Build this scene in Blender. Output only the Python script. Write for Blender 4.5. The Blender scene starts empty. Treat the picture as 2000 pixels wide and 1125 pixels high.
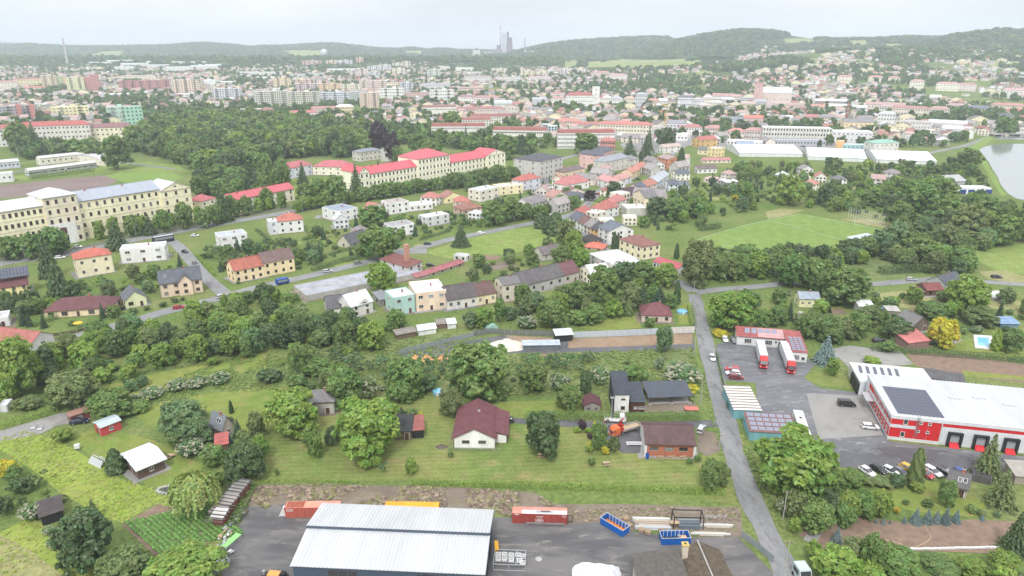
import bpy,bmesh,math,random
import numpy as np
from mathutils import Vector
R=math.radians
rnd=random.Random(11)
nrg=np.random.default_rng(5)
S=bpy.context.scene
COL=S.collection
# ---------------------------------------------------------------- camera, sky, sun, exposure
CAMH,F,PITCH=100.0,1333.0,R(19.4)
CP,SP=math.cos(PITCH),math.sin(PITCH)
cam_d=bpy.data.cameras.new('camera')
cam_d.sensor_width=36.0
cam_d.lens=36.0*F/2000.0
cam_d.clip_start,cam_d.clip_end=1.0,40000.0
cam=bpy.data.objects.new('camera',cam_d)
cam.location=(0,0,CAMH)
cam.rotation_euler=(math.pi/2-PITCH,0,0)
COL.objects.link(cam)
S.camera=cam
SUN_EL,SUN_AZ=R(52),R(188)
W=bpy.data.worlds.new('World')
S.world=W
W.use_nodes=True
nt=W.node_tree
nt.nodes.clear()
wo=nt.nodes.new('ShaderNodeOutputWorld')
bg=nt.nodes.new('ShaderNodeBackground')
sky=nt.nodes.new('ShaderNodeTexSky')
sky.sky_type='NISHITA'
sky.sun_disc=False
sky.sun_elevation=SUN_EL
sky.sun_rotation=SUN_AZ
sky.air_density,sky.dust_density=1.0,3.0
hs=nt.nodes.new('ShaderNodeHueSaturation')
hs.inputs['Saturation'].default_value=0.25
hs.inputs['Value'].default_value=1.0
tc=nt.nodes.new('ShaderNodeTexCoord')
mp=nt.nodes.new('ShaderNodeMapping')
mp.inputs['Scale'].default_value=(1.2,1.2,5.0)
cl=nt.nodes.new('ShaderNodeTexNoise')
cl.inputs['Scale'].default_value=2.2
cl.inputs['Detail'].default_value=5.0
cr=nt.nodes.new('ShaderNodeValToRGB')
cr.color_ramp.elements[0].position,cr.color_ramp.elements[1].position=0.3,0.72
cr.color_ramp.elements[0].color=(7.5,7.8,8.3,1)
cr.color_ramp.elements[1].color=(10.3,10.5,10.8,1)
mx=nt.nodes.new('ShaderNodeMix')
mx.data_type='RGBA'
mx.inputs[0].default_value=0.86
L=nt.links.new
L(sky.outputs[0],hs.inputs['Color'])
L(tc.outputs['Generated'],mp.inputs['Vector'])
L(mp.outputs[0],cl.inputs['Vector'])
L(cl.outputs[0],cr.inputs[0])
L(hs.outputs[0],mx.inputs[6])
L(cr.outputs[0],mx.inputs[7])
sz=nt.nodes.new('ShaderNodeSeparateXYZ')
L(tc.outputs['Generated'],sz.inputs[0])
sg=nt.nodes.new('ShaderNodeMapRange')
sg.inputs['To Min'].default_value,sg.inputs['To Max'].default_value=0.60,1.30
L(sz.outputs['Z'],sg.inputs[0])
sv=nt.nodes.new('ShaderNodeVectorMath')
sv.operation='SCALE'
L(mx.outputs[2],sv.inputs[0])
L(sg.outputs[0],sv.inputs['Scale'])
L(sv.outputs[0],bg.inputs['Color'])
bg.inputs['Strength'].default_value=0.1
L(bg.outputs[0],wo.inputs['Surface'])
sun_d=bpy.data.lights.new('sun','SUN')
sun_d.energy=1.5
sun_d.angle=R(10)
sun_d.color=(1.0,0.975,0.94)
sun=bpy.data.objects.new('sun',sun_d)
sd=Vector((math.sin(SUN_AZ)*math.cos(SUN_EL),math.cos(SUN_AZ)*math.cos(SUN_EL),math.sin(SUN_EL)))
sun.rotation_euler=sd.to_track_quat('Z','Y').to_euler()
sun.location=(0,-50,300)
COL.objects.link(sun)
S.view_settings.view_transform='Standard'
S.view_settings.look='None'
S.view_settings.exposure=0.80
S.view_settings.gamma=1.0
S.view_settings.use_curve_mapping=False
S.cycles.use_denoising=True
S.cycles.max_bounces=6
S.cycles.diffuse_bounces=3
S.cycles.glossy_bounces=2
S.cycles.transmission_bounces=3
S.cycles.volume_bounces=1
S.cycles.transparent_max_bounces=4
S.cycles.caustics_reflective=False
S.cycles.caustics_refractive=False
# ---------------------------------------------------------------- photograph pixel <-> place
def ray(px,py):
 u,v=(px-1000.0)/F,(562.5-py)/F
 return(u,CP+v*SP,-SP+v*CP)
def G(px,py,z=0.0):
 x,y,w=ray(px,py)
 t=(z-CAMH)/w
 return Vector((x*t,y*t,z))
def proj(p):
 x,y,z=p[0],p[1],p[2]-CAMH
 d=y*CP-z*SP
 h=y*SP+z*CP
 if d<1:d=1
 return 1000+F*x/d,562.5-F*h/d,d
def zat(p,py):
 """height above p's ground of the point straight over p that shows at row py"""
 x,y,w=ray(1000,py)
 return CAMH+w/y*p[1]-p[2]
 # ---------------------------------------------------------------- hills
RIDGES=[(9000,1500,1500,[(-900,84),(-200,80),(0,77),(60,75),(120,81),(200,90),(300,94),(500,95),(800,96),(1100,95.5),(1500,96),(2900,96)]),(5200,900,900,[(-900,95),(-300,91),(0,92),(40,91),(130,89),(160,87),(200,90),(250,92),(330,91),(400,90),(440,86),(470,85),(520,89),(545,93),(565,91),(600,91),(640,88),(670,86),(700,87),(740,92),(760,95),(800,97),(825,94),(850,98),(880,96),(910,99),(960,100),(1040,101),(1150,106),(1250,125)]),(4300,700,800,[(930,118),(990,107),(1020,98),(1060,88),(1110,81),(1150,78),(1180,76),(1240,73.5),(1268,74),(1276,78),(1300,90),(1340,112)]),(3600,620,700,[(1150,122),(1200,106),(1235,93),(1270,84),(1310,74),(1350,66),(1380,61.5),(1410,60),(1440,61),(1465,65),(1490,71),(1520,76),(1560,78),(1620,77),(1680,74),(1740,74),(1800,80),(1850,110)]),(3000,520,600,[(1640,120),(1690,100),(1730,82),(1760,71),(1800,65),(1835,60),(1860,60),(1890,63),(1920,67),(1945,71),(1980,78),(2050,100)]),(2600,430,500,[(1820,135),(1860,110),(1900,84),(1930,71),(1960,62),(2000,54),(2060,47),(2150,45),(2300,52),(2600,60)]),(2500,700,900,[(1060,140),(1150,130),(1250,123),(1350,117),(1450,108),(1550,101),(1650,98),(1750,98),(1850,100),(1950,100),(2100,92),(2500,90)]),]
_RD=[]
for D,wf,wb,pts in RIDGES:
 xs=np.array([p[0]for p in pts],float)
 hs_=[]
 for px,py in pts:
  x,y,w=ray(px,py)
  hs_.append(max(0.0,CAMH+w/y*D))
 us=(xs-1000)/F/CP
 _RD.append((D,wf,wb,us,np.array(hs_)))
def HTv(X,Y):
 X=np.asarray(X,float);Y=np.asarray(Y,float)
 u=X/np.maximum(Y,50.0)
 h=np.zeros_like(X)
 for D,wf,wb,us,hh in _RD:
  H=np.interp(u,us,hh)
  d=Y-D
  b=np.where(d<0,np.exp(-(d/wf)**2),np.exp(-(d/wb)**2))
  h=np.maximum(h,H*b)
 h=h*np.clip((Y-1150)/350.0,0,1)
 return h
def HT(x,y):
 return float(HTv([x],[y])[0])
def GT(px,py):
 """ground point of the terrain seen at a pixel of the photograph"""
 x,y,w=ray(px,py)
 if w<-0.105:
  return G(px,py)
 ts=np.concatenate([np.arange(900,5600,12.0),np.arange(5600,12000,40.0)])
 zz=CAMH+w*ts
 gh=HTv(x*ts,y*ts)
 k=np.nonzero(zz<=gh)[0]
 if len(k)==0:
  t=11000.0
 else:
  i=k[0]
  if i==0:t=ts[0]
  else:
   a,b=zz[i-1]-gh[i-1],gh[i]-zz[i]
   t=ts[i-1]+(ts[i]-ts[i-1])*a/max(a+b,1e-6)
 X,Y=x*t,y*t
 return Vector((X,Y,HT(X,Y)))
 # ---------------------------------------------------------------- materials
MATS={}
def newmat(name):
 m=bpy.data.materials.new(name)
 m.use_nodes=True
 n=m.node_tree
 return m,n,n.nodes['Principled BSDF'],n.links.new
def lin(c):
 """sRGB 0-255 triple to linear"""
 return tuple(((v/255.0)/12.92 if v/255.0<0.04045 else((v/255.0+0.055)/1.055)**2.4)for v in c)
def mat(name,col,rough=0.8,var=0.18,scale=0.6,bump=0.0,bscale=8.0,metal=0.0,spec=0.3,col2=None,detail=5,stripe=None,coords='Object',squash=None):
 if name in MATS:return MATS[name]
 m,n,p,L=newmat(name)
 p.inputs['Roughness'].default_value=rough
 p.inputs['Metallic'].default_value=metal
 p.inputs['Specular IOR Level'].default_value=spec
 tc=n.nodes.new('ShaderNodeTexCoord')
 vec=tc.outputs[coords]
 if squash:
  mpn=n.nodes.new('ShaderNodeMapping')
  mpn.inputs['Scale'].default_value=squash
  L(vec,mpn.inputs['Vector']);vec=mpn.outputs[0]
 nz=n.nodes.new('ShaderNodeTexNoise')
 nz.inputs['Scale'].default_value=scale
 nz.inputs['Detail'].default_value=detail
 nz.inputs['Roughness'].default_value=0.65
 L(vec,nz.inputs['Vector'])
 rp=n.nodes.new('ShaderNodeValToRGB')
 rp.color_ramp.elements[0].position,rp.color_ramp.elements[1].position=0.32,0.68
 a=col2 if col2 else tuple(c*(1-var)for c in col)
 b=col if col2 else tuple(min(0.95,c*(1+var))for c in col)
 rp.color_ramp.elements[0].color=(*a,1)
 rp.color_ramp.elements[1].color=(*b,1)
 L(nz.outputs[0],rp.inputs[0])
 out=rp.outputs[0]
 if stripe:
  sx=n.nodes.new('ShaderNodeSeparateXYZ');L(tc.outputs['Object'],sx.inputs[0])
  mm=n.nodes.new('ShaderNodeMath');mm.operation='MULTIPLY';mm.inputs[1].default_value=2*math.pi/stripe[1]
  L(sx.outputs[stripe[0]],mm.inputs[0])
  sn=n.nodes.new('ShaderNodeMath');sn.operation='SINE';L(mm.outputs[0],sn.inputs[0])
  ma=n.nodes.new('ShaderNodeMath');ma.operation='MULTIPLY_ADD';ma.inputs[1].default_value=stripe[2]/2;ma.inputs[2].default_value=1-stripe[2]/2
  L(sn.outputs[0],ma.inputs[0])
  vm=n.nodes.new('ShaderNodeVectorMath');vm.operation='SCALE'
  L(out,vm.inputs[0]);L(ma.outputs[0],vm.inputs['Scale'])
  out=vm.outputs[0]
 L(out,p.inputs['Base Color'])
 if bump:
  nb=n.nodes.new('ShaderNodeTexNoise');nb.inputs['Scale'].default_value=bscale;nb.inputs['Detail'].default_value=4
  L(vec,nb.inputs['Vector'])
  bp=n.nodes.new('ShaderNodeBump');bp.inputs['Strength'].default_value=bump;bp.inputs['Distance'].default_value=0.1
  L(nb.outputs[0],bp.inputs['Height']);L(bp.outputs[0],p.inputs['Normal'])
 MATS[name]=m
 return m
def cmat(col,kind='wall'):
 """wall / roof / plain material for a colour given as sRGB triple"""
 c=lin(col)
 if kind in('metal','bitumen','x'):c=tuple(v*.8 for v in c)
 if kind in('wall','roof'):
  g=0.3*c[0]+0.59*c[1]+0.11*c[2];k=0.30 if kind=='roof' else 0.2;f=0.86 if kind=='roof' else 0.93
  c=tuple((v*(1-k)+g*k)*f for v in c)
 key='%s_%d_%d_%d'%(kind,*col)
 if key in MATS:return MATS[key]
 if kind=='wall':
  return mat(key,c,0.85,0.15,0.45,squash=(1,1,0.3))
 if kind=='roof':
  return mat(key,c,0.75,0.22,0.5,stripe=(2,0.33,0.10),bump=0.15,bscale=6)
 if kind=='metal':
  return mat(key,c,0.45,0.10,0.5,spec=0.5,squash=(1,0.2,1))
 if kind=='bitumen':
  return mat(key,c,0.8,0.25,0.3)
 return mat(key,c,0.6,0.06,0.5)
GLASS=mat('window_glass',(0.03,0.035,0.045),0.12,0.5,0.8,spec=0.6,coords='Object')
def glass_variety():
 """panes differ: most are dark rooms, some have pale curtains or blinds"""
 n=GLASS.node_tree;p=n.nodes['Principled BSDF'];oi=n.nodes.new('ShaderNodeObjectInfo');r=n.nodes.new('ShaderNodeValToRGB')
 r.color_ramp.interpolation='CONSTANT'
 for k,(pos,v)in enumerate(((0,.025),(.45,.05),(.7,.10),(.86,.24))):
  e=r.color_ramp.elements[k]if k<2 else r.color_ramp.elements.new(pos)
  e.position=pos;e.color=(v,v*1.02,v*1.08,1)
 n.links.new(oi.outputs['Random'],r.inputs[0]);n.links.new(r.outputs[0],p.inputs['Base Color'])
glass_variety()
FRAME=mat('window_frame',(0.72,0.72,0.70),0.5,0.05)
FRAMEB=mat('brown_frame',(0.10,0.05,0.035),0.5,0.1)
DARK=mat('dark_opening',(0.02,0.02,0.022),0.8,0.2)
RUBBER=mat('rubber',(0.02,0.02,0.02),0.85,0.1)
CHROME=mat('bare_steel',(0.42,0.43,0.44),0.4,0.2,2.0,metal=0.6)
WOOD=mat('weathered_wood',(0.16,0.11,0.075),0.85,0.35,1.5,squash=(1,1,6))
PALEWOOD=mat('pale_wood',(0.42,0.31,0.20),0.8,0.25,2.0)
CONCRETE=mat('concrete',(0.36,0.35,0.33),0.9,0.2,0.6)
BRICK=mat('brick',lin((176,110,88)),0.85,0.18,2.2,stripe=(2,0.25,0.15))
PVSHEEN=mat('painted_sheen_solar_cell',lin((128,130,146)),0.25,0.15,3.0,spec=0.6)  # solar cells with the sky's reflection painted in as a paler colour
PVGLASS=mat('solar_cell',lin((62,66,84)),0.18,0.15,3.0,spec=0.7)
WHITEP=mat('white_paint',(0.66,0.66,0.65),0.5,0.06)
BLACKP=mat('black_paint',(0.02,0.02,0.022),0.5,0.1)
REDP=mat('red_paint',lin((196,40,44)),0.45,0.08)
HEADL=mat('headlight_glass',(0.7,0.72,0.74),0.1,0.02,spec=0.7)
TAILL=mat('tail_light',(0.35,0.02,0.02),0.2,0.02)
def objcol_mat(name,rough=0.35,spec=0.5,coat=0.0):
 """paint that takes its colour from the object's own colour"""
 m,n,p,L=newmat(name)
 oi=n.nodes.new('ShaderNodeObjectInfo')
 nz=n.nodes.new('ShaderNodeTexNoise');nz.inputs['Scale'].default_value=1.2
 tcn=n.nodes.new('ShaderNodeTexCoord');L(tcn.outputs['Object'],nz.inputs['Vector'])
 ma=n.nodes.new('ShaderNodeMath');ma.operation='MULTIPLY_ADD';ma.inputs[1].default_value=0.2;ma.inputs[2].default_value=0.9
 L(nz.outputs[0],ma.inputs[0])
 vm=n.nodes.new('ShaderNodeVectorMath');vm.operation='SCALE'
 L(oi.outputs['Color'],vm.inputs[0]);L(ma.outputs[0],vm.inputs['Scale'])
 L(vm.outputs[0],p.inputs['Base Color'])
 p.inputs['Roughness'].default_value=rough
 p.inputs['Specular IOR Level'].default_value=spec
 p.inputs['Coat Weight'].default_value=coat
 MATS[name]=m
 return m
CARPAINT=objcol_mat('car_paint',0.3,0.5,0.4)
PAINT=objcol_mat('object_paint',0.65,0.3)
# ---------------------------------------------------------------- mesh helpers
class MB:
 def __init__(self):
  self.v,self.f,self.m,self.mats=[],[],[],[]
 def mi(self,m):
  if m not in self.mats:self.mats.append(m)
  return self.mats.index(m)
 def add(self,vs,fs,m):
  o=len(self.v);k=self.mi(m)
  self.v+=[tuple(p)for p in vs]
  for f in fs:
   self.f.append(tuple(i+o for i in f));self.m.append(k)
  return self
 def box(self,x0,x1,y0,y1,z0,z1,m,rz=0,c=(0,0)):
  vs=[(x0,y0,z0),(x1,y0,z0),(x1,y1,z0),(x0,y1,z0),(x0,y0,z1),(x1,y0,z1),(x1,y1,z1),(x0,y1,z1)]
  if rz:
   cs,sn=math.cos(rz),math.sin(rz)
   vs=[((x-c[0])*cs-(y-c[1])*sn+c[0],(x-c[0])*sn+(y-c[1])*cs+c[1],z)for x,y,z in vs]
  return self.add(vs,[(0,3,2,1),(4,5,6,7),(0,1,5,4),(1,2,6,5),(2,3,7,6),(3,0,4,7)],m)
 def prism(self,poly,axis,a,b,m):
  """poly = 2-D outline (ccw), extruded along axis ('x','y','z') from a to b"""
  n=len(poly)
  def P(p,t):
   return(t,p[0],p[1])if axis=='x' else((p[0],t,p[1])if axis=='y' else(p[0],p[1],t))
  vs=[P(p,a)for p in poly]+[P(p,b)for p in poly]
  fs=[tuple(range(n))[::-1],tuple(range(n,2*n))]
  fs+=[(i,(i+1)%n,(i+1)%n+n,i+n)for i in range(n)]
  return self.add(vs,fs,m)
 def tube(self,p,q,r,m,r2=None,n=8):
  p,q=Vector(p),Vector(q)
  r2=r if r2 is None else r2
  d=(q-p).normalized()
  a=d.orthogonal().normalized();b=d.cross(a)
  vs=[]
  for c,rr in((p,r),(q,r2)):
   for i in range(n):
    t=2*math.pi*i/n
    vs.append(c+a*(math.cos(t)*rr)+b*(math.sin(t)*rr))
  fs=[(i,(i+1)%n,n+(i+1)%n,n+i)for i in range(n)]+[tuple(range(n))[::-1],tuple(range(n,2*n))]
  return self.add(vs,fs,m)
 def quad(self,a,b,c,d,m):
  return self.add([a,b,c,d],[(0,1,2,3)],m)
 def mesh(self,name,fixn=True):
  me=bpy.data.meshes.new(name)
  me.from_pydata(self.v,[],self.f)
  for m in self.mats:me.materials.append(m)
  me.polygons.foreach_set('material_index',self.m)
  if fixn:
   b=bmesh.new();b.from_mesh(me)
   bmesh.ops.recalc_face_normals(b,faces=b.faces)
   b.to_mesh(me);b.free()
  me.update()
  return me
def obj(name,mesh,parent=None,loc=(0,0,0),rz=0.0,kind=None,label=None,cat=None,group=None,color=None,scale=None):
 o=bpy.data.objects.new(name,mesh)
 o.location=loc
 if rz:o.rotation_euler=(0,0,rz)
 if scale is not None:o.scale=scale
 if parent is not None:o.parent=parent
 if kind:o['kind']=kind
 if label:o['label']=label
 if cat:o['category']=cat
 if group:o['group']=group
 if color is not None:o.color=(*color,1)if len(color)==3 else color
 COL.objects.link(o)
 return o
THINGS=[]
LANDMARKS=[]
def thing(name,label,cat,loc,rz=0.0,group=None,scale=None):
 return obj(name,None,None,loc,rz,None,label,cat,group,scale=scale)
def landmark(phrase,px,py):LANDMARKS.append((phrase,px,py))
OCC=[]
ROADS=[]
_grid,_seen={},[0,0]
def blocked(x,y,r):
 """is this spot taken? (cells of 30 m; r stays under 15 m)"""
 while _seen[0]<len(OCC):
  q=OCC[_seen[0]];_seen[0]+=1;e=q[2]+15
  for i in range(int((q[0]-e)//30),int((q[0]+e)//30)+1):
   for j in range(int((q[1]-e)//30),int((q[1]+e)//30)+1):_grid.setdefault((i,j),[]).append(q)
 while _seen[1]<len(ROADS):
  q=ROADS[_seen[1]];_seen[1]+=1;e=q[2]+15
  for i in range(int((min(q[0][0],q[1][0])-e)//30),int((max(q[0][0],q[1][0])+e)//30)+1):
   for j in range(int((min(q[0][1],q[1][1])-e)//30),int((max(q[0][1],q[1][1])+e)//30)+1):_grid.setdefault((i,j),[]).append(q)
 for q in _grid.get((int(x//30),int(y//30)),()):
  if isinstance(q[0],tuple):
   (ax,ay),(bx,by),w=q
   dx,dy=bx-ax,by-ay
   t=max(0,min(1,((x-ax)*dx+(y-ay)*dy)/max(dx*dx+dy*dy,1e-6)))
   if(x-ax-t*dx)**2+(y-ay-t*dy)**2<(w+r)**2:return True
  elif(x-q[0])**2+(y-q[1])**2<(r+q[2])**2:return True
 return False
 # ---------------------------------------------------------------- houses
_wm={}
def window_mesh(w,h,frame=None,bars=1,name='window'):
 frame=frame or FRAME
 key=(round(w,2),round(h,2),frame.name,bars,name)
 if key in _wm:return _wm[key]
 b=MB();t=0.09
 b.box(-w/2,w/2,-0.06,0,-h/2,-h/2+t,frame)
 b.box(-w/2,w/2,-0.06,0,h/2-t,h/2,frame)
 b.box(-w/2,-w/2+t,-0.055,0,-h/2+t,h/2-t,frame)
 b.box(w/2-t,w/2,-0.055,0,-h/2+t,h/2-t,frame)
 for i in range(bars):
  x=-w/2+w*(i+1)/(bars+1)
  b.box(x-0.04,x+0.04,-0.05,0,-h/2+t,h/2-t,frame)
 b.box(-w/2-0.08,w/2+0.08,-0.16,0,-h/2-0.07,-h/2-0.005,CONCRETE)
 b.box(-w/2+t,w/2-t,-0.02,0.0,-h/2+t,h/2-t,GLASS)
 _wm[key]=b.mesh(name,False)
 return _wm[key]
def door_mesh(w,h,m):
 key=('door',w,h,m.name)
 if key in _wm:return _wm[key]
 b=MB()
 b.box(-w/2-0.1,w/2+0.1,-0.05,0,0,h+0.1,FRAME)
 b.box(-w/2,w/2,-0.08,-0.04,0.02,h,m)
 _wm[key]=b.mesh('door',False)
 return _wm[key]
def chimney_mesh(h,m=None):
 m=m or BRICK
 key=('ch',round(h,1),m.name)
 if key in _wm:return _wm[key]
 b=MB()
 b.box(-0.3,0.3,-0.25,0.25,-1.2,h,m)
 b.box(-0.36,0.36,-0.31,0.31,h,h+0.1,CONCRETE)
 b.box(-0.12,0.12,-0.12,0.12,h+0.1,h+0.3,DARK)
 _wm[key]=b.mesh('chimney',False)
 return _wm[key]
def roof_height(roof,rh,w,d,x,y):
 if roof=='gx':return rh*(1-abs(y)/(d/2))
 if roof=='gy':return rh*(1-abs(x)/(w/2))
 if roof=='hip':
  s=min(w,d)/2
  return rh*max(0,min(1,min(w/2-abs(x),d/2-abs(y))/s))
 if roof=='shed':return rh*(y/d+0.5)
 if roof=='shedb':return rh*(0.5-y/d)
 if roof=='shedr':return rh*(x/w+0.5)
 return 0.0
def roof_mb(roof,w,d,h,rh,m,ov=0.4,edge=None,half=0.0):
 b=MB();t=0.18
 if roof=='gx' or roof=='gy':
  a,l=(d,w)if roof=='gx' else(w,d)
  k=rh/(a/2);e=a/2+ov
  pl=[(-e,h-k*ov),(0,h+rh),(e,h-k*ov),(e,h-k*ov+t),(0,h+rh+t*1.2),(-e,h-k*ov+t)]
  pl=pl[::-1]
  for s in(-1,1):
   q=[(0,h+rh+0.01),(s*e,h-k*ov+0.01),(s*e,h-k*ov+t),(0,h+rh+t*1.15)]
   b.prism(q,'x' if roof=='gx' else 'y',-l/2-ov*0.7,l/2+ov*0.7,m)
  b.box(*((-l/2-ov*0.7,l/2+ov*0.7,-0.14,0.14)if roof=='gx' else(-0.14,0.14,-l/2-ov*0.7,l/2+ov*0.7)),h+rh+t*0.9,h+rh+t*1.15+0.06,m)
 elif roof=='hip':
  W_,D_=w/2+ov,d/2+ov
  z0=h-0.12
  if w>=d:r=[(-(W_-D_),0),(W_-D_,0)]
  else:r=[(0,-(D_-W_)),(0,D_-W_)]
  base=[(-W_,-D_),(W_,-D_),(W_,D_),(-W_,D_)]
  vs=[(x,y,z0)for x,y in base]+[(x,y,z0+t)for x,y in base]+[(x,y,h+rh)for x,y in r]
  fs=[(0,3,2,1),(0,1,5,4),(1,2,6,5),(2,3,7,6),(3,0,4,7)]
  if abs(w-d)<0.05:
   vs=vs[:9];fs+=[(4,5,8),(5,6,8),(6,7,8),(7,4,8)]
  elif w>d:fs+=[(4,5,9,8),(5,6,9),(6,7,8,9),(7,4,8)]
  else:fs+=[(4,5,8),(5,6,9,8),(6,7,9),(7,4,8,9)]
  b.add(vs,fs,m)
 elif roof in('shed','shedb','shedr'):
  if roof=='shedr':
   q=[(-w/2-ov,h-rh*ov/w),(w/2+ov,h+rh+rh*ov/w),(w/2+ov,h+rh+rh*ov/w+t),(-w/2-ov,h-rh*ov/w+t)]
   b.prism([(p[0],p[1]+0.01)for p in q],'y',-d/2-ov,d/2+ov,m)
  else:
   s=1 if roof=='shed' else-1
   q=[(-d/2-ov,h+(0 if s>0 else rh)-s*rh*ov/d),(d/2+ov,h+(rh if s>0 else 0)+s*rh*ov/d)]
   q=[(q[0][0],q[0][1]+0.01),(q[1][0],q[1][1]+0.01),(q[1][0],q[1][1]+t),(q[0][0],q[0][1]+t)]
   b.prism(q,'x',-w/2-ov,w/2+ov,m)
 elif roof=='mans':
  vs=[(-w/2-.2,-d/2-.2,h),(w/2+.2,-d/2-.2,h),(w/2+.2,d/2+.2,h),(-w/2-.2,d/2+.2,h),(-w/2+1,-d/2+1,h+rh),(w/2-1,-d/2+1,h+rh),(w/2-1,d/2-1,h+rh),(-w/2+1,d/2-1,h+rh)]
  b.add(vs,[(0,3,2,1),(4,5,6,7),(0,1,5,4),(1,2,6,5),(2,3,7,6),(3,0,4,7)],m)
 else:
  b.box(-w/2+0.26,w/2-0.26,-d/2+0.26,d/2-0.26,h-0.3,h-0.18,m)
 return b
def wall_mb(roof,w,d,h,rh,m,plinth=None):
 b=MB()
 if roof=='flat':
  b.box(-w/2,w/2,-d/2,d/2,-0.3,h-0.3,m)
  for q in((-w/2,w/2,-d/2,-d/2+.25),(-w/2,w/2,d/2-.25,d/2),(-w/2,-w/2+.25,-d/2+.25,d/2-.25),(w/2-.25,w/2,-d/2+.25,d/2-.25)):
   b.box(*q,h-0.3,h,m)
 elif roof=='gx':
  b.prism([(-d/2,-0.3),(d/2,-0.3),(d/2,h),(0,h+rh),(-d/2,h)],'x',-w/2,w/2,m)
 elif roof=='gy':
  b.prism([(-w/2,-0.3),(w/2,-0.3),(w/2,h),(0,h+rh),(-w/2,h)],'y',-d/2,d/2,m)
 elif roof=='shed':
  b.prism([(-d/2,-0.3),(d/2,-0.3),(d/2,h+rh),(-d/2,h)],'x',-w/2,w/2,m)
 elif roof=='shedb':
  b.prism([(-d/2,-0.3),(d/2,-0.3),(d/2,h),(-d/2,h+rh)],'x',-w/2,w/2,m)
 elif roof=='shedr':
  b.prism([(-w/2,-0.3),(w/2,-0.3),(w/2,h+rh),(-w/2,h)],'y',-d/2,d/2,m)
 else:
  b.box(-w/2,w/2,-d/2,d/2,-0.3,h,m)
 if plinth:
  b.box(-w/2-.05,w/2+.05,-d/2-.05,d/2+.05,-0.3,0.5,plinth)
 return b
def house(A,B,e=None,depth=9.0,roof='gx',rh=2.5,wall=(225,215,195),roofc=(150,80,70),fl=2,nc=3,ns=2,label=None,cat='house',name='house',lm=None,h=None,ov=0.4,chim=1,door=True,win=(1.2,1.4),frame=None,rkind=None,bars=1,group=None,z=None,win_z=None,plinth=None,skip=(),wallm=None,roofm=None,occ=True,doorx=None):
 a=GT(*A)if z is None else G(*A,z)
 b=GT(*B)if z is None else G(*B,z)
 w=math.hypot(b.x-a.x,b.y-a.y)
 yaw=math.atan2(b.y-a.y,b.x-a.x)
 n=Vector((-math.sin(yaw),math.cos(yaw),0))
 mid=(a+b)/2
 base_z=min(a.z,b.z)
 if h is None:
  pm=(A[0]+B[0])/2,(A[1]+B[1])/2
  h=zat(mid,proj(mid)[1]-e)
 c=mid+n*depth/2
 c.z=base_z
 return house_at(c,yaw,w,depth,h,roof,rh,wall,roofc,fl,nc,ns,label,cat,name,lm,ov,chim,door,win,frame,rkind,bars,group,win_z,plinth,skip,wallm,roofm,occ,doorx)
_hm={}
SKYL=MB().box(-.4,.4,-.6,.6,0,.07,FRAME).box(-.32,.32,-.52,.52,.07,.085,GLASS).mesh('skylight')
PIPE=MB().tube((0,0,0),(0,0,1),.05,CHROME,n=5).mesh('drainpipe')
GUTT=MB().box(-.5,.5,-.07,.07,-.06,.06,FRAMEB).mesh('gutter')
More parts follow.
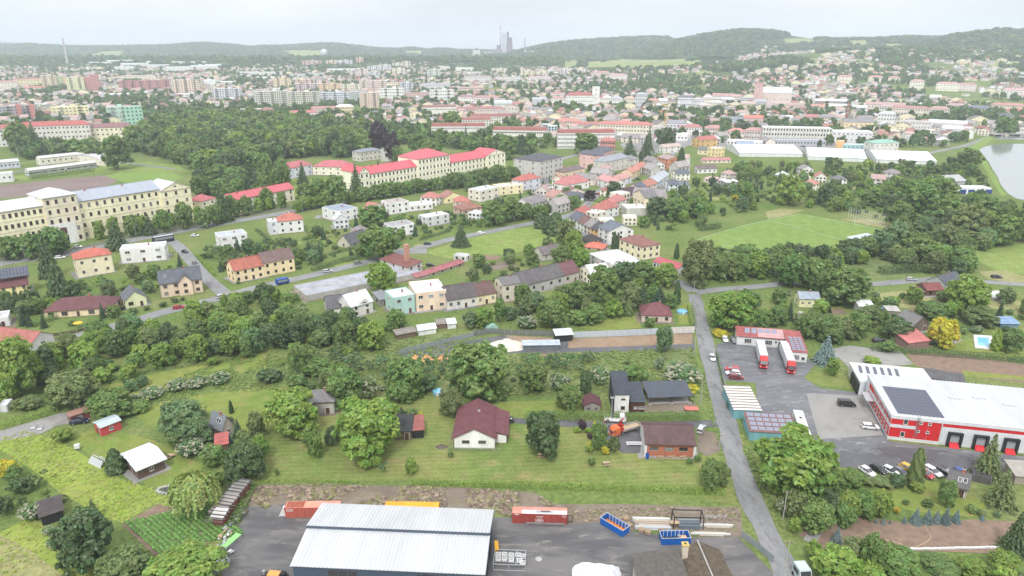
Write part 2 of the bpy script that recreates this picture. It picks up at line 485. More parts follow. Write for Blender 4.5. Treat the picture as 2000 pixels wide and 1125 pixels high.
def house_at(c,yaw,w,depth,h,roof='gx',rh=2.5,wall=(225,215,195),roofc=(150,80,70),fl=2,nc=3,ns=2,label=None,cat='house',name='house',lm=None,ov=0.4,chim=1,door=True,win=(1.2,1.4),frame=None,rkind=None,bars=1,group=None,win_z=None,plinth=None,skip=(),wallm=None,roofm=None,occ=True,doorx=None):
 root=thing(name,label,cat,c,yaw,group)
 px,py,dist=proj((c.x,c.y,c.z+h*0.6))
 if lm:landmark(lm,px,py)
 if occ:OCC.append((c.x,c.y,0.42*math.hypot(w,depth)))
 if dist<620 and h>2.3 and occ and w*depth>45:
  _layer[0]+=1
  q=[]
  for sx,sy in((-1,-1),(1,-1),(1,1),(-1,1)):
   x,y=sx*(w/2+rnd.uniform(.8,2)),sy*(depth/2+rnd.uniform(.6,2.2))
   q.append((c.x+x*math.cos(yaw)-y*math.sin(yaw),c.y+x*math.sin(yaw)+y*math.cos(yaw)))
  sheet('paving',q,rnd.choice([GRAVEL,LANE,DIRT,ROUGH]),px=False,lift=.047+.0004*(_layer[0]%15))
 WM=wallm or cmat(wall,'wall')
 RM=roofm or cmat(roofc,rkind or('bitumen' if roof=='flat' else 'roof'))
 key=(roof,round(w,1),round(depth,1),round(h,1),round(rh,1),WM.name,RM.name,ov,plinth.name if plinth else '')
 if key not in _hm:
  _hm[key]=(wall_mb(roof,w,depth,h,rh,WM,plinth).mesh('wall'),roof_mb(roof,w,depth,h,rh,RM,ov).mesh('roof'))
 obj('wall',_hm[key][0],root)
 r=obj('roof',_hm[key][1],root)
 big=win[0]*F/dist
 far=MB()
 fz=h/max(fl,1)
 def place(side,n,length,off):
  for k in range(fl):
   z0=win_z if(win_z is not None and fl==1)else k*fz+fz*0.52
   for i in range(n):
    if(side,k,i)in skip:continue
    u=(i+0.5)/n*length-length/2
    if side=='f':x,y,rz=u,-off,0
    elif side=='r':x,y,rz=off,u,math.pi/2
    else:x,y,rz=-off,-u,-math.pi/2
    wh=min(win[1],fz*0.72)
    if door and side=='f' and k==0 and i==(n//2 if doorx is None else doorx)and big>=5:
     obj('door',door_mesh(1.1,2.1,FRAMEB),root,(x,y,0),rz)
     continue
    if big>=6.5:
     obj('window',window_mesh(win[0],wh,frame,bars),root,(x,y,z0),rz)
    else:
     cs,sn=math.cos(rz),math.sin(rz)
     vs=[]
     for(dx,dz)in((-win[0]/2,-wh/2),(win[0]/2,-wh/2),(win[0]/2,wh/2),(-win[0]/2,wh/2)):
      for dy in(-0.05,0.02):
       vs.append((x+dx*cs-dy*sn,y+dx*sn+dy*cs,z0+dz))
     far.add(vs,[(0,2,4,6),(0,1,3,2),(2,3,5,4),(4,5,7,6),(6,7,1,0)],GLASS)
 if big>=6.5 and roof=='gx':
  an=math.atan2(rh,depth/2)
  for i in range(rnd.choice((0,1,2,2))):
   y=-depth*rnd.uniform(.22,.3)
   o=obj('skylight',SKYL,r,(w*rnd.uniform(-.35,.35),y,h+rh*(1+2*y/depth)+.2));o.rotation_euler=(an,0,0)
 if big>=6.5 and roof in('gx','hip','flat'):
  for sx in(-1,1):obj('drainpipe',PIPE,root,(sx*(w/2-.15),-depth/2-.07,0),scale=(1,1,h))
  if roof!='flat':obj('gutter',GUTT,r,(0,-depth/2-ov-.03,h-(rh/(depth/2)*ov if roof=='gx' else.05)+.02),scale=(w+2*ov*.7,1,1))
 toc=Vector((-c.x,-c.y))
 if nc:place('f',nc,w,depth/2)
 if ns:
  xr=Vector((math.cos(yaw),math.sin(yaw)))
  if xr.dot(toc)>0:place('r',ns,depth,w/2)
  else:place('l',ns,depth,w/2)
 if far.v:
  o=obj('windows',far.mesh('windows',False),root,kind='stuff')
 for i in range(chim):
  x=(i+0.5)/chim*w*0.6-w*0.3+w*0.12
  y=0.0 if roof in('gx','hip','flat')else depth*0.15
  if roof=='gy':x,y=0.3,(i+0.5)/chim*depth*0.6-depth*0.1
  z0=h+roof_height(roof,rh,w,depth,x,y)
  obj('chimney',chimney_mesh(0.9),r,(x,y,z0))
 root['_d']=dist
 return root
def add_part(root,name,mb,loc=(0,0,0),rz=0,label=None,kind=None):
 return obj(name,mb.mesh(name),root,loc,rz,kind,label)
def simple(name,mb,label,cat,loc=(0,0,0),rz=0,group=None,kind=None):
 """a thing that is one mesh"""
 return obj(name,mb.mesh(name),None,loc,rz,kind,label,cat,group)
def corrugated(w,l,z0,z1,pitch,amp,m,t=0.05):
 """ribbed sheet; x across ribs (w), y along slope from 0 to l, height z0 -> z1"""
 b=MB();n=max(2,int(w/pitch));prof=[]
 for i in range(n):
  x=-w/2+i*w/n;s=w/n
  prof+=[(x,0),(x+s*0.45,0),(x+s*0.6,amp),(x+s*0.85,amp)]
 prof.append((w/2,0))
 vs=[(x,0,z0+z)for x,z in prof]+[(x,l,z1+z)for x,z in prof]
 k=len(prof)
 b.add(vs,[(i,i+1,k+i+1,k+i)for i in range(k-1)],m)
 b.add([(-w/2,0,z0-t),(w/2,0,z0-t),(w/2,l,z1-t),(-w/2,l,z1-t)],[(3,2,1,0)],m)
 return b
 # ---------------------------------------------------------------- ground sheets
_layer=[0]
def sheet(name,pts,m,kind='structure',px=True,lift=None,label=None):
 """flat polygon of ground; pts are photograph pixels (or x, y when px is False)"""
 _layer[0]+=1
 z=(0.02+0.002*(_layer[0]%12)if any(k in name for k in('lawn','field','meadow','grass','pitch','verge'))else 0.055+0.003*(_layer[0]%12))if lift is None else lift
 P=[G(*p)if px else Vector((*p,0))for p in pts]
 me=bpy.data.meshes.new(name)
 bm=bmesh.new()
 f=bm.faces.new([bm.verts.new((p.x,p.y,z))for p in P])
 bmesh.ops.triangulate(bm,faces=[f])
 bmesh.ops.recalc_face_normals(bm,faces=bm.faces)
 for q in bm.faces:
  if q.normal.z<0:q.normal_flip()
 bm.to_mesh(me);bm.free()
 me.materials.append(m)
 return obj(name,me,kind=kind,label=label)
def smooth_line(P,step=4.0):
 out=[]
 n=len(P)
 for i in range(n-1):
  p0,p1,p2,p3=P[max(i-1,0)],P[i],P[i+1],P[min(i+2,n-1)]
  k=max(1,int((p2-p1).length/step))
  for j in range(k):
   t=j/k
   out.append(0.5*((2*p1)+(p2-p0)*t+(2*p0-5*p1+4*p2-p3)*t*t+(3*p1-p0-3*p2+p3)*t*t*t))
 out.append(P[-1])
 return out
def road(name,pts,width,m,px=True,register=True,lift=None,ragged=0.0,widths=None):
 _layer[0]+=1
 z=0.10+0.003*(_layer[0]%8)+(0.04 if 'line' in name else 0)if lift is None else lift
 P=smooth_line([G(*p)if px else Vector((*p,0))for p in pts])
 vs,fs=[],[]
 for i,p in enumerate(P):
  d=(P[min(i+1,len(P)-1)]-P[max(i-1,0)]).normalized()
  n=Vector((-d.y,d.x,0))
  wl=width/2+rnd.uniform(-ragged,ragged);wr=width/2+rnd.uniform(-ragged,ragged)
  vs+=[(p.x+n.x*wl,p.y+n.y*wl,z),(p.x,p.y,z+0.01),(p.x-n.x*wr,p.y-n.y*wr,z)]
  if i:
   a=3*(i-1);c=3*i
   fs+=[(a+1,a,c,c+1)[::-1],(a+2,a+1,c+1,c+2)[::-1]]
   if register:ROADS.append(((P[i-1].x,P[i-1].y),(p.x,p.y),width/2))
 b=MB();b.add(vs,fs,m)
 me=b.mesh(name)
 for q in me.polygons:
  if q.normal.z<0:
   me.flip_normals();break
 return obj(name,me,kind='structure')
def inside(poly,x,y):
 r=False;n=len(poly);j=n-1
 for i in range(n):
  xi,yi=poly[i];xj,yj=poly[j]
  if(yi>y)!=(yj>y)and x<(xj-xi)*(y-yi)/(yj-yi)+xi:r=not r
  j=i
 return r
 # ---------------------------------------------------------------- foliage
def leaf_material(name,hue_jit=0.12):
 m,n,p,L=newmat(name)
 n.nodes.remove(p)
 out=n.nodes['Material Output']
 oi=n.nodes.new('ShaderNodeObjectInfo')
 at=n.nodes.new('ShaderNodeAttribute');at.attribute_name='v'
 mr=n.nodes.new('ShaderNodeMapRange');mr.inputs['To Min'].default_value=0.6;mr.inputs['To Max'].default_value=1.5
 L(at.outputs['Fac'],mr.inputs[0])
 vm=n.nodes.new('ShaderNodeVectorMath');vm.operation='SCALE'
 L(oi.outputs['Color'],vm.inputs[0]);L(mr.outputs[0],vm.inputs['Scale'])
 at2=n.nodes.new('ShaderNodeAttribute');at2.attribute_name='c'
 hs=n.nodes.new('ShaderNodeHueSaturation')
 mh=n.nodes.new('ShaderNodeMapRange');mh.inputs['To Min'].default_value=0.5-hue_jit*0.28;mh.inputs['To Max'].default_value=0.5+hue_jit*0.28
 L(at2.outputs['Fac'],mh.inputs[0]);L(mh.outputs[0],hs.inputs['Hue'])
 L(vm.outputs[0],hs.inputs['Color'])
 df=n.nodes.new('ShaderNodeBsdfDiffuse');tl=n.nodes.new('ShaderNodeBsdfTranslucent')
 L(hs.outputs[0],df.inputs['Color'])
 hs2=n.nodes.new('ShaderNodeHueSaturation');hs2.inputs['Value'].default_value=1.3;hs2.inputs['Hue'].default_value=0.485
 L(hs.outputs[0],hs2.inputs['Color']);L(hs2.outputs[0],tl.inputs['Color'])
 mix=n.nodes.new('ShaderNodeMixShader');mix.inputs[0].default_value=0.42
 L(df.outputs[0],mix.inputs[1]);L(tl.outputs[0],mix.inputs[2])
 gl=n.nodes.new('ShaderNodeBsdfGlossy');gl.inputs['Roughness'].default_value=0.45
 mix2=n.nodes.new('ShaderNodeMixShader');mix2.inputs[0].default_value=0.035
 L(mix.outputs[0],mix2.inputs[1]);L(gl.outputs[0],mix2.inputs[2])
 L(mix2.outputs[0],out.inputs['Surface'])
 return m
LEAF=leaf_material('leaves')
BARK=mat('bark',(0.09,0.07,0.05),0.9,0.3,4.0)
def quads_mesh(name,cen,nor,size,v,c,m,aspect=1.35,up=None):
 """leaf faces: one bent-free quad per centre"""
 N=len(cen)
 nor=nor/np.maximum(np.linalg.norm(nor,axis=1,keepdims=True),1e-6)
 rv=nrg.normal(size=(N,3))if up is None else up
 a=np.cross(nor,rv);a/=np.maximum(np.linalg.norm(a,axis=1,keepdims=True),1e-6)
 b=np.cross(nor,a)
 s=np.asarray(size).reshape(-1,1)*np.ones((N,1))
 a=a*s*0.5*aspect;b=b*s*0.5/aspect*1.15
 jit=1+nrg.uniform(-0.25,0.25,(N,4,1))
 q=np.stack([cen-a,cen-b,cen+a,cen+b],axis=1)
 q=cen[:,None,:]+(q-cen[:,None,:])*jit
 me=bpy.data.meshes.new(name)
 me.vertices.add(N*4);me.loops.add(N*4);me.polygons.add(N)
 me.vertices.foreach_set('co',q.reshape(-1).astype(np.float32))
 me.loops.foreach_set('vertex_index',np.arange(N*4,dtype=np.int32))
 me.polygons.foreach_set('loop_start',np.arange(0,N*4,4,dtype=np.int32))
 me.update(calc_edges=True)
 for nm,arr in(('v',v),('c',c)):
  at=me.attributes.new(nm,'FLOAT','FACE')
  at.data.foreach_set('value',np.asarray(arr,np.float32))
 me.materials.append(m)
 return me
def sph(n):
 p=nrg.normal(size=(n,3))
 return p/np.linalg.norm(p,axis=1,keepdims=True)
def clumped(lobes,nclump,nleaf,leaf,crad=0.2,flatten=0.8,inner=0.12):
 """lobes: (cx, cy, cz, rx, ry, rz). Leaf clumps over the lobes' surfaces."""
 C,Nn,Vv,Cc=[],[],[],[]
 lob=np.array(lobes,float)
 area=(lob[:,3]*lob[:,4]*lob[:,5])**(2/3)
 pick=nrg.choice(len(lob),nclump,p=area/area.sum())
 d=sph(nclump);
 d[:,2]=np.where(d[:,2]<-0.55,-d[:,2],d[:,2])
 rr=nrg.uniform(0.72,1.06,(nclump,1))
 cc=lob[pick,:3]+d*lob[pick,3:6]*rr
 keep=np.ones(nclump,bool)
 for l in lob:
  q=(cc-l[:3])/l[3:6]
  keep&=(q**2).sum(1)>0.42
 cc=cc[keep];d=d[keep];pick=pick[keep]
 for k in range(len(cc)):
  r=crad*nrg.uniform(0.7,1.3)*lob[pick[k],3:6].mean()*2
  n=int(nleaf*nrg.uniform(0.7,1.3))
  p=sph(n)*np.cbrt(nrg.uniform(0.25,1,(n,1)))
  p[:,2]*=flatten
  C.append(cc[k]+p*r)
  o=p*0.55+d[k]*0.5+np.array([0,0,0.35])+nrg.normal(size=(n,3))*0.45
  Nn.append(o)
  cv=nrg.uniform(0.3,0.7)
  Vv.append(np.clip(cv+nrg.normal(size=n)*0.16,0,1));Cc.append(np.full(n,nrg.uniform(0,1))*0.6+nrg.uniform(0,0.4,n))
 m=int(inner*nclump*nleaf)
 if m:
  pk=nrg.choice(len(lob),m,p=area/area.sum())
  p=sph(m)*np.cbrt(nrg.uniform(0,1,(m,1)))*0.75
  C.append(lob[pk,:3]+p*lob[pk,3:6]);Nn.append(sph(m)+np.array([0,0,0.3]))
  Vv.append(np.full(m,0.4));Cc.append(np.full(m,0.5))
 C=np.concatenate(C);Nn=np.concatenate(Nn)
 return C,Nn,leaf*nrg.uniform(0.7,1.3,len(C)),np.concatenate(Vv),np.concatenate(Cc)
def gen_round(k,nclump=230,nleaf=44,leaf=0.056,narrow=1.0,lobn=11):
 lobes=[(0,0,0.53,0.37*narrow,0.37*narrow,0.41)]
 for i in range(lobn):
  a=2*math.pi*i*0.618+rnd.uniform(-.3,.3);z=0.15+0.67*(i+.5)/lobn
  rr=0.32*math.sqrt(max(0.05,1-((z-0.45)/0.58)**2))*narrow
  s=rnd.uniform(0.14,0.21)
  lobes.append((math.cos(a)*rr,math.sin(a)*rr,z,s,s,s*1.05))
 lobes.append((rnd.uniform(-.05,.05),rnd.uniform(-.05,.05),0.82,0.16,0.16,0.15))
 return clumped(lobes,nclump,nleaf,leaf,0.17)
def gen_shrub(k,nclump=80,nleaf=36,leaf=0.085):
 lobes=[(0,0,0.42,0.36,0.36,0.42)]
 for i in range(7):
  a=rnd.uniform(0,6.28);r=rnd.uniform(0.15,0.3)
  s=rnd.uniform(0.16,0.24)
  lobes.append((math.cos(a)*r,math.sin(a)*r,rnd.uniform(0.25,0.7),s,s,s*1.1))
 return clumped(lobes,nclump,nleaf,leaf,0.17)
def gen_conifer(k,layers=13,leaf=0.055,wid=0.5,droop=0.16,base=0.08,power=0.9,per=26):
 C,Nn,V,Cc,Sz=[],[],[],[],[]
 for i in range(layers):
  t=(i+0.5)/layers
  z=base+(1-base)*t*0.97
  R_=wid*(1-t)**power+0.02
  nb=max(5,int(per*(1-t)*0.55)+4)
  off=rnd.uniform(0,6)
  for j in range(nb):
   a=off+2*math.pi*j/nb+rnd.uniform(-.15,.15)
   l=R_*rnd.uniform(0.78,1.1)
   m=max(5,int(l/0.5*per*1.3))
   s=nrg.uniform(0.12,1,m)
   w=nrg.normal(size=m)*0.055*(1-t*0.6)*(1.15-s)
   x=s*l;zz=z-droop*(s**1.4)*l*2+nrg.normal(size=m)*0.012
   C.append(np.stack([x*math.cos(a)-w*math.sin(a),x*math.sin(a)+w*math.cos(a),zz],1))
   Nn.append(np.stack([np.full(m,math.cos(a)*0.55),np.full(m,math.sin(a)*0.55),np.full(m,0.75)],1)+nrg.normal(size=(m,3))*0.4)
   cv=nrg.uniform(0.25,0.7)
   V.append(np.clip(cv+0.2*(s-0.5)+nrg.normal(size=m)*0.12,0,1));Cc.append(np.full(m,nrg.uniform(0.2,0.8)))
   Sz.append(leaf*nrg.uniform(0.7,1.25,m))
 C=np.concatenate(C)
 C[:,2]=np.clip(C[:,2],0.02,1.0)
 return C,np.concatenate(Nn),np.concatenate(Sz),np.concatenate(V),np.concatenate(Cc)
def gen_column(k,n=2600,leaf=0.11,pw=0.45):
 z=nrg.uniform(0.02,1,n)
 a=nrg.uniform(0,2*math.pi,n)
 prof=0.5*np.minimum(1,(1.02-z)**pw*1.05)*np.minimum(1,0.6+z*3)
 lump=1+0.14*np.sin(a*5+z*17)+0.1*np.sin(a*3-z*29)
 r=prof*lump*nrg.uniform(0.72,1.0,n)
 C=np.stack([np.cos(a)*r,np.sin(a)*r,z],1)
 N_=np.stack([np.cos(a),np.sin(a),np.full(n,0.45)],1)+nrg.normal(size=(n,3))*0.35
 v=np.clip(0.5+0.22*np.sin(a*5+z*17)+nrg.normal(size=n)*0.13,0,1)
 return C,N_,leaf*nrg.uniform(0.6,1.2,n),v,nrg.uniform(0.2,0.8,n)
def gen_willow(k):
 C,N_,Sz,V,Cc=[],[],[],[],[]
 for i in range(260):
  a=rnd.uniform(0,6.28);r0=rnd.uniform(0.05,0.42);z0=0.62+0.36*math.sqrt(max(0,1-(r0/0.45)**2))+rnd.uniform(-.08,.02)
  ln=rnd.uniform(0.2,0.6)*(0.6+r0)
  m=30
  s=nrg.uniform(0,1,m)
  rr=r0+0.09*np.sqrt(s)
  x=np.cos(a)*rr+nrg.normal(size=m)*0.012;y=np.sin(a)*rr+nrg.normal(size=m)*0.012
  zz=np.maximum(z0-ln*s,0.04)
  C.append(np.stack([x,y,zz],1));N_.append(np.stack([np.full(m,math.cos(a)),np.full(m,math.sin(a)),np.full(m,.6)],1)+nrg.normal(size=(m,3))*.45)
  Sz.append(0.045*nrg.uniform(.7,1.3,m));V.append(np.clip(rnd.uniform(.3,.7)+nrg.normal(size=m)*.12,0,1));Cc.append(np.full(m,rnd.random()))
 return tuple(np.concatenate(q)for q in(C,N_,Sz,V,Cc))
def gen_orchard(k):
 lobes=[]
 for i in range(8):
  a=rnd.uniform(0,6.28);r=rnd.uniform(0.05,0.33);s=rnd.uniform(0.12,0.2)
  lobes.append((math.cos(a)*r,math.sin(a)*r,rnd.uniform(0.45,0.82),s,s,s*0.8))
 return clumped(lobes,60,26,0.075,0.18,inner=0.05)
def trunk_mesh(kind):
 b=MB()
 if kind=='conifer':
  b.tube((0,0,-0.02),(0,0,0.95),0.022,BARK,0.004,6)
 else:
  top=0.62 if kind!='shrub' else 0.4
  r=0.028 if kind!='shrub' else 0.02
  b.tube((0,0,-0.02),(0.01,0,0.3),r,BARK,r*0.75,7)
  b.tube((0.01,0,0.29),(0.0,0.02,top+0.15),r*0.72,BARK,r*0.2,6)
  for i in range(7):
   a=i*0.9+rnd.uniform(-.3,.3);z=0.22+0.05*i if kind!='shrub' else 0.05+0.03*i
   l=rnd.uniform(0.22,0.36)
   b.tube((0,0,z),(math.cos(a)*l,math.sin(a)*l,z+rnd.uniform(.18,.34)),r*0.45,BARK,r*0.12,5)
 return b.mesh('trunk')
CROWN={}
def crown_protos():
 def add(kind,gen,n,name='crown',**kw):
  CROWN[kind]=[]
  for k in range(n):
   C,N_,s,v,c=gen(k,**kw)if kw else gen(k)
   CROWN[kind].append(quads_mesh(name,C,N_,s,v,c,LEAF))
 add('R',gen_round,5)
 add('r',gen_round,4,nclump=130,nleaf=28,leaf=0.085)
 add('O',gen_round,3,narrow=0.78,lobn=11)
 add('S',gen_shrub,4)
 add('C',gen_conifer,3)
 add('T',gen_column,3)
 add('W',gen_willow,1)
 add('P',gen_orchard,4)
crown_protos()
CROWN['F']=CROWN['S'];CROWN['Y']=CROWN['S'];CROWN['D']=CROWN['R'];CROWN['B']=CROWN['C']
TRUNK={'t':trunk_mesh('tree'),'conifer':trunk_mesh('conifer'),'shrub':trunk_mesh('shrub')}
def blossom_mesh(k,n=420,leaf=0.05):
 d=sph(n);d[:,2]=np.abs(d[:,2])*0.9+0.05
 cl=sph(46);cl[:,2]=np.abs(cl[:,2])
 i=nrg.integers(0,46,n)
 p=cl[i]*np.array([0.5,0.5,0.55])*nrg.uniform(0.94,1.04,(n,1))+np.array([0,0,0.42])+nrg.normal(size=(n,3))*0.028
 return quads_mesh('blossom',p,cl[i]+np.array([0,0,.6])+nrg.normal(size=(n,3))*.3,leaf,np.clip(nrg.normal(size=n)*.2+.5,0,1),np.full(n,.5),LEAF)
BLOSSOM=[blossom_mesh(k)for k in range(3)]
TINT={'d':(0.104,0.168,0.062),'m':(0.166,0.258,0.070),'b':(0.225,0.335,0.064),'o':(0.185,0.245,0.088),'g':(0.152,0.245,0.102),'w':(0.30,0.38,0.12),'y':(0.55,0.51,0.045),'l':(0.25,0.36,0.06),'p':(0.072,0.040,0.054),'u':(0.21,0.29,0.285),'c':(0.072,0.134,0.062),'t':(0.078,0.150,0.056)}
TREES=[]
DEFT={'R':'m','r':'m','O':'m','S':'m','C':'c','T':'t','W':'w','P':'g','F':'g','Y':'y','D':'p','B':'u'}
def tree_px(px,py,w,h,kind='R',tint=None):
 """px, py: middle of the crown's lower edge in the photograph, w x h pixels"""
 cy=py-h/2
 c=GT(px,cy+h*0.45)
 for _ in range(4):
  d=proj(c)[2]
  hp=h*d/F;wm=w*d/F
  dep=math.atan2(CAMH-c.z,math.hypot(c.x,c.y))
  if kind in 'CTB':
   hm=max(hp/math.cos(dep)-wm*0.5*math.tan(dep),hp*0.7)
  else:
   hm=math.sqrt(max(hp**2-(wm*0.92*math.sin(dep))**2,(0.5*hp)**2))/math.cos(dep)
  if c.y<1100:c=G(px,cy,hm*(0.5 if kind not in 'CTB' else 0.46))
  else:
   g=GT(px,py);c=g
  c=Vector((c.x,c.y,HT(c.x,c.y)))
 TREES.append(dict(p=c,w=wm,h=hm,kind=kind,tint=tint or DEFT[kind],px=px,py=py,size=w*h,hand=True))
def tree_world(x,y,w,h,kind='R',tint=None):
 z=HT(x,y)
 px,py,d=proj((x,y,z))
 TREES.append(dict(p=Vector((x,y,z)),w=w,h=h,kind=kind,tint=tint or DEFT[kind],px=px,py=py,size=w*h*(F/d)**2,hand=False))
 # ---------------------------------------------------------------- grass and paving materials
def grass_mat(name,c1,c2,c3=None,big=0.03,fine=1.2,mow=None,fines=0.35):
 """c1/c2 change over metres, c3 shows in dry patches, fine mottling on top"""
 m,n,p,L=newmat(name)
 p.inputs['Roughness'].default_value=0.95
 p.inputs['Specular IOR Level'].default_value=0.08
 tc=n.nodes.new('ShaderNodeTexCoord')
 def noise(s,det=4,rough=0.6,dist=0.0):
  q=n.nodes.new('ShaderNodeTexNoise');q.inputs['Scale'].default_value=s;q.inputs['Detail'].default_value=det
  q.inputs['Roughness'].default_value=rough;q.inputs['Distortion'].default_value=dist
  L(tc.outputs['Object'],q.inputs['Vector']);return q.outputs[0]
 def ramp(f,a,b,ca,cb):
  r=n.nodes.new('ShaderNodeValToRGB');r.color_ramp.elements[0].position=a;r.color_ramp.elements[1].position=b
  r.color_ramp.elements[0].color=(*ca,1);r.color_ramp.elements[1].color=(*cb,1);L(f,r.inputs[0]);return r.outputs[0]
 col=ramp(noise(big,6,0.62,0.4),0.36,0.64,c1,c2)
 if c3:
  mxn=n.nodes.new('ShaderNodeMix');mxn.data_type='RGBA'
  L(ramp(noise(big*4.3,5,0.6),0.52,0.72,(0,0,0),(1,1,1)),mxn.inputs[0])
  L(col,mxn.inputs[6]);mxn.inputs[7].default_value=(*c3,1);col=mxn.outputs[2]
 f=ramp(noise(fine,3,0.7),0.25,0.75,(1-fines,)*3,(1+fines,)*3)
 def mul(a,b):
  q=n.nodes.new('ShaderNodeVectorMath');q.operation='MULTIPLY';L(a,q.inputs[0]);L(b,q.inputs[1]);return q.outputs[0]
 col=mul(col,f)
 col=mul(col,ramp(noise(fine*0.22,3,0.6),0.3,0.7,(0.86,)*3,(1.14,)*3))
 if mow:
  sx=n.nodes.new('ShaderNodeMapping');sx.inputs['Rotation'].default_value=(0,0,mow[0]);L(tc.outputs['Object'],sx.inputs['Vector'])
  w=n.nodes.new('ShaderNodeTexWave');w.inputs['Scale'].default_value=0.314/mow[1]*1.0;w.inputs['Distortion'].default_value=1.2;w.inputs['Detail'].default_value=2
  w.inputs['Detail Scale'].default_value=0.6
  L(sx.outputs[0],w.inputs['Vector'])
  col=mul(col,ramp(w.outputs[0],0.3,0.7,(1-mow[2],)*3,(1+mow[2],)*3))
 L(col,p.inputs['Base Color'])
 b=n.nodes.new('ShaderNodeBump');b.inputs['Strength'].default_value=0.5;b.inputs['Distance'].default_value=0.12
 L(noise(fine*2.2,4,0.7),b.inputs['Height']);L(b.outputs[0],p.inputs['Normal'])
 MATS[name]=m
 return m
def paving_mat(name,c1,c2,c3,big=0.08,fine=3.0,wet=0.0,rough=0.85,streak=None):
 m,n,p,L=newmat(name)
 p.inputs['Specular IOR Level'].default_value=0.35
 tc=n.nodes.new('ShaderNodeTexCoord')
 vec=tc.outputs['Object']
 if streak:
  q=n.nodes.new('ShaderNodeMapping');q.inputs['Rotation'].default_value=(0,0,streak[0]);q.inputs['Scale'].default_value=(1,streak[1],1)
  L(vec,q.inputs['Vector']);vec=q.outputs[0]
 def noise(s,det=5,rough_=0.62,dist=0.6):
  q=n.nodes.new('ShaderNodeTexNoise');q.inputs['Scale'].default_value=s;q.inputs['Detail'].default_value=det
  q.inputs['Roughness'].default_value=rough_;q.inputs['Distortion'].default_value=dist;L(vec,q.inputs['Vector']);return q.outputs[0]
 def ramp(f,a,b,ca,cb):
  r=n.nodes.new('ShaderNodeValToRGB');r.color_ramp.elements[0].position=a;r.color_ramp.elements[1].position=b
  r.color_ramp.elements[0].color=(*ca,1);r.color_ramp.elements[1].color=(*cb,1);L(f,r.inputs[0]);return r.outputs[0]
 big_n=noise(big)
 col=ramp(big_n,0.38,0.62,c1,c2)
 mxn=n.nodes.new('ShaderNodeMix');mxn.data_type='RGBA'
 pt=ramp(noise(big*3.1),0.55,0.66,(0,0,0),(1,1,1))
 L(pt,mxn.inputs[0]);L(col,mxn.inputs[6]);mxn.inputs[7].default_value=(*c3,1)
 q=n.nodes.new('ShaderNodeVectorMath');q.operation='MULTIPLY'
 L(mxn.outputs[2],q.inputs[0]);L(ramp(noise(fine,3,0.7,0),0.3,0.7,(0.84,)*3,(1.16,)*3),q.inputs[1])
 L(q.outputs[0],p.inputs['Base Color'])
 L(ramp(big_n,0.35,0.6,(rough-wet,)*3,(rough,)*3),p.inputs['Roughness'])
 MATS[name]=m
 return m
GRASS=grass_mat('garden_grass',(0.105,0.165,0.042),(0.165,0.205,0.062),(0.20,0.20,0.075),0.02,0.7)
LAWN=grass_mat('mown_lawn',(0.135,0.190,0.050),(0.205,0.215,0.072),(0.250,0.215,0.100),0.035,1.6,mow=(R(86),1.8,0.055),fines=0.26)
LAWN2=grass_mat('garden_lawn',(0.145,0.205,0.045),(0.205,0.225,0.06),(0.24,0.215,0.085),0.05,1.5,fines=0.22)
MEADOW=grass_mat('tall_meadow',(0.195,0.262,0.050),(0.240,0.280,0.066),(0.235,0.235,0.085),0.06,1.1,mow=(R(-40),7,0.02),fines=0.25)
ROUGH=grass_mat('rough_grass',(0.120,0.165,0.060),(0.165,0.195,0.075),(0.19,0.185,0.085),0.05,0.9)
PITCH_G=grass_mat('pitch_turf',(0.155,0.235,0.058),(0.180,0.252,0.068),(0.200,0.250,0.078),0.03,1.0,mow=(R(20),9,0.02),fines=0.1)
FIELD=grass_mat('field_grass',(0.165,0.235,0.055),(0.205,0.255,0.075),(0.225,0.235,0.095),0.03,0.9,mow=(R(70),6,0.03))
DRYG=grass_mat('dry_field',(0.235,0.235,0.100),(0.280,0.265,0.130),None,0.03,0.8)
FARF=grass_mat('far_field',(0.20,0.25,0.085),(0.25,0.27,0.11),None,0.004,0.05,fines=0.1)
FORESTF=grass_mat('forest_floor',(0.035,0.058,0.025),(0.055,0.085,0.032),None,0.01,0.1)
ASPH=paving_mat('yard_asphalt',(0.082,0.080,0.084),(0.150,0.142,0.140),(0.190,0.172,0.155),0.06,2.5,0.15,0.9,streak=(R(12),3.0))
ASPHWET=paving_mat('wet_asphalt',(0.105,0.105,0.115),(0.165,0.165,0.175),(0.225,0.225,0.235),0.09,1.8,0.45,0.75,streak=(R(-20),2.2))
ASPHDK=paving_mat('dark_asphalt',(0.075,0.075,0.082),(0.115,0.115,0.122),(0.16,0.16,0.165),0.07,1.8,0.4,0.7)
GRAVEL=paving_mat('grey_gravel',(0.235,0.228,0.215),(0.275,0.265,0.250),(0.215,0.205,0.19),0.06,4.0)
LANE=paving_mat('lane_asphalt',(0.165,0.165,0.170),(0.225,0.222,0.222),(0.13,0.128,0.13),0.12,2.0,0.1,0.85,streak=(R(12),0.3))
ROADM=paving_mat('road_asphalt',(0.19,0.19,0.195),(0.245,0.243,0.24),(0.16,0.16,0.165),0.08,1.5)
TRACKM=paving_mat('tram_ballast',(0.115,0.115,0.095),(0.15,0.15,0.12),(0.10,0.12,0.06),0.1,1.5)
DIRT=paving_mat('brown_soil',(0.155,0.120,0.092),(0.215,0.175,0.140),(0.17,0.16,0.085),0.12,1.4,0,0.95)
DIRTR=paving_mat('orange_soil',(0.245,0.165,0.105),(0.30,0.215,0.145),(0.20,0.16,0.13),0.15,1.5,0,0.95)
PLOUGH=mat('ploughed_soil',lin((126,106,92)),0.95,0.22,0.5,bump=0.6,bscale=3)
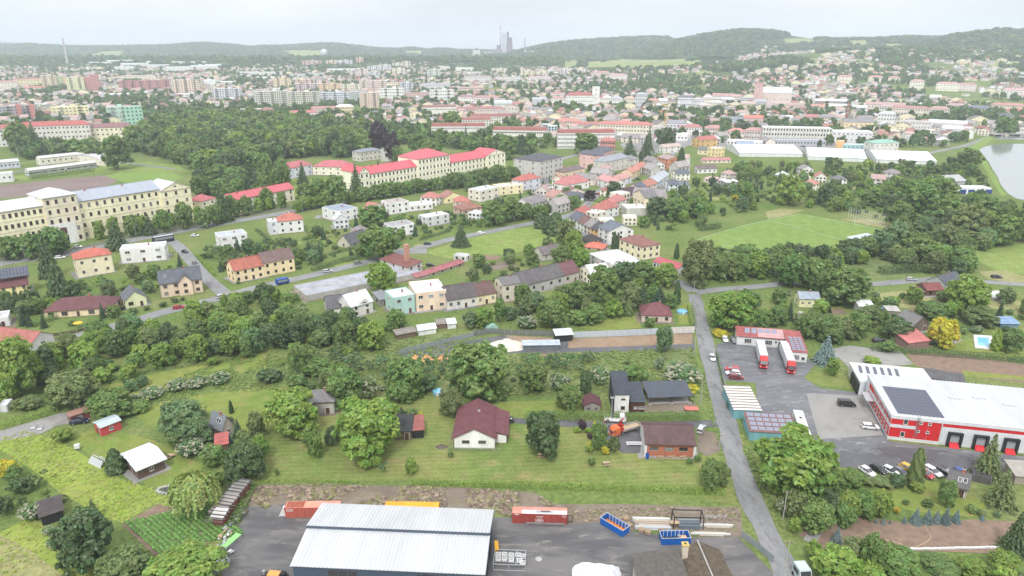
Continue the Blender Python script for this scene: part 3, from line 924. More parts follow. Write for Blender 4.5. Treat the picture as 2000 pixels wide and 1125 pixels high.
CINDER=paving_mat('cinder_pitch',(0.175,0.128,0.118),(0.20,0.15,0.138),(0.165,0.125,0.11),0.03,0.5,0,0.95)
PAINTL=mat('line_paint',(0.62,0.62,0.60),0.8,0.15,3.0)
# ---------------------------------------------------------------- terrain
def build_terrain():
 xs=np.concatenate([np.arange(-14000,-5000,600),np.arange(-5000,-1500,100),np.arange(-1500,3600,50),np.arange(3600,14001,500)])
 ys=np.concatenate([np.arange(-1200,1100,230),np.arange(1100,4600,45),np.arange(4600,7200,130),np.arange(7200,13001,500)])
 X,Y=np.meshgrid(xs,ys)
 Z=HTv(X,Y)
 nx,ny=len(xs),len(ys)
 vs=np.stack([X,Y,Z],-1).reshape(-1,3)
 fs=[(j*nx+i,j*nx+i+1,(j+1)*nx+i+1,(j+1)*nx+i)for j in range(ny-1)for i in range(nx-1)]
 me=bpy.data.meshes.new('terrain')
 me.from_pydata(vs.tolist(),[],fs)
 me.polygons.foreach_set('use_smooth',[True]*len(me.polygons))
 m,n,p,L=newmat('terrain')
 at=n.nodes.new('ShaderNodeAttribute');at.attribute_name='wood'
 MATS['terrain']=m
 n.nodes.remove(p)
 ga=n.nodes.new('ShaderNodeGroup')if False else None
 def sh(src,at_col):
  pb=n.nodes.new('ShaderNodeBsdfPrincipled');pb.inputs['Roughness'].default_value=0.95;pb.inputs['Specular IOR Level'].default_value=0.05
  L(at_col,pb.inputs['Base Color']);return pb
 tc=n.nodes.new('ShaderNodeTexCoord')
 def noise(s,d=5):
  q=n.nodes.new('ShaderNodeTexNoise');q.inputs['Scale'].default_value=s;q.inputs['Detail'].default_value=d;q.inputs['Roughness'].default_value=.62
  L(tc.outputs['Object'],q.inputs['Vector']);return q.outputs[0]
 def ramp(f,els):
  r=n.nodes.new('ShaderNodeValToRGB')
  while len(r.color_ramp.elements)<len(els):r.color_ramp.elements.new(0.5)
  for e,(pos,c)in zip(r.color_ramp.elements,els):e.position=pos;e.color=(*c,1)
  L(f,r.inputs[0]);return r.outputs[0]
 g=ramp(noise(0.03),[(0.3,(0.095,0.150,0.040)),(0.5,(0.135,0.180,0.055)),(0.7,(0.190,0.200,0.080))])
 fmul=n.nodes.new('ShaderNodeVectorMath');fmul.operation='MULTIPLY'
 L(g,fmul.inputs[0]);L(ramp(noise(0.8,4),[(0.3,(.68,)*3),(0.7,(1.32,)*3)]),fmul.inputs[1])
 fo=ramp(noise(0.02),[(0.35,(0.03,0.05,0.022)),(0.65,(0.055,0.085,0.032))])
 mx=n.nodes.new('ShaderNodeMix');mx.data_type='RGBA'
 L(at.outputs['Fac'],mx.inputs[0]);L(fmul.outputs[0],mx.inputs[6]);L(fo,mx.inputs[7])
 pb=sh(None,mx.outputs[2])
 L(pb.outputs[0],n.nodes['Material Output'].inputs['Surface'])
 me.materials.append(m)
 a=me.attributes.new('wood','FLOAT','POINT')
 wood=np.clip((Z-20)/25,0,1)*np.where((X>900)&(Y<2900),0.25,1.0)
 wood=np.where((Y>2600)&(X<500),1.0,wood)
 a.data.foreach_set('value',wood.reshape(-1).astype(np.float32))
 me.update()
 obj('terrain',me,kind='structure')
build_terrain()
def drape(name,poly,m,cell=6,lift=1.5):
 """a field lying on the hills: polygon in photograph pixels laid over the terrain"""
 bm=bmesh.new()
 f=bm.faces.new([bm.verts.new((x,y,0))for x,y in poly])
 bmesh.ops.triangulate(bm,faces=[f])
 for _ in range(3):
  bmesh.ops.subdivide_edges(bm,edges=[e for e in bm.edges if e.calc_length()>cell],cuts=1,use_grid_fill=True)
  bmesh.ops.triangulate(bm,faces=bm.faces)
 for v in bm.verts:
  p=GT(v.co.x,v.co.y)
  v.co=(p.x,p.y,p.z+lift)
 bmesh.ops.recalc_face_normals(bm,faces=bm.faces)
 me=bpy.data.meshes.new(name);bm.to_mesh(me);bm.free();me.materials.append(m)
 return obj(name,me,kind='structure')
FIELDS=[[(1093,121),(1130,117),(1133,132),(1092,133)],[(1142,122),(1215,116),(1262,118),(1330,116),(1352,112),(1378,113),(1345,119),(1342,137),(1280,136),(1200,132),(1148,133)],[(1356,139),(1388,133),(1392,148),(1362,151)],[(550,99),(585,98),(628,99),(633,114),(575,113)],[(165,110),(200,101),(246,99),(240,110),(190,116)],[(1555,124),(1580,115),(1618,114),(1622,122),(1600,131),(1565,130)],[(1530,76),(1598,75.5),(1590,84),(1535,84)],[(1720,96),(1760,93),(1772,87),(1730,86)],[(1672,112),(1690,105),(1705,98),(1708,106),(1695,118),(1675,120)],[(1930,130),(1945,119),(2010,123),(2010,138),(1960,137)],[(785,100),(830,99),(820,108),(790,105)],[(1655,80),(1697,79),(1695,88),(1660,88)],]
for q in FIELDS:drape('field',q,FARF)
# ---------------------------------------------------------------- the ground near by
sheet('field',[(832,492),(905,468),(1000,447),(1050,443),(1078,458),(1085,470),(1045,487),(960,500),(900,508),(850,500)],FIELD)
sheet('football_pitch',[(1345,472),(1450,440),(1560,417),(1650,432),(1745,452),(1740,470),(1690,487),(1640,500),(1560,498),(1470,492),(1400,487)],PITCH_G)
sheet('verge',[(1495,414),(1525,407),(1570,410),(1545,419),(1500,428)],DRYG)
sheet('verge',[(1640,428),(1745,450),(1765,455),(1760,440),(1700,428)],DRYG)
sheet('vegetable_bed',[(238,1024),(310,985),(420,1012),(400,1075),(300,1085)],PLOUGH)
sheet('cinder_pitch',[(0,362),(60,356),(120,349),(200,343),(235,352),(200,366),(80,380),(0,388)],CINDER)
sheet('sports_lawn',[(205,344),(235,336),(275,334),(330,335),(360,345),(330,358),(270,362),(240,355)],PITCH_G)
sheet('lawn',[(95,333),(290,316),(345,322),(372,336),(330,334),(230,334),(130,342),(10,356),(0,350)],FIELD)
sheet('lawn',[(500,362),(560,348),(640,352),(700,372),(640,396),(590,402),(500,400)],LAWN2)
sheet('grass_strip',[(0,470),(120,505),(170,478),(240,462),(330,434),(420,412),(520,392),(600,380),(710,366),(690,392),(600,408),(450,436),(300,470),(150,505),(40,520),(0,525)],ROUGH)
sheet('meadow',[(1600,540),(1660,515),(1715,507),(1780,520),(1800,530),(1740,545)],ROUGH)
sheet('meadow',[(1880,488),(2060,470),(2100,520),(2020,538),(1950,530),(1900,505)],FIELD)
sheet('meadow',[(1912,530),(1960,528),(2040,550),(2000,556),(1930,545)],DRYG)
sheet('meadow',[(1700,575),(1760,568),(1900,585),(2060,590),(2060,620),(1850,604),(1720,600)],DRYG)
sheet('lawn',[(1130,640),(1180,625),(1248,615),(1252,640),(1190,646)],LAWN2)
sheet('lawn',[(1324,600),(1350,588),(1358,632),(1326,634)],LAWN2)
sheet('orchard_grass',[(560,690),(700,672),(870,650),(960,655),(1100,690),(1355,678),(1372,790),(1180,772),(900,770),(640,760),(540,745)],ROUGH)
sheet('lawn',[(180,760),(280,735),(440,700),(520,690),(520,720),(400,742),(260,775),(200,790)],LAWN2)
sheet('lawn',[(245,800),(380,772),(530,755),(600,765),(560,830),(490,850),(420,800),(300,835)],LAWN2)
sheet('lawn',[(120,855),(200,835),(300,860),(400,910),(350,965),(270,940),(180,890)],LAWN2)
sheet('meadow',[(0,858),(50,842),(110,858),(150,880),(235,935),(330,965),(335,995),(300,985),(240,1022),(200,1008),(120,965),(60,915),(0,880)],MEADOW)
sheet('meadow',[(0,1040),(60,1010),(120,1045),(170,1075),(240,1135),(-40,1180),(-60,1060)],MEADOW)
sheet('dry_meadow',[(-60,1060),(0,1044),(60,1075),(130,1130),(60,1200),(-140,1200)],DRYG)
sheet('lawn',[(540,842),(700,870),(880,865),(900,790),(1060,790),(1230,815),(1252,895),(1370,890),(1395,870),(1440,985),(1300,968),(1000,945),(800,938),(490,945),(510,890)],LAWN)
sheet('lawn',[(600,790),(700,770),(880,775),(900,810),(880,870),(700,878),(560,850)],LAWN)
sheet('lawn',[(975,785),(1090,782),(1180,790),(1175,806),(975,812)],LAWN2)
sheet('lawn',[(1560,735),(1630,722),(1672,745),(1685,762),(1600,752)],LAWN)
sheet('lawn',[(1830,670),(1900,660),(1990,680),(2060,690),(2060,705),(1850,690)],LAWN2)
sheet('lawn',[(1440,770),(1455,745),(1470,750),(1412,752),(1420,800),(1430,830),(1470,870),(1465,900),(1440,860)][0:0]or[(1385,700),(1400,700),(1425,790),(1462,868),(1450,880),(1418,800)],LAWN)
sheet('lawn',[(1700,960),(1770,935),(1850,945),(1930,985),(1900,1010),(1790,1000),(1730,985)],LAWN2)
sheet('dirt_bank',[(470,985),(505,948),(620,946),(900,952),(1040,962),(1085,985),(1230,985),(1445,992),(1452,1050),(1300,1035),(1110,1040),(960,1000),(620,992),(520,1000)],DIRT)
sheet('asphalt_yard',[(470,992),(560,985),(700,992),(1000,1012),(1120,1024),(1200,1018),(1240,1040),(1340,1050),(1440,1048),(1520,1130),(1560,1260),(400,1260),(430,1130)],ASPH)
sheet('dirt_plot',[(770,690),(900,668),(985,655),(1090,668),(1352,650),(1357,682),(1120,690),(960,690),(800,700)],ASPHDK)
sheet('dirt_plot',[(1110,662),(1250,655),(1352,652),(1352,672),(1240,676),(1110,680)],DIRTR)
sheet('dirt_plot',[(985,655),(1080,660),(1085,668),(1020,672)],DIRTR)
sheet('asphalt_yard',[(1400,672),(1440,662),(1480,672),(1545,676),(1592,712),(1570,738),(1600,758),(1700,770),(1712,800),(1735,862),(2000,892),(2120,905),(2120,985),(2000,945),(1830,932),(1640,912),(1560,880),(1545,862),(1556,812),(1480,806),(1476,748),(1410,742),(1398,700)],ASPHWET)
sheet('car_park',[(1575,768),(1690,774),(1700,800),(1725,850),(1600,858)],GRAVEL)
sheet('asphalt_yard',[(1740,872),(1840,880),(2120,915),(2120,980),(2000,945),(1830,932),(1640,912),(1640,880)],ASPHDK)
sheet('gravel_plot',[(1600,685),(1660,675),(1760,688),(1785,712),(1662,722),(1640,700)],GRAVEL)
sheet('ploughed_field',[(1770,690),(1850,690),(2000,712),(2120,722),(2120,760),(2000,748),(1900,736),(1790,716)],PLOUGH)
sheet('grass_strip',[(1878,724),(2120,745),(2120,752),(1885,735)],LAWN2)
sheet('vegetable_plot',[(1560,1045),(1620,1005),(1700,1012),(1780,1022),(1900,1015),(2010,1020),(2010,1085),(1850,1078),(1650,1074),(1600,1070)],PLOUGH)
sheet('driveway',[(965,815),(1130,822),(1250,826),(1400,820),(1405,834),(1256,836),(1250,885),(1225,884),(1180,856),(1165,838),(990,826)],ASPHDK)
sheet('driveway',[(1250,885),(1215,885),(1190,862),(1180,850),(1240,845)],ASPHDK)
sheet('driveway',[(1230,805),(1355,808),(1360,786),(1265,790)],DIRT)
sheet('driveway',[(-30,850),(40,830),(115,808),(170,800),(178,820),(110,832),(80,848),(0,862)],GRAVEL)
sheet('dirt_plot',[(1362,838),(1398,846),(1408,880),(1380,892),(1362,880)],DIRT)
sheet('town_paving',[(1180,212),(1300,214),(1480,216),(1660,222),(1700,214),(1660,200),(1560,196),(1440,190),(1250,188),(1180,192)],GRAVEL)
sheet('town_paving',[(1210,282),(1290,262),(1360,240),(1500,240),(1640,250),(1720,262),(1760,300),(1640,296),(1500,296),(1440,290),(1340,284),(1280,300),(1225,296)],GRAVEL)
sheet('town_paving',[(1740,246),(1880,240),(1900,262),(1860,272),(1760,268)],GRAVEL)
sheet('car_park',[(1215,286),(1290,274),(1330,280),(1250,306)],ROADM)
for i in range(46):
 px,py=rnd.choice([(rnd.uniform(440,1040),rnd.uniform(420,520)),(rnd.uniform(1330,1850),rnd.uniform(340,400)),(rnd.uniform(1560,1990),rnd.uniform(590,650)),(rnd.uniform(1010,1300),rnd.uniform(360,430))])
 c=G(px,py);a=rnd.choice([.1,.45,-.3]);w,d=rnd.uniform(3,9),rnd.uniform(2,6)
 sheet('garden_bed',[(c.x+x*math.cos(a)-y*math.sin(a),c.y+x*math.sin(a)+y*math.cos(a))for x,y in((-w,-d),(w,-d),(w,d),(-w,d))],[PLOUGH,DIRT,LAWN2,DRYG,FIELD,GRAVEL][i%6],px=False,lift=.03+.0004*i)
road('town_road',[(1030,335),(1075,318),(1130,302),(1190,296),(1260,300),(1310,290)],7,ROADM,register=True)
road('town_road',[(1355,272),(1400,262),(1450,262),(1490,288),(1640,298),(1760,305),(1860,290),(1905,278),(1935,266)],7,ROADM)
road('camp_road',[(-40,352),(60,330),(150,308),(200,312),(275,322),(340,330)],5,LANE)
road('main_road',[(-120,560),(0,516),(110,500),(200,482),(310,459),(440,436),(560,415),(700,388),(850,368),(950,350),(1030,335)],9,ROADM)
road('tram_track',[(-120,545),(0,507),(150,485),(300,452),(440,428),(560,407),(700,381),(850,361),(950,345),(1030,331)],5.5,TRACKM)
road('residential_street',[(-40,720),(60,690),(160,655),(235,635),(320,610),(400,590),(445,578),(510,560),(600,540),(720,511),(800,490),(880,468),(960,452),(1040,436),(1090,428),(1135,412)],7,ROADM)
road('side_road',[(318,462),(345,478),(370,505),(400,540),(440,575)],6,ROADM)
road('village_street',[(1355,570),(1335,556),(1300,540),(1262,530),(1200,500),(1150,462),(1135,420),(1165,380),(1205,350),(1248,335),(1290,315),(1330,290),(1355,270)],6,ROADM)
road('country_lane',[(1545,1240),(1535,1125),(1508,1060),(1478,1000),(1452,940),(1432,880),(1420,830),(1405,770),(1390,715),(1378,670),(1368,630),(1362,600),(1355,575)],5.4,LANE,ragged=0.35)
road('lake_road',[(1360,572),(1400,566),(1480,560),(1560,552),(1680,556),(1790,548),(1850,545),(1940,552),(2000,556),(2120,565)],5.5,ROADM)
road('garden_path',[(410,905),(420,870),(412,845),(405,835)],1.2,GRAVEL)
road('garden_path',[(1640,1000),(1600,1030),(1580,1060)],2.5,GRAVEL)
def pline(pts):road('pitch_line',pts,0.16,PAINTL,register=False)
pline([(1352,472),(1450,442),(1558,419)]);pline([(1558,419),(1650,435),(1736,453)])
pline([(1500,430),(1560,445),(1640,468),(1690,484)])
# ---------------------------------------------------------------- water
WATER=None
def water_mat():
 m,n,p,L=newmat('lake_water')
 p.inputs['Base Color'].default_value=(0.27,0.29,0.29,1)  # pale base colour stands in for sky reflected off the water
 p.inputs['Roughness'].default_value=0.06
 p.inputs['Specular IOR Level'].default_value=1.0
 p.inputs['IOR'].default_value=1.33
 tcn=n.nodes.new('ShaderNodeTexCoord');nz=n.nodes.new('ShaderNodeTexNoise');nz.inputs['Scale'].default_value=0.5;nz.inputs['Detail'].default_value=3
 L(tcn.outputs['Object'],nz.inputs['Vector'])
 b=n.nodes.new('ShaderNodeBump');b.inputs['Strength'].default_value=0.06;b.inputs['Distance'].default_value=0.3
 L(nz.outputs[0],b.inputs['Height']);L(b.outputs[0],p.inputs['Normal'])
 return m
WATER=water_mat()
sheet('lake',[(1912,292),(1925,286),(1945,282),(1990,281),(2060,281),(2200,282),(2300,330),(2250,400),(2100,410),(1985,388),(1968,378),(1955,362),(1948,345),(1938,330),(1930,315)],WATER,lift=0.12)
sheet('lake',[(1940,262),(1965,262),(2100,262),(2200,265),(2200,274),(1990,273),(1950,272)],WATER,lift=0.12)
sheet('lake_bank',[(1878,292),(1900,284),(1925,268),(1938,265),(1938,272),(1922,286),(1910,294),(1928,317),(1936,332),(1946,346),(1953,364),(1967,381),(1955,384),(1935,350),(1920,325),(1900,305)],PITCH_G,lift=0.16)
# ---------------------------------------------------------------- air
def build_haze():
 b=MB()
 vm=bpy.data.materials.new('haze');vm.use_nodes=True
 n=vm.node_tree;n.nodes.clear()
 o=n.nodes.new('ShaderNodeOutputMaterial');v=n.nodes.new('ShaderNodeVolumePrincipled')
 v.inputs['Color'].default_value=(0.82,0.89,1.0,1)
 v.inputs['Density'].default_value=HAZE_DENSITY
 v.inputs['Anisotropy'].default_value=0.0
 n.links.new(v.outputs[0],o.inputs['Volume'])
 b.box(-14500,14500,-1600,13500,-1.5,330,vm)
 me=b.mesh('haze')
 obj('haze',me,kind='stuff',label='pale summer haze over the whole valley')
HAZE_DENSITY=0.00014
build_haze()
# ================================================================ buildings close to the camera
def frame_at(p,yaw):
 c,s=math.cos(yaw),math.sin(yaw)
 def loc(q):return((q.x-p[0])*c+(q.y-p[1])*s,-(q.x-p[0])*s+(q.y-p[1])*c)
 return loc
SLATE=cmat((78,92,110),'metal')
WHITEMET=mat('white_roof_sheet',(0.47,0.48,0.49),0.5,0.10,0.25,spec=0.4,squash=(1,0.12,1))
# ---- slate blue workshop with the white ribbed roof
def workshop():
 yaw=R(-3.5)
 t=thing('workshop','large slate blue workshop with white ribbed metal roof in the asphalt yard','workshop',(-23.3,114.5,0),yaw)
 landmark('the slate blue workshop',770,1060)
 OCC.append((-30,114,11));OCC.append((-16,114,11))
 w,d=37.3,18.4
 b=MB()
 b.prism([(-d/2,-0.2),(d/2,-0.2),(d/2,5.9),(0,7.45),(0,6.95),(-d/2,5.85)],'x',-w/2+.15,w/2-.15,SLATE)
 add_part(t,'wall',b)
 pan=MB();pan.box(-1.82,1.82,-0.04,0,0.1,5.7,SLATE);pm=pan.mesh('wall_panel')
 for i in range(10):
  obj('wall_panel',pm,t,(-w/2+1.95+i*3.71,-d/2,0))
 pm2=MB().box(-1.43,1.43,-0.04,0,0.1,5.6,SLATE).mesh('wall_panel')
 for i in range(6):
  obj('wall_panel',pm2,t,(w/2-.15,-d/2+1.55+i*3.05,0),math.pi/2)
 r=corrugated(w+.5,d/2+.5,0,1.1,0.74,0.12,WHITEMET)
 obj('roof',r.mesh('roof_sheet'),t,(0,-d/2-.45,5.93))
 r=corrugated(w+.5,d/2+.5,1.72,0,0.74,0.12,WHITEMET)
 obj('roof',r.mesh('roof_sheet'),t,(0,0.0,5.95))
 b=MB();b.box(-w/2-.2,w/2+.2,-0.06,0.06,7.06,7.62,SLATE)
 add_part(t,'ridge_flashing',b)
 for s in(-1,1):
  b=MB();b.prism([(-d/2-.4,5.72),(0,6.95),(0,7.6),(d/2+.4,5.85),(d/2+.4,5.6),(0,6.7)],'x',s*(w/2+.27)-.03,s*(w/2+.27)+.03,cmat((70,80,96),'metal'))
  add_part(t,'verge_trim',b)
 wm=MB()
 wm.box(-2.8,2.8,-0.09,-0.045,-0.75,0.75,FRAMEB)
 wm.box(-2.7,2.7,-0.10,-0.08,-0.65,0.65,GLASS)
 for x in(-.93,.93):wm.box(x-.08,x+.08,-0.13,-0.09,-.68,.68,SLATE)
 wme=wm.mesh('window')
 for x in(-8.8,8.6):obj('window',wme,t,(x,-d/2,4.2))
 b=MB();b.box(-1.6,1.6,-.1,-.045,0,3.6,cmat((60,66,76),'metal'))
 for x in(-3.5,3.0):add_part(t,'roller_door',MB().box(-1.7,1.7,-.1,-.045,0.05,4.2,DARK),(w/2-.15,x,0),math.pi/2)
 b=MB();b.box(-.25,.25,-.3,-.06,4.9,5.9,SLATE);add_part(t,'vent_box',b,(6.6,-d/2,0))
workshop()
# ---- red and white dispatch warehouse
def dispatch():
 A=(101.7,160.9);yaw=R(-12.7)
 t=thing('warehouse','red and white dispatch warehouse with white ribbed roof and black loading docks','warehouse',(*A,0),yaw)
 landmark('the red and white warehouse',1850,800)
 for x,y in((8,10),(25,10),(42,10)):
  q=Vector((A[0],A[1],0));c,s=math.cos(yaw),math.sin(yaw)
  OCC.append((A[0]+x*c-y*s,A[1]+x*s+y*c,13))
 L_,D_,H_=62,24.6,7.4
 WH=cmat((226,228,230),'metal')
 b=MB();b.box(0.02,L_,0.02,D_,-.2,H_-.5,WH);add_part(t,'wall',b)
 pan=MB().box(0.0,3.0,-0.06,0,0.9,6.6,REDP).mesh('red_panel')
 for i in range(4):obj('red_panel',pan,t,(0.05+i*3.07,0.02,0))
 pan=MB().box(0.0,3.0,-0.06,0,0.9,6.6,REDP).mesh('red_panel')
 for i in range(7):obj('red_panel',pan,t,(0.02,3.35+i*3.05,0),-math.pi/2)
 add_part(t,'white_band',MB().box(0.0,6.4,-.1,-.062,3.75,4.7,WH),(0,.02,0))
 add_part(t,'white_band',MB().box(-.1,-.062,0,21.4,3.75,4.7,WH),(.02,0,0))
 wp=MB().box(0,3.9,-.05,0,0.2,5.3,WH).mesh('white_panel')
 for i in range(12):obj('white_panel',wp,t,(12.6+i*4.0,.02,0))
 for i in range(12):obj('red_stripe',MB().box(0,3.96,-.055,0,5.42,6.55,REDP).mesh('red_stripe')if i==0 else bpy.data.meshes['red_stripe'],t,(12.6+i*4.0,.02,0))
 b=MB()
 b.box(-.15,L_,-.15,.3,H_-1.0,H_,WH);b.box(-.15,.3,.3,D_,H_-1.0,H_,WH);b.box(-.15,L_,D_,D_+.3,H_-1.0,H_-.1,WH)
 add_part(t,'parapet',b)
 r=corrugated(L_-.4,D_-.4,0,0.5,1.0,0.12,WHITEMET)
 obj('roof',r.mesh('roof_sheet'),t,(L_/2+.1,0.35,H_-.42))
 pv=MB();pv.box(-.5,.5,-.82,.82,0,.04,PVGLASS);pv.box(-.52,.52,-.84,.84,-.03,0.0,CHROME);pvm=pv.mesh('solar_panel')
 for i in range(11):
  for j in range(9):
   y=2.6+j*1.72
   obj('solar_panel',pvm,t,(2.4+i*1.04,y,H_-.42+.12+0.5*y/24.2))
 for x,y in((20,14),(26.5,15.5),(33,13),(40,16),(47,14)):
  z=H_-.4+.5*y/24
  add_part(t,'skylight',MB().box(-1.6,1.6,-.45,.45,0,.28,cmat((205,208,210),'metal')),(x,y,z))
 wm=window_mesh(1.1,1.5,FRAME,0)
 ws=window_mesh(0.8,0.7,FRAME,0)
 for x,z,m in((3.6,5.75,wm),(3.4,1.95,wm),(7.3,5.8,ws),(9.4,5.8,ws),(7.0,3.3,ws),(9.3,3.3,ws)):
  obj('window',m,t,(x,-.05,z))
 for k in range(7):
  for z in(2.3,5.6):obj('window',wm,t,(-.05,2.0+k*2.35,z),-math.pi/2)
 b=MB()
 for x in(-.3,.3):b.box(x-.03,x+.03,-.35,-.29,1.6,H_+1.0,CHROME)
 for i in range(20):b.box(-.27,.27,-.34,-.30,1.8+i*.32,1.84+i*.32,CHROME)
 add_part(t,'ladder',b,(6.5,0,0))
 for x in(15.9,22.05,29.1,36.0,43.0):
  b=MB()
  b.box(-1.75,-1.2,-.75,.0,0.1,3.7,BLACKP);b.box(1.2,1.75,-.75,.0,.1,3.7,BLACKP);b.box(-1.75,1.75,-.78,0,3.7,4.2,BLACKP)
  dk=add_part(t,'dock_shelter',b,(x,-.04,0))
  add_part(dk,'dock_door',MB().box(-1.18,1.18,-.12,-.02,1.2,3.68,cmat((170,174,178),'metal')))
  add_part(dk,'dock_ramp',MB().prism([(-1.4,0),(0,0),(0,1.15),(-1.4,0.15)],'x',-1.15,1.15,REDP))
 add_part(t,'drainpipe',MB().tube((0,-.12,0),(0,-.12,6.6),.07,WHITEP),(12.45,0,0))
 add_part(t,'plinth',MB().box(-.12,12.5,-.12,.02,-.2,.88,WH))
 b=MB();b.box(-2.2,-.05,15.0,20.5,3.2,3.45,cmat((190,192,194),'metal'))
 for y in(15.2,20.2):b.tube((-2.0,y,0),(-2.0,y,3.2),.06,CHROME)
 add_part(t,'entrance_canopy',b)
 c,s=math.cos(yaw),math.sin(yaw)
 def Wp(x,y):return(A[0]+x*c-y*s,A[1]+x*s+y*c,0)
 p=Wp(9.0,31.6)
 OCC.append((p[0],p[1],11))
 t2=thing('depot','low white flat-roofed depot joined behind the red and white warehouse','depot',p,yaw)
 landmark('the low white depot',1730,730)
 b=MB();b.box(-10.6,10.6,-6.6,7.0,-.2,4.4,WH);add_part(t2,'wall',b)
 b=MB();b.box(-10.8,10.8,-6.6,7.2,4.4,4.62,mat('white_membrane',(0.58,0.59,0.60),.6,.08));rr=add_part(t2,'roof',b)
 for i in range(6):
  b=MB();b.prism([(-2.6,0),(2.6,0),(2.6,.05),(-2.6,.05)],'x',-.5,.5,PVGLASS)
  o=obj('solar_panel',bpy.data.meshes.get('depot_solar')or b.mesh('depot_solar'),rr,(-8.6+i*2.1,2.2,4.75));o.rotation_euler=(0,R(18),R(-8))
 for i in range(3):
  b=MB();b.box(-.5,0,-1.3,1.3,.1,3.6,BLACKP);dk=add_part(t2,'dock_shelter',b,(-10.62,-5.0+i*3.0,0))
 p=Wp(25.4,37.4)
 t3=thing('lean_to','low dark flat-roofed annexe behind the white depot','annexe',p,yaw+R(-14))
 add_part(t3,'wall',MB().box(-5.4,5.4,-3.6,3.6,-.2,3.4,cmat((150,148,146),'wall')))
 add_part(t3,'roof',MB().box(-5.6,5.6,-3.8,3.8,3.4,3.6,cmat((100,98,100),'bitumen')))
dispatch()
# ---- L shaped yard office with red roofs
def office():
 yaw=R(-12)
 t=thing('yard_office','L-shaped white yard office with red roofs and solar panels behind the lorries','office',(90.5,224.0,0),yaw)
 landmark('the white yard office',1510,665)
 OCC.append((90,224,9));OCC.append((100,217,6))
 b=MB();b.prism([(-2.8,-.2),(3.4,-.2),(3.4,4.4),(-2.8,3.4)],'x',-10,9.6,WHITEP);add_part(t,'wall',b)
 RR=cmat((178,78,74),'roof')
 rb=corrugated(20.2,7.0,0,1.15,0.55,0.05,RR);r1=obj('roof',rb.mesh('roof'),t,(-.2,-3.3,3.42))
 pvm=MB().box(-.85,.85,-1.3,1.3,0,.06,PVSHEEN).mesh('solar_panel')
 for i in range(5):
  o=obj('solar_panel',pvm,r1,(-6.2+i*2.3,3.8,.95));o.rotation_euler=(R(22),0,R(-6))
 add_part(t,'roof_patch',MB().add([(-3.0,-3.1,3.66),(9.2,-3.1,3.66),(9.2,3.0,4.66),(-3.0,3.0,4.66)],[(0,1,2,3)],cmat((214,150,150),'roof')))
 wm=window_mesh(2.4,1.7,FRAME,3)
 for x in(-6.2,0.8):obj('window',wm,t,(x,-2.8,1.7))
 for x in(3.2,6.2):obj('window',window_mesh(.8,.9,FRAME,0),t,(x,-2.8,2.1))
 obj('door',door_mesh(1.3,2.3,FRAMEB),t,(4.7,-2.8,0))
 b=MB();b.box(6.2,11.6,-13.6,-2.9,-.2,3.5,WHITEP);add_part(t,'wall',b)
 r2=add_part(t,'roof',MB().add([(6.0,-13.8,3.52),(11.8,-13.8,3.52),(11.8,3.0,4.5),(6.0,3.0,4.5),(6.0,-13.8,3.72),(11.8,-13.8,3.72),(11.8,3.0,4.7),(6.0,3.0,4.7)],[(0,1,2,3),(4,5,6,7),(0,1,5,4),(1,2,6,5),(2,3,7,6),(3,0,4,7)],RR))
 pvm2=MB().box(-.62,.62,-.55,.55,0,.08,PVSHEEN).mesh('solar_panel')
 for i in range(3):
  for j in range(7):
   o=obj('solar_panel',pvm2,r2,(7.5+i*1.5,-12.2+j*1.5,3.82+(j*1.5+1.6)*.058));o.rotation_euler=(R(3),0,0)
 obj('window',window_mesh(2.2,1.3,FRAMEB,1),t,(8.0,-13.6,1.7))
 obj('window',window_mesh(1.2,1.2,FRAME,0),t,(10.4,-13.6,1.4))
 for y in(-5,-8,-11):obj('window',window_mesh(1.0,1.2,FRAMEB,0),t,(6.2,y,1.8),-math.pi/2)
 p=G(1557,654)
 c=thing('square_chimney','tall pale square chimney with rungs standing behind the white yard office','chimney',p,yaw)
 H_=zat(p,610)
 add_part(c,'shaft',MB().box(-.6,.6,-.6,.6,-.2,H_,cmat((205,196,184),'wall')))
 b=MB()
 for i in range(int(H_/1.6)):b.box(-.42,.42,-.72,-.6,.8+i*1.6,.95+i*1.6,FRAMEB)
 for x in(-.45,.45):b.box(x-.05,x+.05,-.68,-.6,.3,H_-.1,FRAMEB)
 add_part(c,'rungs',b)
 add_part(c,'cap',MB().box(-.7,.7,-.7,.7,H_,H_+.15,CONCRETE))
office()
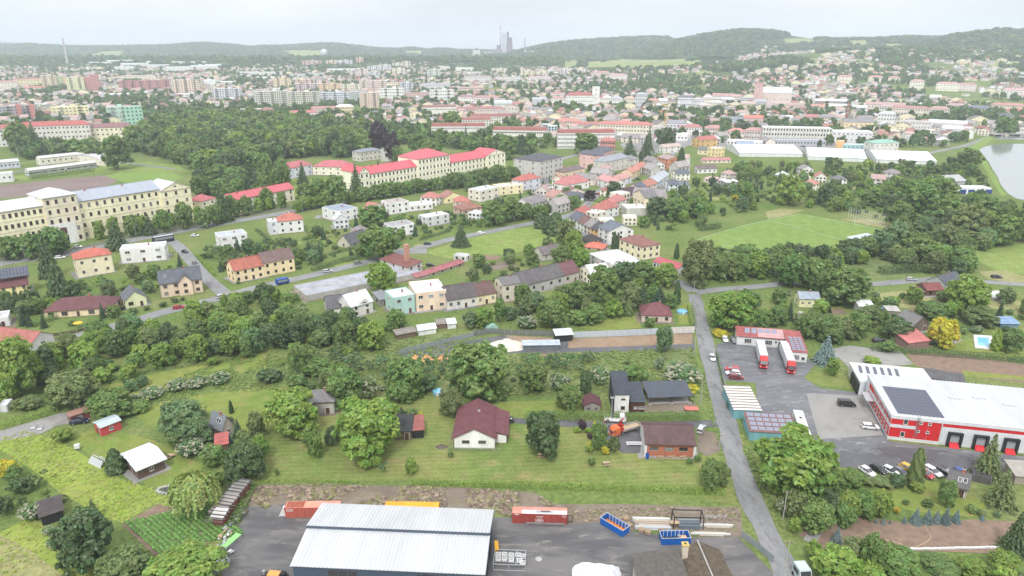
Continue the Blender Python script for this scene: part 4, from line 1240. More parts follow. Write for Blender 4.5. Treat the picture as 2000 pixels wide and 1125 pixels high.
# ---- two teal garages beside the lane
TEAL=mat('teal_sheet',lin((112,160,166)),.6,.18,.6,squash=(1,1,.25))
def garages():
 yaw=R(-4)
 t=thing('teal_garage','teal sheet-metal garage with white and brown striped ribbed roof beside the lane','garage',(67.4,178.0,0),yaw)
 landmark('the striped-roof teal garage',1443,780);OCC.append((67.4,179,6))
 w,d=7.6,13.5
 add_part(t,'wall',MB().prism([(-d/2,-.2),(d/2,-.2),(d/2,3.5),(-d/2,3.0)],'x',-w/2,w/2,TEAL))
 stripe=MB();
 sh_=cmat((226,222,214),'metal');br=cmat((120,104,92),'metal')
 n=9
 for i in range(n):
  y0,y1=-d/2-.3+i*(d+.6)/n,-d/2-.3+(i+1)*(d+.6)/n
  z0,z1=3.02+.5*(y0+d/2)/d,3.02+.5*(y1+d/2)/d
  b=MB()
  ym=y0+(y1-y0)*.62
  zm=z0+(z1-z0)*.62
  b.add([(-w/2-.2,y0,z0+.1),(w/2+.2,y0,z0+.1),(w/2+.2,ym,zm+.1),(-w/2-.2,ym,zm+.1),(-w/2-.2,y0,z0),(w/2+.2,y0,z0),(w/2+.2,ym,zm),(-w/2-.2,ym,zm)],[(0,1,2,3),(4,5,6,7),(0,1,5,4),(1,2,6,5),(2,3,7,6),(3,0,4,7)],sh_)
  b.add([(-w/2-.2,ym,zm+.05),(w/2+.2,ym,zm+.05),(w/2+.2,y1,z1+.05),(-w/2-.2,y1,z1+.05),(-w/2-.2,ym,zm),(w/2+.2,ym,zm),(w/2+.2,y1,z1),(-w/2-.2,y1,z1)],[(0,1,2,3),(4,5,6,7),(1,2,6,5),(3,0,4,7)],br)
  add_part(t,'roof_sheet',b)
 t=thing('teal_garage','teal sheet-metal garage carrying rows of solar panels, next to the parked trailer','garage',(70.7,163.6,0),R(-7))
 landmark('the solar-roofed teal garage',1506,830);OCC.append((70.7,163.6,7))
 w,d=12.6,8.6
 add_part(t,'wall',MB().prism([(-d/2,-.2),(d/2,-.2),(d/2,3.7),(-d/2,2.9)],'x',-w/2,w/2,TEAL))
 rb=corrugated(w+.4,d+.5,0,.85,.5,.05,cmat((140,92,86),'roof'));r=obj('roof',rb.mesh('roof'),t,(0,-d/2-.25,2.93))
 pvm=MB().box(-.82,.82,-.55,.55,0,.06,PVSHEEN);pvm.box(-.86,.86,-.59,.59,-.03,0,CHROME);pvm=pvm.mesh('solar_panel')
 for i in range(6):
  for j in range(4):
   o=obj('solar_panel',pvm,r,(-5.0+i*2.0,1.4+j*2.1,.32+j*.2));o.rotation_euler=(R(24),0,R(-5))
garages()
# ---- white garden house with the maroon gable roof
def white_house():
 t=house((888,876),(966,877),22,15.5,'gy',2.7,(232,230,226),(122,62,70),1,0,0,'white single-storey house with maroon gable roof on the big lawn','house','garden_house','the maroon-roofed white house',ov=.7,chim=0)
 w=10.6
 wm=window_mesh(2.0,0.85,FRAMEB,1)
 for x in(-2.3,2.0):obj('window',wm,t,(x,-7.75,2.1))
 b=MB();b.box(0,3.0,2.0,7.6,-.2,2.5,cmat((232,230,226),'wall'));add_part(t,'porch_wall',b,(w/2,-7.75+1,0))
 b=MB();b.prism([(5.2,3.6),(8.9,2.35),(8.9,2.55),(5.2,3.8)],'y',-5.2,7.5,cmat((122,62,70),'roof'));add_part(t,'porch_roof',b)
 for y in(-5.0,-2.0):add_part(t,'porch_post',MB().box(-.07,.07,-.07,.07,0,2.4,FRAMEB),(8.6,y,0))
 obj('chimney',chimney_mesh(.7,WHITEP),t,(0.6,1.5,5.6))
 add_part(t,'plinth',MB().box(-w/2-.06,w/2+.06,-7.82,-7.6,-.2,.35,CONCRETE))
 b=MB();b.tube((-5.9,-8.4,3.0),(-5.9,8.4,3.0),.07,FRAMEB);add_part(t,'gutter',b)
white_house()
# ---- brick garage house at the bend of the drive
def brick_house():
 t=house((1260,890),(1355,893),25,10.5,'gx',2.4,(186,122,98),(104,72,72),1,0,0,'unplastered brick garage with dark maroon tiled roof beside the lane','garage','brick_garage','the brick garage',ov=.5,chim=0,wallm=BRICK)
 for x in(-4.1,-.3,3.4):obj('window',window_mesh(2.2,1.0,FRAMEB,1),t,(x,-5.25,2.3))
 for x in(-6.15,6.15):add_part(t,'white_gable',MB().prism([(-5.2,-.1),(5.2,-.1),(5.2,3.2),(0,5.5),(-5.2,3.2)],'x',x-.09+(0.1 if x>0 else-.1),x+.09+(0.1 if x>0 else-.1),WHITEP))
 for x in(-6.35,6.35):add_part(t,'corner_pier',MB().box(-.3,.3,-.3,.3,-.1,3.3,WHITEP),(x*.985,-5.3,0))
 for i in range(3):
  p=G(1290+i*22,894)
  simple('timber_pile',MB().box(-1.3,1.3,-.3,.3,0,.22,PALEWOOD).box(-1.1,1.2,-.25,.2,.22,.4,WOOD).box(-.9,.9,-.2,.2,.4,.52,PALEWOOD),['long low timber pile under the left window of the brick garage','low timber pile below the middle window of the brick garage','low timber pile below the right window of the brick garage'][i],'timber pile',(p.x,p.y,0),R(-2+4*i),'timber piles along the brick garage')
 p=G(1264,896)
 b=MB();b.tube((0,0,0),(0,0,1.5),.36,cmat((28,88,180),'x'),.42,12).tube((0,0,1.5),(0,0,1.56),.45,cmat((24,70,150),'x'),.45,12)
 simple('rain_barrel',b,'blue water barrel at the left corner of the brick garage','barrel',p)
 p=G(1239,870)
 b=MB()
 for y in(0,.9):
  b.box(-2.1,2.1,y-.22,y+.22,.38,.46,WHITEP)
  for x in(-1.8,1.8):b.box(x-.08,x+.08,y-.2,y+.2,0,.38,WHITEP)
 simple('bench_boards',b,'white plank benches on the drive left of the brick garage','bench',p)
brick_house()
# ---- tall white house, brown wing, carport, little hut
def cottage_row():
 t=house((1199,808),(1227,808),38,9.0,'shed',2.6,(224,222,218),(66,72,84),2,0,0,'narrow two-storey white house with steep dark single-pitch roof behind the hedge','house','narrow_house','the narrow white house',ov=.35,chim=0,door=False)
 add_part(t,'dark_gable',MB().prism([(-4.5,-.1),(4.5,-.1),(4.5,8.9),(-4.5,6.6)],'x',-.06,.06,cmat((58,60,66),'wall')),(-2.35,0,0))
 for z in(4.7,1.9):obj('window',window_mesh(1.2,1.1 if z<4 else.5,FRAMEB,1),t,(.4,-4.5,z))
 add_part(t,'gutter',MB().tube((2.4,-4.85,.2),(2.4,-4.85,6.2),.06,BLACKP))
 t=house((1231,806),(1258,806),21,9.0,'shed',1.6,(96,58,48),(70,76,88),1,0,0,'low brown timber wing with dark sloping roof right of the narrow white house','house','timber_wing',None,ov=.3,chim=0,wallm=mat('brown_boards',lin((84,52,44)),.8,.25,1.0,stripe=(2,.2,.25)))
 for x in(-.6,1.2):obj('window',window_mesh(.9 if x<0 else 1.9,.7,FRAME,1),t,(x,-4.5,1.6))
 A,B=G(1268,790),G(1348,787)
 c=(A+B)/2
 w=(B-A).length
 yaw=math.atan2(B.y-A.y,B.x-A.x)
 t=thing('carport','open timber carport with dark sheet roof on brown posts','carport',c,yaw)
 landmark('the open carport',1306,770);OCC.append((c.x,c.y+3,6))
 rb=corrugated(w+1.2,8.6,0,1.0,.5,.05,cmat((72,78,90),'metal'));obj('roof',rb.mesh('roof'),t,(0,-.9,2.7))
 pm=MB().box(-.12,.12,-.12,.12,0,2.75,FRAMEB).mesh('post')
 for x in(-w/2+.2,0.6,w/2-.2):
  obj('post',pm,t,(x,0,0));o=obj('post',pm,t,(x,6.4,0));o.scale=(1,1,1.25)
  add_part(t,'post_footing',MB().box(-.3,.3,-.3,.3,-.05,.14,WHITEP),(x,0,0))
 add_part(t,'beam',MB().box(-w/2-.3,w/2+.3,-.1,.1,2.45,2.68,FRAMEB))
 add_part(t,'floor',MB().box(-w/2,w/2,-.2,7.0,-.05,.05,CONCRETE))
 add_part(t,'back_wall',MB().box(-w/2,w/2,6.8,7.0,0,3.4,WOOD))
 simple('log_stack',MB().box(-2.2,2.2,-.5,.5,0,.9,PALEWOOD).box(-2.0,1.6,-.4,.4,.9,1.3,WOOD),'stack of cut planks stored under the carport roof','planks',(c.x-2.0,c.y+3.4,.05),yaw)
 t=house((1141,805),(1172,805),20,5.0,'gy',1.2,(150,140,132),(110,58,64),1,2,1,'small garden hut with maroon roof left of the narrow white house','hut','garden_hut',None,ov=.5,chim=0,win=(.8,.8),door=False,h=2.2)
 p=G(1350,802)
 simple('table_tennis_table',MB().box(-2.0,2.0,-1.1,1.1,.72,.82,cmat((210,120,108),'x')).box(-1.8,-1.6,-.9,.9,0,.72,FRAMEB).box(1.6,1.8,-.9,.9,0,.72,FRAMEB),'salmon red garden table standing in front of the carport','table',p,R(-3))
 t=house((769,859),(804,858),24,6.5,'shed',1.0,(72,60,52),(62,60,62),1,2,0,'weathered dark timber shed with mossy roof right of the round lawn tree','shed','timber_shed','the dark timber shed',ov=.4,chim=0,win=(.9,.8),wallm=WOOD,h=2.6)
 t=house((806,857),(828,855),25,6.0,'shed',.8,(60,44,40),(168,84,74),1,0,0,'open lean-to with salmon red roof beside the dark timber shed','lean-to','lean_to',None,ov=.35,chim=0,wallm=DARK,h=2.6)
cottage_row()
# ---- old house with the mossy roof and yellow-capped chimney, at the lower edge
def old_house():
 MOSS=mat('mossy_roof',lin((98,92,86)),.9,.3,1.2,col2=lin((76,74,72)),bump=.5,bscale=4)
 MOSS2=mat('brown_mossy_roof',lin((104,92,78)),.9,.3,1.2,col2=lin((70,62,52)),bump=.5,bscale=4)
 t=thing('old_house','old house with mossy grey roof and tall chimney at the yard edge','house',(31,104,0),R(2))
 landmark('the mossy-roofed old house',1330,1100);OCC.append((31,104,9))
 add_part(t,'wall',MB().box(-6.8,6.2,-5.5,5.4,-.2,4.3,cmat((188,176,160),'wall')))
 def slab(a,b,c,d,m,tk=.2):
  vs=[a,b,c,d];vs2=[(x,y,z-tk)for x,y,z in vs]
  return MB().add(vs+vs2,[(0,1,2,3),(7,6,5,4),(0,1,5,4),(1,2,6,5),(2,3,7,6),(3,0,4,7)],m)
 add_part(t,'roof',slab((-7.3,-7,4.2),(2.2,-7,5.2),(2.2,6.6,6.6),(-7.3,6.0,5.6),MOSS))
 add_part(t,'roof',slab((2.3,-7,4.9),(6.6,-7,6.4),(6.6,8.4,6.4),(2.3,6.8,5.1),MOSS2))
 add_part(t,'roof',slab((6.62,-7,6.4),(11.4,-7,4.3),(11.4,8.2,4.3),(6.62,8.4,6.4),MOSS2))
 add_part(t,'ridge_tiles',MB().tube((6.6,-7,6.5),(6.6,8.4,6.5),.16,CONCRETE))
 ch=add_part(t,'chimney',MB().box(-.55,.55,-.5,.5,0,8.3,cmat((206,192,170),'wall')),(3.1,5.2,0))
 add_part(ch,'chimney_cap',MB().box(-.68,.68,-.62,.62,8.3,8.5,cmat((205,170,70),'wall')).box(-.2,.2,-.2,.2,8.5,8.56,DARK))
 add_part(t,'window',MB().box(-.5,.5,-.05,.05,0,.9,cmat((170,60,60),'x')),(2.0,-6.6,5.4))
old_house()
# ================================================================ containers, skips and stores of the yard
def text_part(parent,txt,size,loc,rot,m,name='lettering',ext=0.004):
 cu=bpy.data.curves.new(name,'FONT');cu.body=txt;cu.size=size;cu.extrude=ext
 cu.materials.append(m);cu.align_x='CENTER';cu.align_y='CENTER';cu.offset=0.018
 o=bpy.data.objects.new(name,cu);COL.objects.link(o)
 me=bpy.data.meshes.new_from_object(o.evaluated_get(bpy.context.evaluated_depsgraph_get()))
 bpy.data.objects.remove(o)
 o=obj(name,me,parent,loc);o.rotation_euler=rot
 return o
def container(p,yaw,col,roofc,label,L_=12.2):
 t=thing('shipping_container',label,'container',p,yaw,'shipping containers in the yard')
 OCC.append((p[0],p[1],5))
 m=mat('container_%d_%d_%d'%col,lin(col),.6,.16,.8,squash=(1,1,.3))
 mr=mat('container_roof_%d_%d_%d'%roofc,lin(roofc),.7,.2,.3)
 w,h=2.44,2.7
 n=44;pts=[]
 for i in range(n+1):
  x=-L_/2+.1+(L_-.2)*i/n
  pts.append((x,.0 if i%2 else.06))
 b=MB()
 for s,y in((1,-w/2),(-1,w/2)):
  vs=[]
  for x,o in pts:
   vs+=[(x,y+s*o,.18),(x,y+s*o,h-.12)]
  b.add(vs,[(2*i,2*i+2,2*i+3,2*i+1)for i in range(n)],m)
 b.box(-L_/2+.05,-L_/2+.1,-w/2+.08,w/2-.08,.15,h-.1,m);b.box(L_/2-.1,L_/2-.05,-w/2+.08,w/2-.08,.15,h-.1,m)
 add_part(t,'side_wall',b)
 b=MB()
 for x in(-L_/2,L_/2-.16):
  for y in(-w/2,w/2-.16):b.box(x,x+.16,y,y+.16,0,h,m)
 for y in(-w/2,w/2-.12):
  b.box(-L_/2+.16,L_/2-.16,y,y+.12,.02,.2,m);b.box(-L_/2+.16,L_/2-.16,y,y+.12,h-.14,h-.02,m)
 add_part(t,'frame',b)
 b=MB();b.box(-L_/2+.02,L_/2-.02,-w/2+.02,w/2-.02,h-.06,h-.005,mr)
 r=add_part(t,'roof',b)
 return t,r,m
def yard_containers():
 p=G(610,1001);a=G(556,1010);b_=G(663,1003)
 t,r,m=container(((-51.3-39.2)/2+.3,129.2,0),R(1),(176,92,78),(214,142,122),'salmon red shipping container with a rusty roof patch, behind the workshop')
 landmark('the salmon container',600,990)
 add_part(r,'rust_patch',MB().box(-5.9,-1.9,-1.1,1.1,2.70,2.708,mat('rust',lin((150,84,68)),.9,.3,1.5)))
 text_part(t,'CAI',.95,(-5.0,-1.245,2.05),(math.pi/2,0,0),WHITEP)
 t,r,m=container((0,0,0),0,(222,140,36),(238,158,52),'orange yellow shipping container half hidden behind the workshop')
 q=G(803,993,2.7);t.location=(q.x,q.y+1.22,0);t.rotation_euler.z=R(-1)
 t,r,m=container((6.2,127.0,0),R(-2.5),(148,66,58),(212,134,120),'dark red shipping container with a long white roof strip right of the workshop')
 landmark('the dark red container',1053,1005)
 add_part(r,'roof_strip',MB().box(-4.0,6.0,-1.2,.05,2.71,2.75,WHITEP))
 add_part(r,'roof_hatch',MB().box(-1.0,3.0,-.9,-.1,2.75,2.80,CHROME).box(.2,2.3,-.5,-.25,2.80,2.9,FRAMEB))
 text_part(t,'XEN',.95,(-.1,-1.245,.95),(math.pi/2,0,0),WHITEP)
 b=MB()
 for i,k in((0,4),(1,3)):
  for j in range(k):b.box(-.75+j*.42+i*.15,-.53+j*.42+i*.15,-1.25,-1.232,1.98-i*.42,2.18-i*.42,WHITEP)
 add_part(t,'dot_emblem',b)
 add_part(t,'serial_mark',MB().box(-5.6,-4.6,-1.25,-1.232,2.3,2.5,WHITEP))
 add_part(t,'serial_mark',MB().box(4.9,5.8,-1.25,-1.232,2.25,2.38,WHITEP).box(5.3,5.7,-1.25,-1.232,1.85,1.95,WHITEP))
 b=MB()
 for z in(.45,.75):b.box(-3.4,5.2,-.12,.05,z,z+.12,CHROME)
 for x in(-3.0,-.4,4.9):b.box(x-.06,x+.06,-.12,.12,0,.8,CHROME)
 simple('steel_rail',b,'low steel rail with posts standing along the dark red container','rail',(6.4,125.2,0),R(-2.5))
 p=G(1113,1022)
 b=MB();
 for x in(-.5,.5):b.box(x-.05,x+.05,-.05,.05,0,2.2,BLACKP)
 b.box(-.5,.5,-.05,.05,2.1,2.2,BLACKP);b.box(-.5,.5,-.05,.05,.4,.5,BLACKP)
 simple('steel_gantry',b,'narrow black steel frame leaning right of the dark red container','gantry',p,R(8))
 p=G(549,1006)
 simple('white_panel',MB().prism([(0,0),(1.6,0),(1.4,2.3),(1.15,2.3)],'y',-.5,.5,WHITEP),'white triangular panel propped at the end of the salmon container','panel',(p.x-.4,p.y,0))
yard_containers()
def skip_bin(p,yaw,label,fill,filllabel):
 t=thing('roll_off_skip',label,'skip',p,yaw,'blue roll-off skips')
 OCC.append((p[0],p[1],3))
 BL=mat('skip_blue',lin((22,92,170)),.55,.15,.8);IN=mat('skip_inside',lin((150,140,135)),.8,.25,1.2)
 L_,w,h,k=6.2,2.4,1.75,.08
 b=MB()
 for y in(-w/2,w/2-k):b.box(-L_/2,L_/2,y,y+k,.15,h,BL)
 for x in(-L_/2,L_/2-k):b.box(x,x+k,-w/2+k,w/2-k,.15,h,BL)
 b.box(-L_/2,L_/2,-w/2,w/2,.1,.15,BL)
 add_part(t,'body',b)
 b=MB()
 for y in(-w/2-.06,w/2-.06):b.box(-L_/2-.06,L_/2+.06,y,y+.12,h,h+.1,cmat((190,195,202),'x'))
 for x in(-L_/2-.06,L_/2-.06):b.box(x,x+.12,-w/2+.06,w/2-.06,h,h+.1,cmat((190,195,202),'x'))
 add_part(t,'rim',b)
 rm=MB().box(-.06,.06,-.08,0,.15,h,BL).mesh('rib')
 for i in range(7):
  obj('rib',rm,t,(-L_/2+.4+i*.9,-w/2,0));obj('rib',rm,t,(-L_/2+.4+i*.9,w/2,0),math.pi)
 rm=MB().box(-.05,.05,-.1,0,.2,h-.05,WHITEP).mesh('inner_rib')
 for i in range(6):obj('inner_rib',rm,t,(-2.2+i*.85,w/2-k,0))
 for s in(-1,1):add_part(t,'skid',MB().box(-L_/2,L_/2,-.08,.08,0,.1,BLACKP),(0,s*.6,0))
 for s in(-1,1):add_part(t,'roller',MB().tube((0,-.12,.14),(0,.12,.14),.14,CHROME),(L_/2-.15,s*.8,0))
 o=simple('scrap_load',fill,filllabel,'load',(p[0],p[1],.16),yaw)
 return t
def yard_stores():
 ORR=mat('rust_orange',lin((196,110,40)),.9,.25,1.5)
 f=MB().box(-2.9,2.9,-1.05,1.05,0,.25,ORR).box(0.2,2.6,-.8,.7,.25,.5,ORR)
 skip_bin((22.6,124.4,0),math.atan2(121.4-125.9,23.5-19.7)+R(4),'blue skip turned slantwise with orange rust inside',f,'orange rusty scrap lying in the slanted blue skip')
 landmark('the slanted blue skip',1200,1025)
 f=MB().box(-2.9,.6,-1.05,1.05,0,.2,BLACKP).box(1.0,2.6,-.9,.8,0,.75,mat('scrap_tan',lin((196,158,128)),.9,.3,2)).box(.7,1.3,.2,.9,0,1.0,CHROME).box(-2.2,.4,-.7,-.5,.2,.35,CHROME)
 skip_bin((34.9,120.2,0),R(2),'blue skip standing square on beside the old house, with scrap in its right end',f,'tan scrap and grey offcuts lying in the square-on blue skip')
 landmark('the square-on blue skip',1318,1050)
 def stack(px,py,L_,label,rows,yaw=R(-2)):
  p=G(px,py)
  t=thing('beam_stack',label,'beam stack',p,yaw,'stacks of steel sections')
  for(y,z,wd,ht,col,dl)in rows:
   b=MB();k=max(2,int(wd/.22))
   for i in range(k):
    e=rnd.uniform(-.25,.25)
    b.box(-L_/2*dl+e,L_/2*dl+e,y-wd/2+i*wd/k,y-wd/2+(i+.82)*wd/k,z,z+ht,col)
   add_part(t,'beam_bundle',b)
  for x in(-L_*.35,0,L_*.35):add_part(t,'bearer',MB().box(-.1,.1,-1.4,1.4,0,.14,WOOD),(x,.2,0))
  return t
 WS=cmat((214,214,210),'x');TS=cmat((196,182,166),'x');GS=cmat((190,192,194),'x')
 stack(1275,1030,8.2,'long stack of pale steel beams between the two blue skips',[(-.6,.14,.9,.6,GS,.95),(.4,.14,.6,.3,TS,.8),(1.1,.14,.8,.55,TS,.95),(1.9,.14,.7,.9,WS,1.0),(1.2,.69,.5,.3,TS,.9)])
 landmark('the pale beam stack',1275,1018)
 stack(1270,1036,5.4,'single white beam lying in front of the pale beam stack',[(0,.14,.35,.3,WS,1)])
 stack(1400,1029,7.0,'white crane jib sections stacked at the right end of the yard',[(0,.14,.5,.5,WS,1),(.55,.14,.3,.35,TS,.8),(-.5,.14,.3,.25,TS,.75)])
 stack(1388,1045,8.6,'cream and tan beams lying in a low row nearest the lane',[(0,.14,.4,.35,WS,1.0),(.45,.14,.4,.25,cmat((205,196,178),'x'),.8),(-.4,.1,.25,.2,TS,.6)])
 DG=cmat((110,122,130),'x')
 stack(1346,1031,4.6,'blue-grey pipe sections stacked inside the big black frame',[(-.4,.14,.5,.9,DG,1),(.3,.14,.5,1.1,DG,.95),(1.0,.14,.5,1.3,cmat((150,162,168),'x'),1)])
 def portal(px,py,w,d,h,label,m,r=.09):
  p=G(px,py);b=MB()
  for x in(-w/2,w/2):
   for y in(0,d):
    b.box(x-r,x+r,y-r,y+r,0,h,m)
   b.box(x-r,x+r,r,d-r,h-2*r,h,m)
  for y in(0,d):b.box(-w/2+r,w/2-r,y-r,y+r,h-2*r,h,m)
  simple('steel_gantry',b,label,'gantry',p,R(-2))
 portal(1344,1034,6.4,2.6,3.2,'big black rectangular steel frame standing over the pipe stack',BLACKP)
 portal(1397,1026,4.2,.3,2.3,'thin grey steel frame standing behind the white jib sections',CHROME,.05)
 def pallet(px,py,n,label,yaw=0,m=PALEWOOD):
  p=G(px,py);t=thing('pallet',label,'pallet',p,yaw,'timber pallets in the yard')
  for k in range(n):
   for i in range(5):
    key='pallet_slat'
    me=bpy.data.meshes.get(key)or MB().box(-.6,.6,-.07,.07,0,.03,PALEWOOD).mesh(key)
    obj('slat',me,t,(0,-.5+i*.25,.12+k*.16))
   for y in(-.45,0,.45):add_part(t,'bearer',MB().box(-.6,.6,-.05,.05,0,.12,WOOD),(0,y,k*.16))
 pallet(1252,1038,5,'pallet stack left of the two by the pale beams',R(4));pallet(1265,1042,5,'pallet stack in front of the pale beam stack, nearer the old house',R(-5))
 pallet(1290,1035,4,'pallet stack left of the square-on skip, behind its left corner');pallet(1303,1033,4,'pallet stack behind the middle of the square-on skip')
 pallet(1222,1014,3,'brown pallets tipped at the upper end of the slanted skip',R(20));pallet(1228,1026,2,'loose broken pallet beside the right rim of the slanted skip',R(35))
 p=G(1318,1028)
 simple('timber_crate',MB().box(-1.0,1.0,-.5,.5,0,1.1,WOOD).box(-1.05,1.05,-.55,.55,1.1,1.16,PALEWOOD),'brown timber crate at the foot of the pipe stack','crate',p)
 p=G(996,1115)
 t=thing('cage_rack','grey steel cage rack holding square frames right of the workshop','rack',p,R(-3))
 landmark('the grey cage rack',996,1090);OCC.append((p.x,p.y,4))
 GM=cmat((176,180,184),'x')
 b=MB()
 for y in(0,2.3,4.3):
  for z in(.05,1.5):b.box(-3.4,3.1,y-.06,y+.06,z,z+.12,GM)
  for x in(-3.4,-.2,3.1):b.box(x-.06,x+.06,y-.06,y+.06,0,1.62,GM)
 for x in(-3.4,3.1,1.2):b.box(x-.06,x+.06,.06,4.24,1.5,1.62,GM)
 add_part(t,'frame',b)
 fm=MB()
 for q in((-.55,.55,-.45,-.33),(-.55,.55,.33,.45),(-.55,-.43,-.33,.33),(.43,.55,-.33,.33)):fm.box(*q,0,.5,WHITEP)
 fm.box(-.2,.2,-.15,.15,.1,.3,CHROME)
 fm=fm.mesh('square_frame')
 for i,(x,y)in enumerate(((-2.6,3.2),(-1.3,3.25),(.1,3.1),(1.5,3.2),(2.5,2.9),(-2.5,1.9),(-1.2,1.9),(.2,1.7),(1.9,1.6),(2.6,1.0))):
  obj('square_frame',fm,t,(x,y,1.0),R(rnd.uniform(-6,6)))
 p=G(970,1083)
 YL=cmat((228,168,50),'x')
 b=MB();b.box(-.35,.35,-.5,.5,0,.5,YL)
 t=thing('scissor_lift','small yellow lift platform parked against the right wall of the workshop','lift',p,R(5))
 add_part(t,'chassis',b)
 for s in(-1,1):add_part(t,'arm',MB().tube((s*.22,-1.2,.5),(s*.22,1.4,2.2),.09,YL))
 add_part(t,'arm',MB().tube((0,1.2,.5),(0,-1.4,2.4),.09,YL));add_part(t,'platform',MB().box(-.4,.4,-1.4,1.4,2.3,2.4,YL))
 for x in(-.3,.3):
  for y in(-.4,.4):add_part(t,'wheel',MB().tube((x-.06,y,.18),(x+.06,y,.18),.18,RUBBER))
 p=G(537,1128)
 t=thing('machine_skid','machine skid with an orange tray at the left front corner of the workshop','machine',p,R(-6))
 add_part(t,'frame',MB().box(-2.6,2.6,-.7,.7,.3,.55,BLACKP).box(-2.4,-2.2,-.6,.6,0,.3,BLACKP).box(2.2,2.4,-.6,.6,0,.3,BLACKP))
 add_part(t,'tray',MB().box(-1.3,1.1,-.75,.75,.6,1.1,cmat((226,170,96),'x')));add_part(t,'motor',MB().box(1.3,2.3,-.5,.5,.55,1.4,BLACKP).tube((-2.2,0,.55),(-2.2,0,1.5),.3,CHROME))
 p=G(1165,1128)
 b=MB()
 n,mm=12,8;vs=[]
 for j in range(mm):
  for i in range(n):
   x=-5.0+10.0*i/(n-1);y=-3+6.0*j/(mm-1)
   e=min(i,n-1-i,2)/2.0*min(j,mm-1-j,1)
   vs.append((x+rnd.uniform(-.25,.25),y+rnd.uniform(-.2,.2),0 if e==0 else 1.6*e+rnd.uniform(-.22,.3)))
 b.add(vs,[(j*n+i,j*n+i+1,(j+1)*n+i+1,(j+1)*n+i)for j in range(mm-1)for i in range(n-1)],mat('tarpaulin',(.62,.63,.65),.5,.1,.8))
 simple('tarpaulin_heap',b,'crumpled white tarpaulin over a heap at the lower edge of the yard','tarpaulin',p,R(-2))
 p=G(1052,1092);simple('manhole_cover',MB().tube((0,0,.02),(0,0,.09),.7,CONCRETE,.7,14),'pale round cover lying alone on the yard asphalt','manhole cover',p)
 JM=[CHROME,cmat((150,156,160),'x'),cmat((176,180,180),'x'),WOOD,cmat((126,134,142),'x')]
 def junk(px,py,l,w,h,label,yaw,cols=None):
  p=G(px,py);b=MB()
  for i in range(16):
   m=rnd.choice(cols or JM)
   x,y=rnd.uniform(-w/2,w/2),rnd.uniform(-l/2,l/2)
   a,c,z=rnd.uniform(.15,.6),rnd.uniform(.3,1.2),rnd.uniform(0,h*.6)
   b.box(x-a/2,x+a/2,y-c/2,y+c/2,z,z+rnd.uniform(.12,h*.5),m,rnd.uniform(-.5,.5),(x,y))
  simple('scrap_pile',b,label,'scrap pile',p,yaw,'scrap piles along the yard edge')
 junk(460,1020,6,1.8,1.2,'long pile of grey metal offcuts just below the striped sheds',R(-25))
 junk(441,1047,3.0,1.8,1.1,'scrap pile of pale boards between grey offcuts and the green-lidded bin',R(-20),[WHITEP,PALEWOOD,CHROME])
 junk(436,1067,3.2,2.0,1.2,'scrap pile of dull metal boxes beside the green-lidded bin',R(-20))
 junk(437,1090,3.5,1.8,1.0,'pale scrap heap next along the yard edge below the bin',R(-20),[WHITEP,CHROME,cmat((160,150,140),'x')])
 junk(428,1112,6,2.2,1.2,'grey sheet metal pile at the bottom left corner of the yard',R(-16),[CHROME,cmat((160,168,172),'x')])
 p=G(453,1063)
 t=thing('green_bin','long green-lidded bin standing along the left edge of the yard','bin',p,R(-22))
 add_part(t,'body',MB().box(-.7,.7,-2.2,2.2,0,1.0,CHROME));add_part(t,'lid',MB().box(-.75,.75,-2.25,2.25,1.0,1.12,cmat((150,205,130),'x')))
yard_stores()
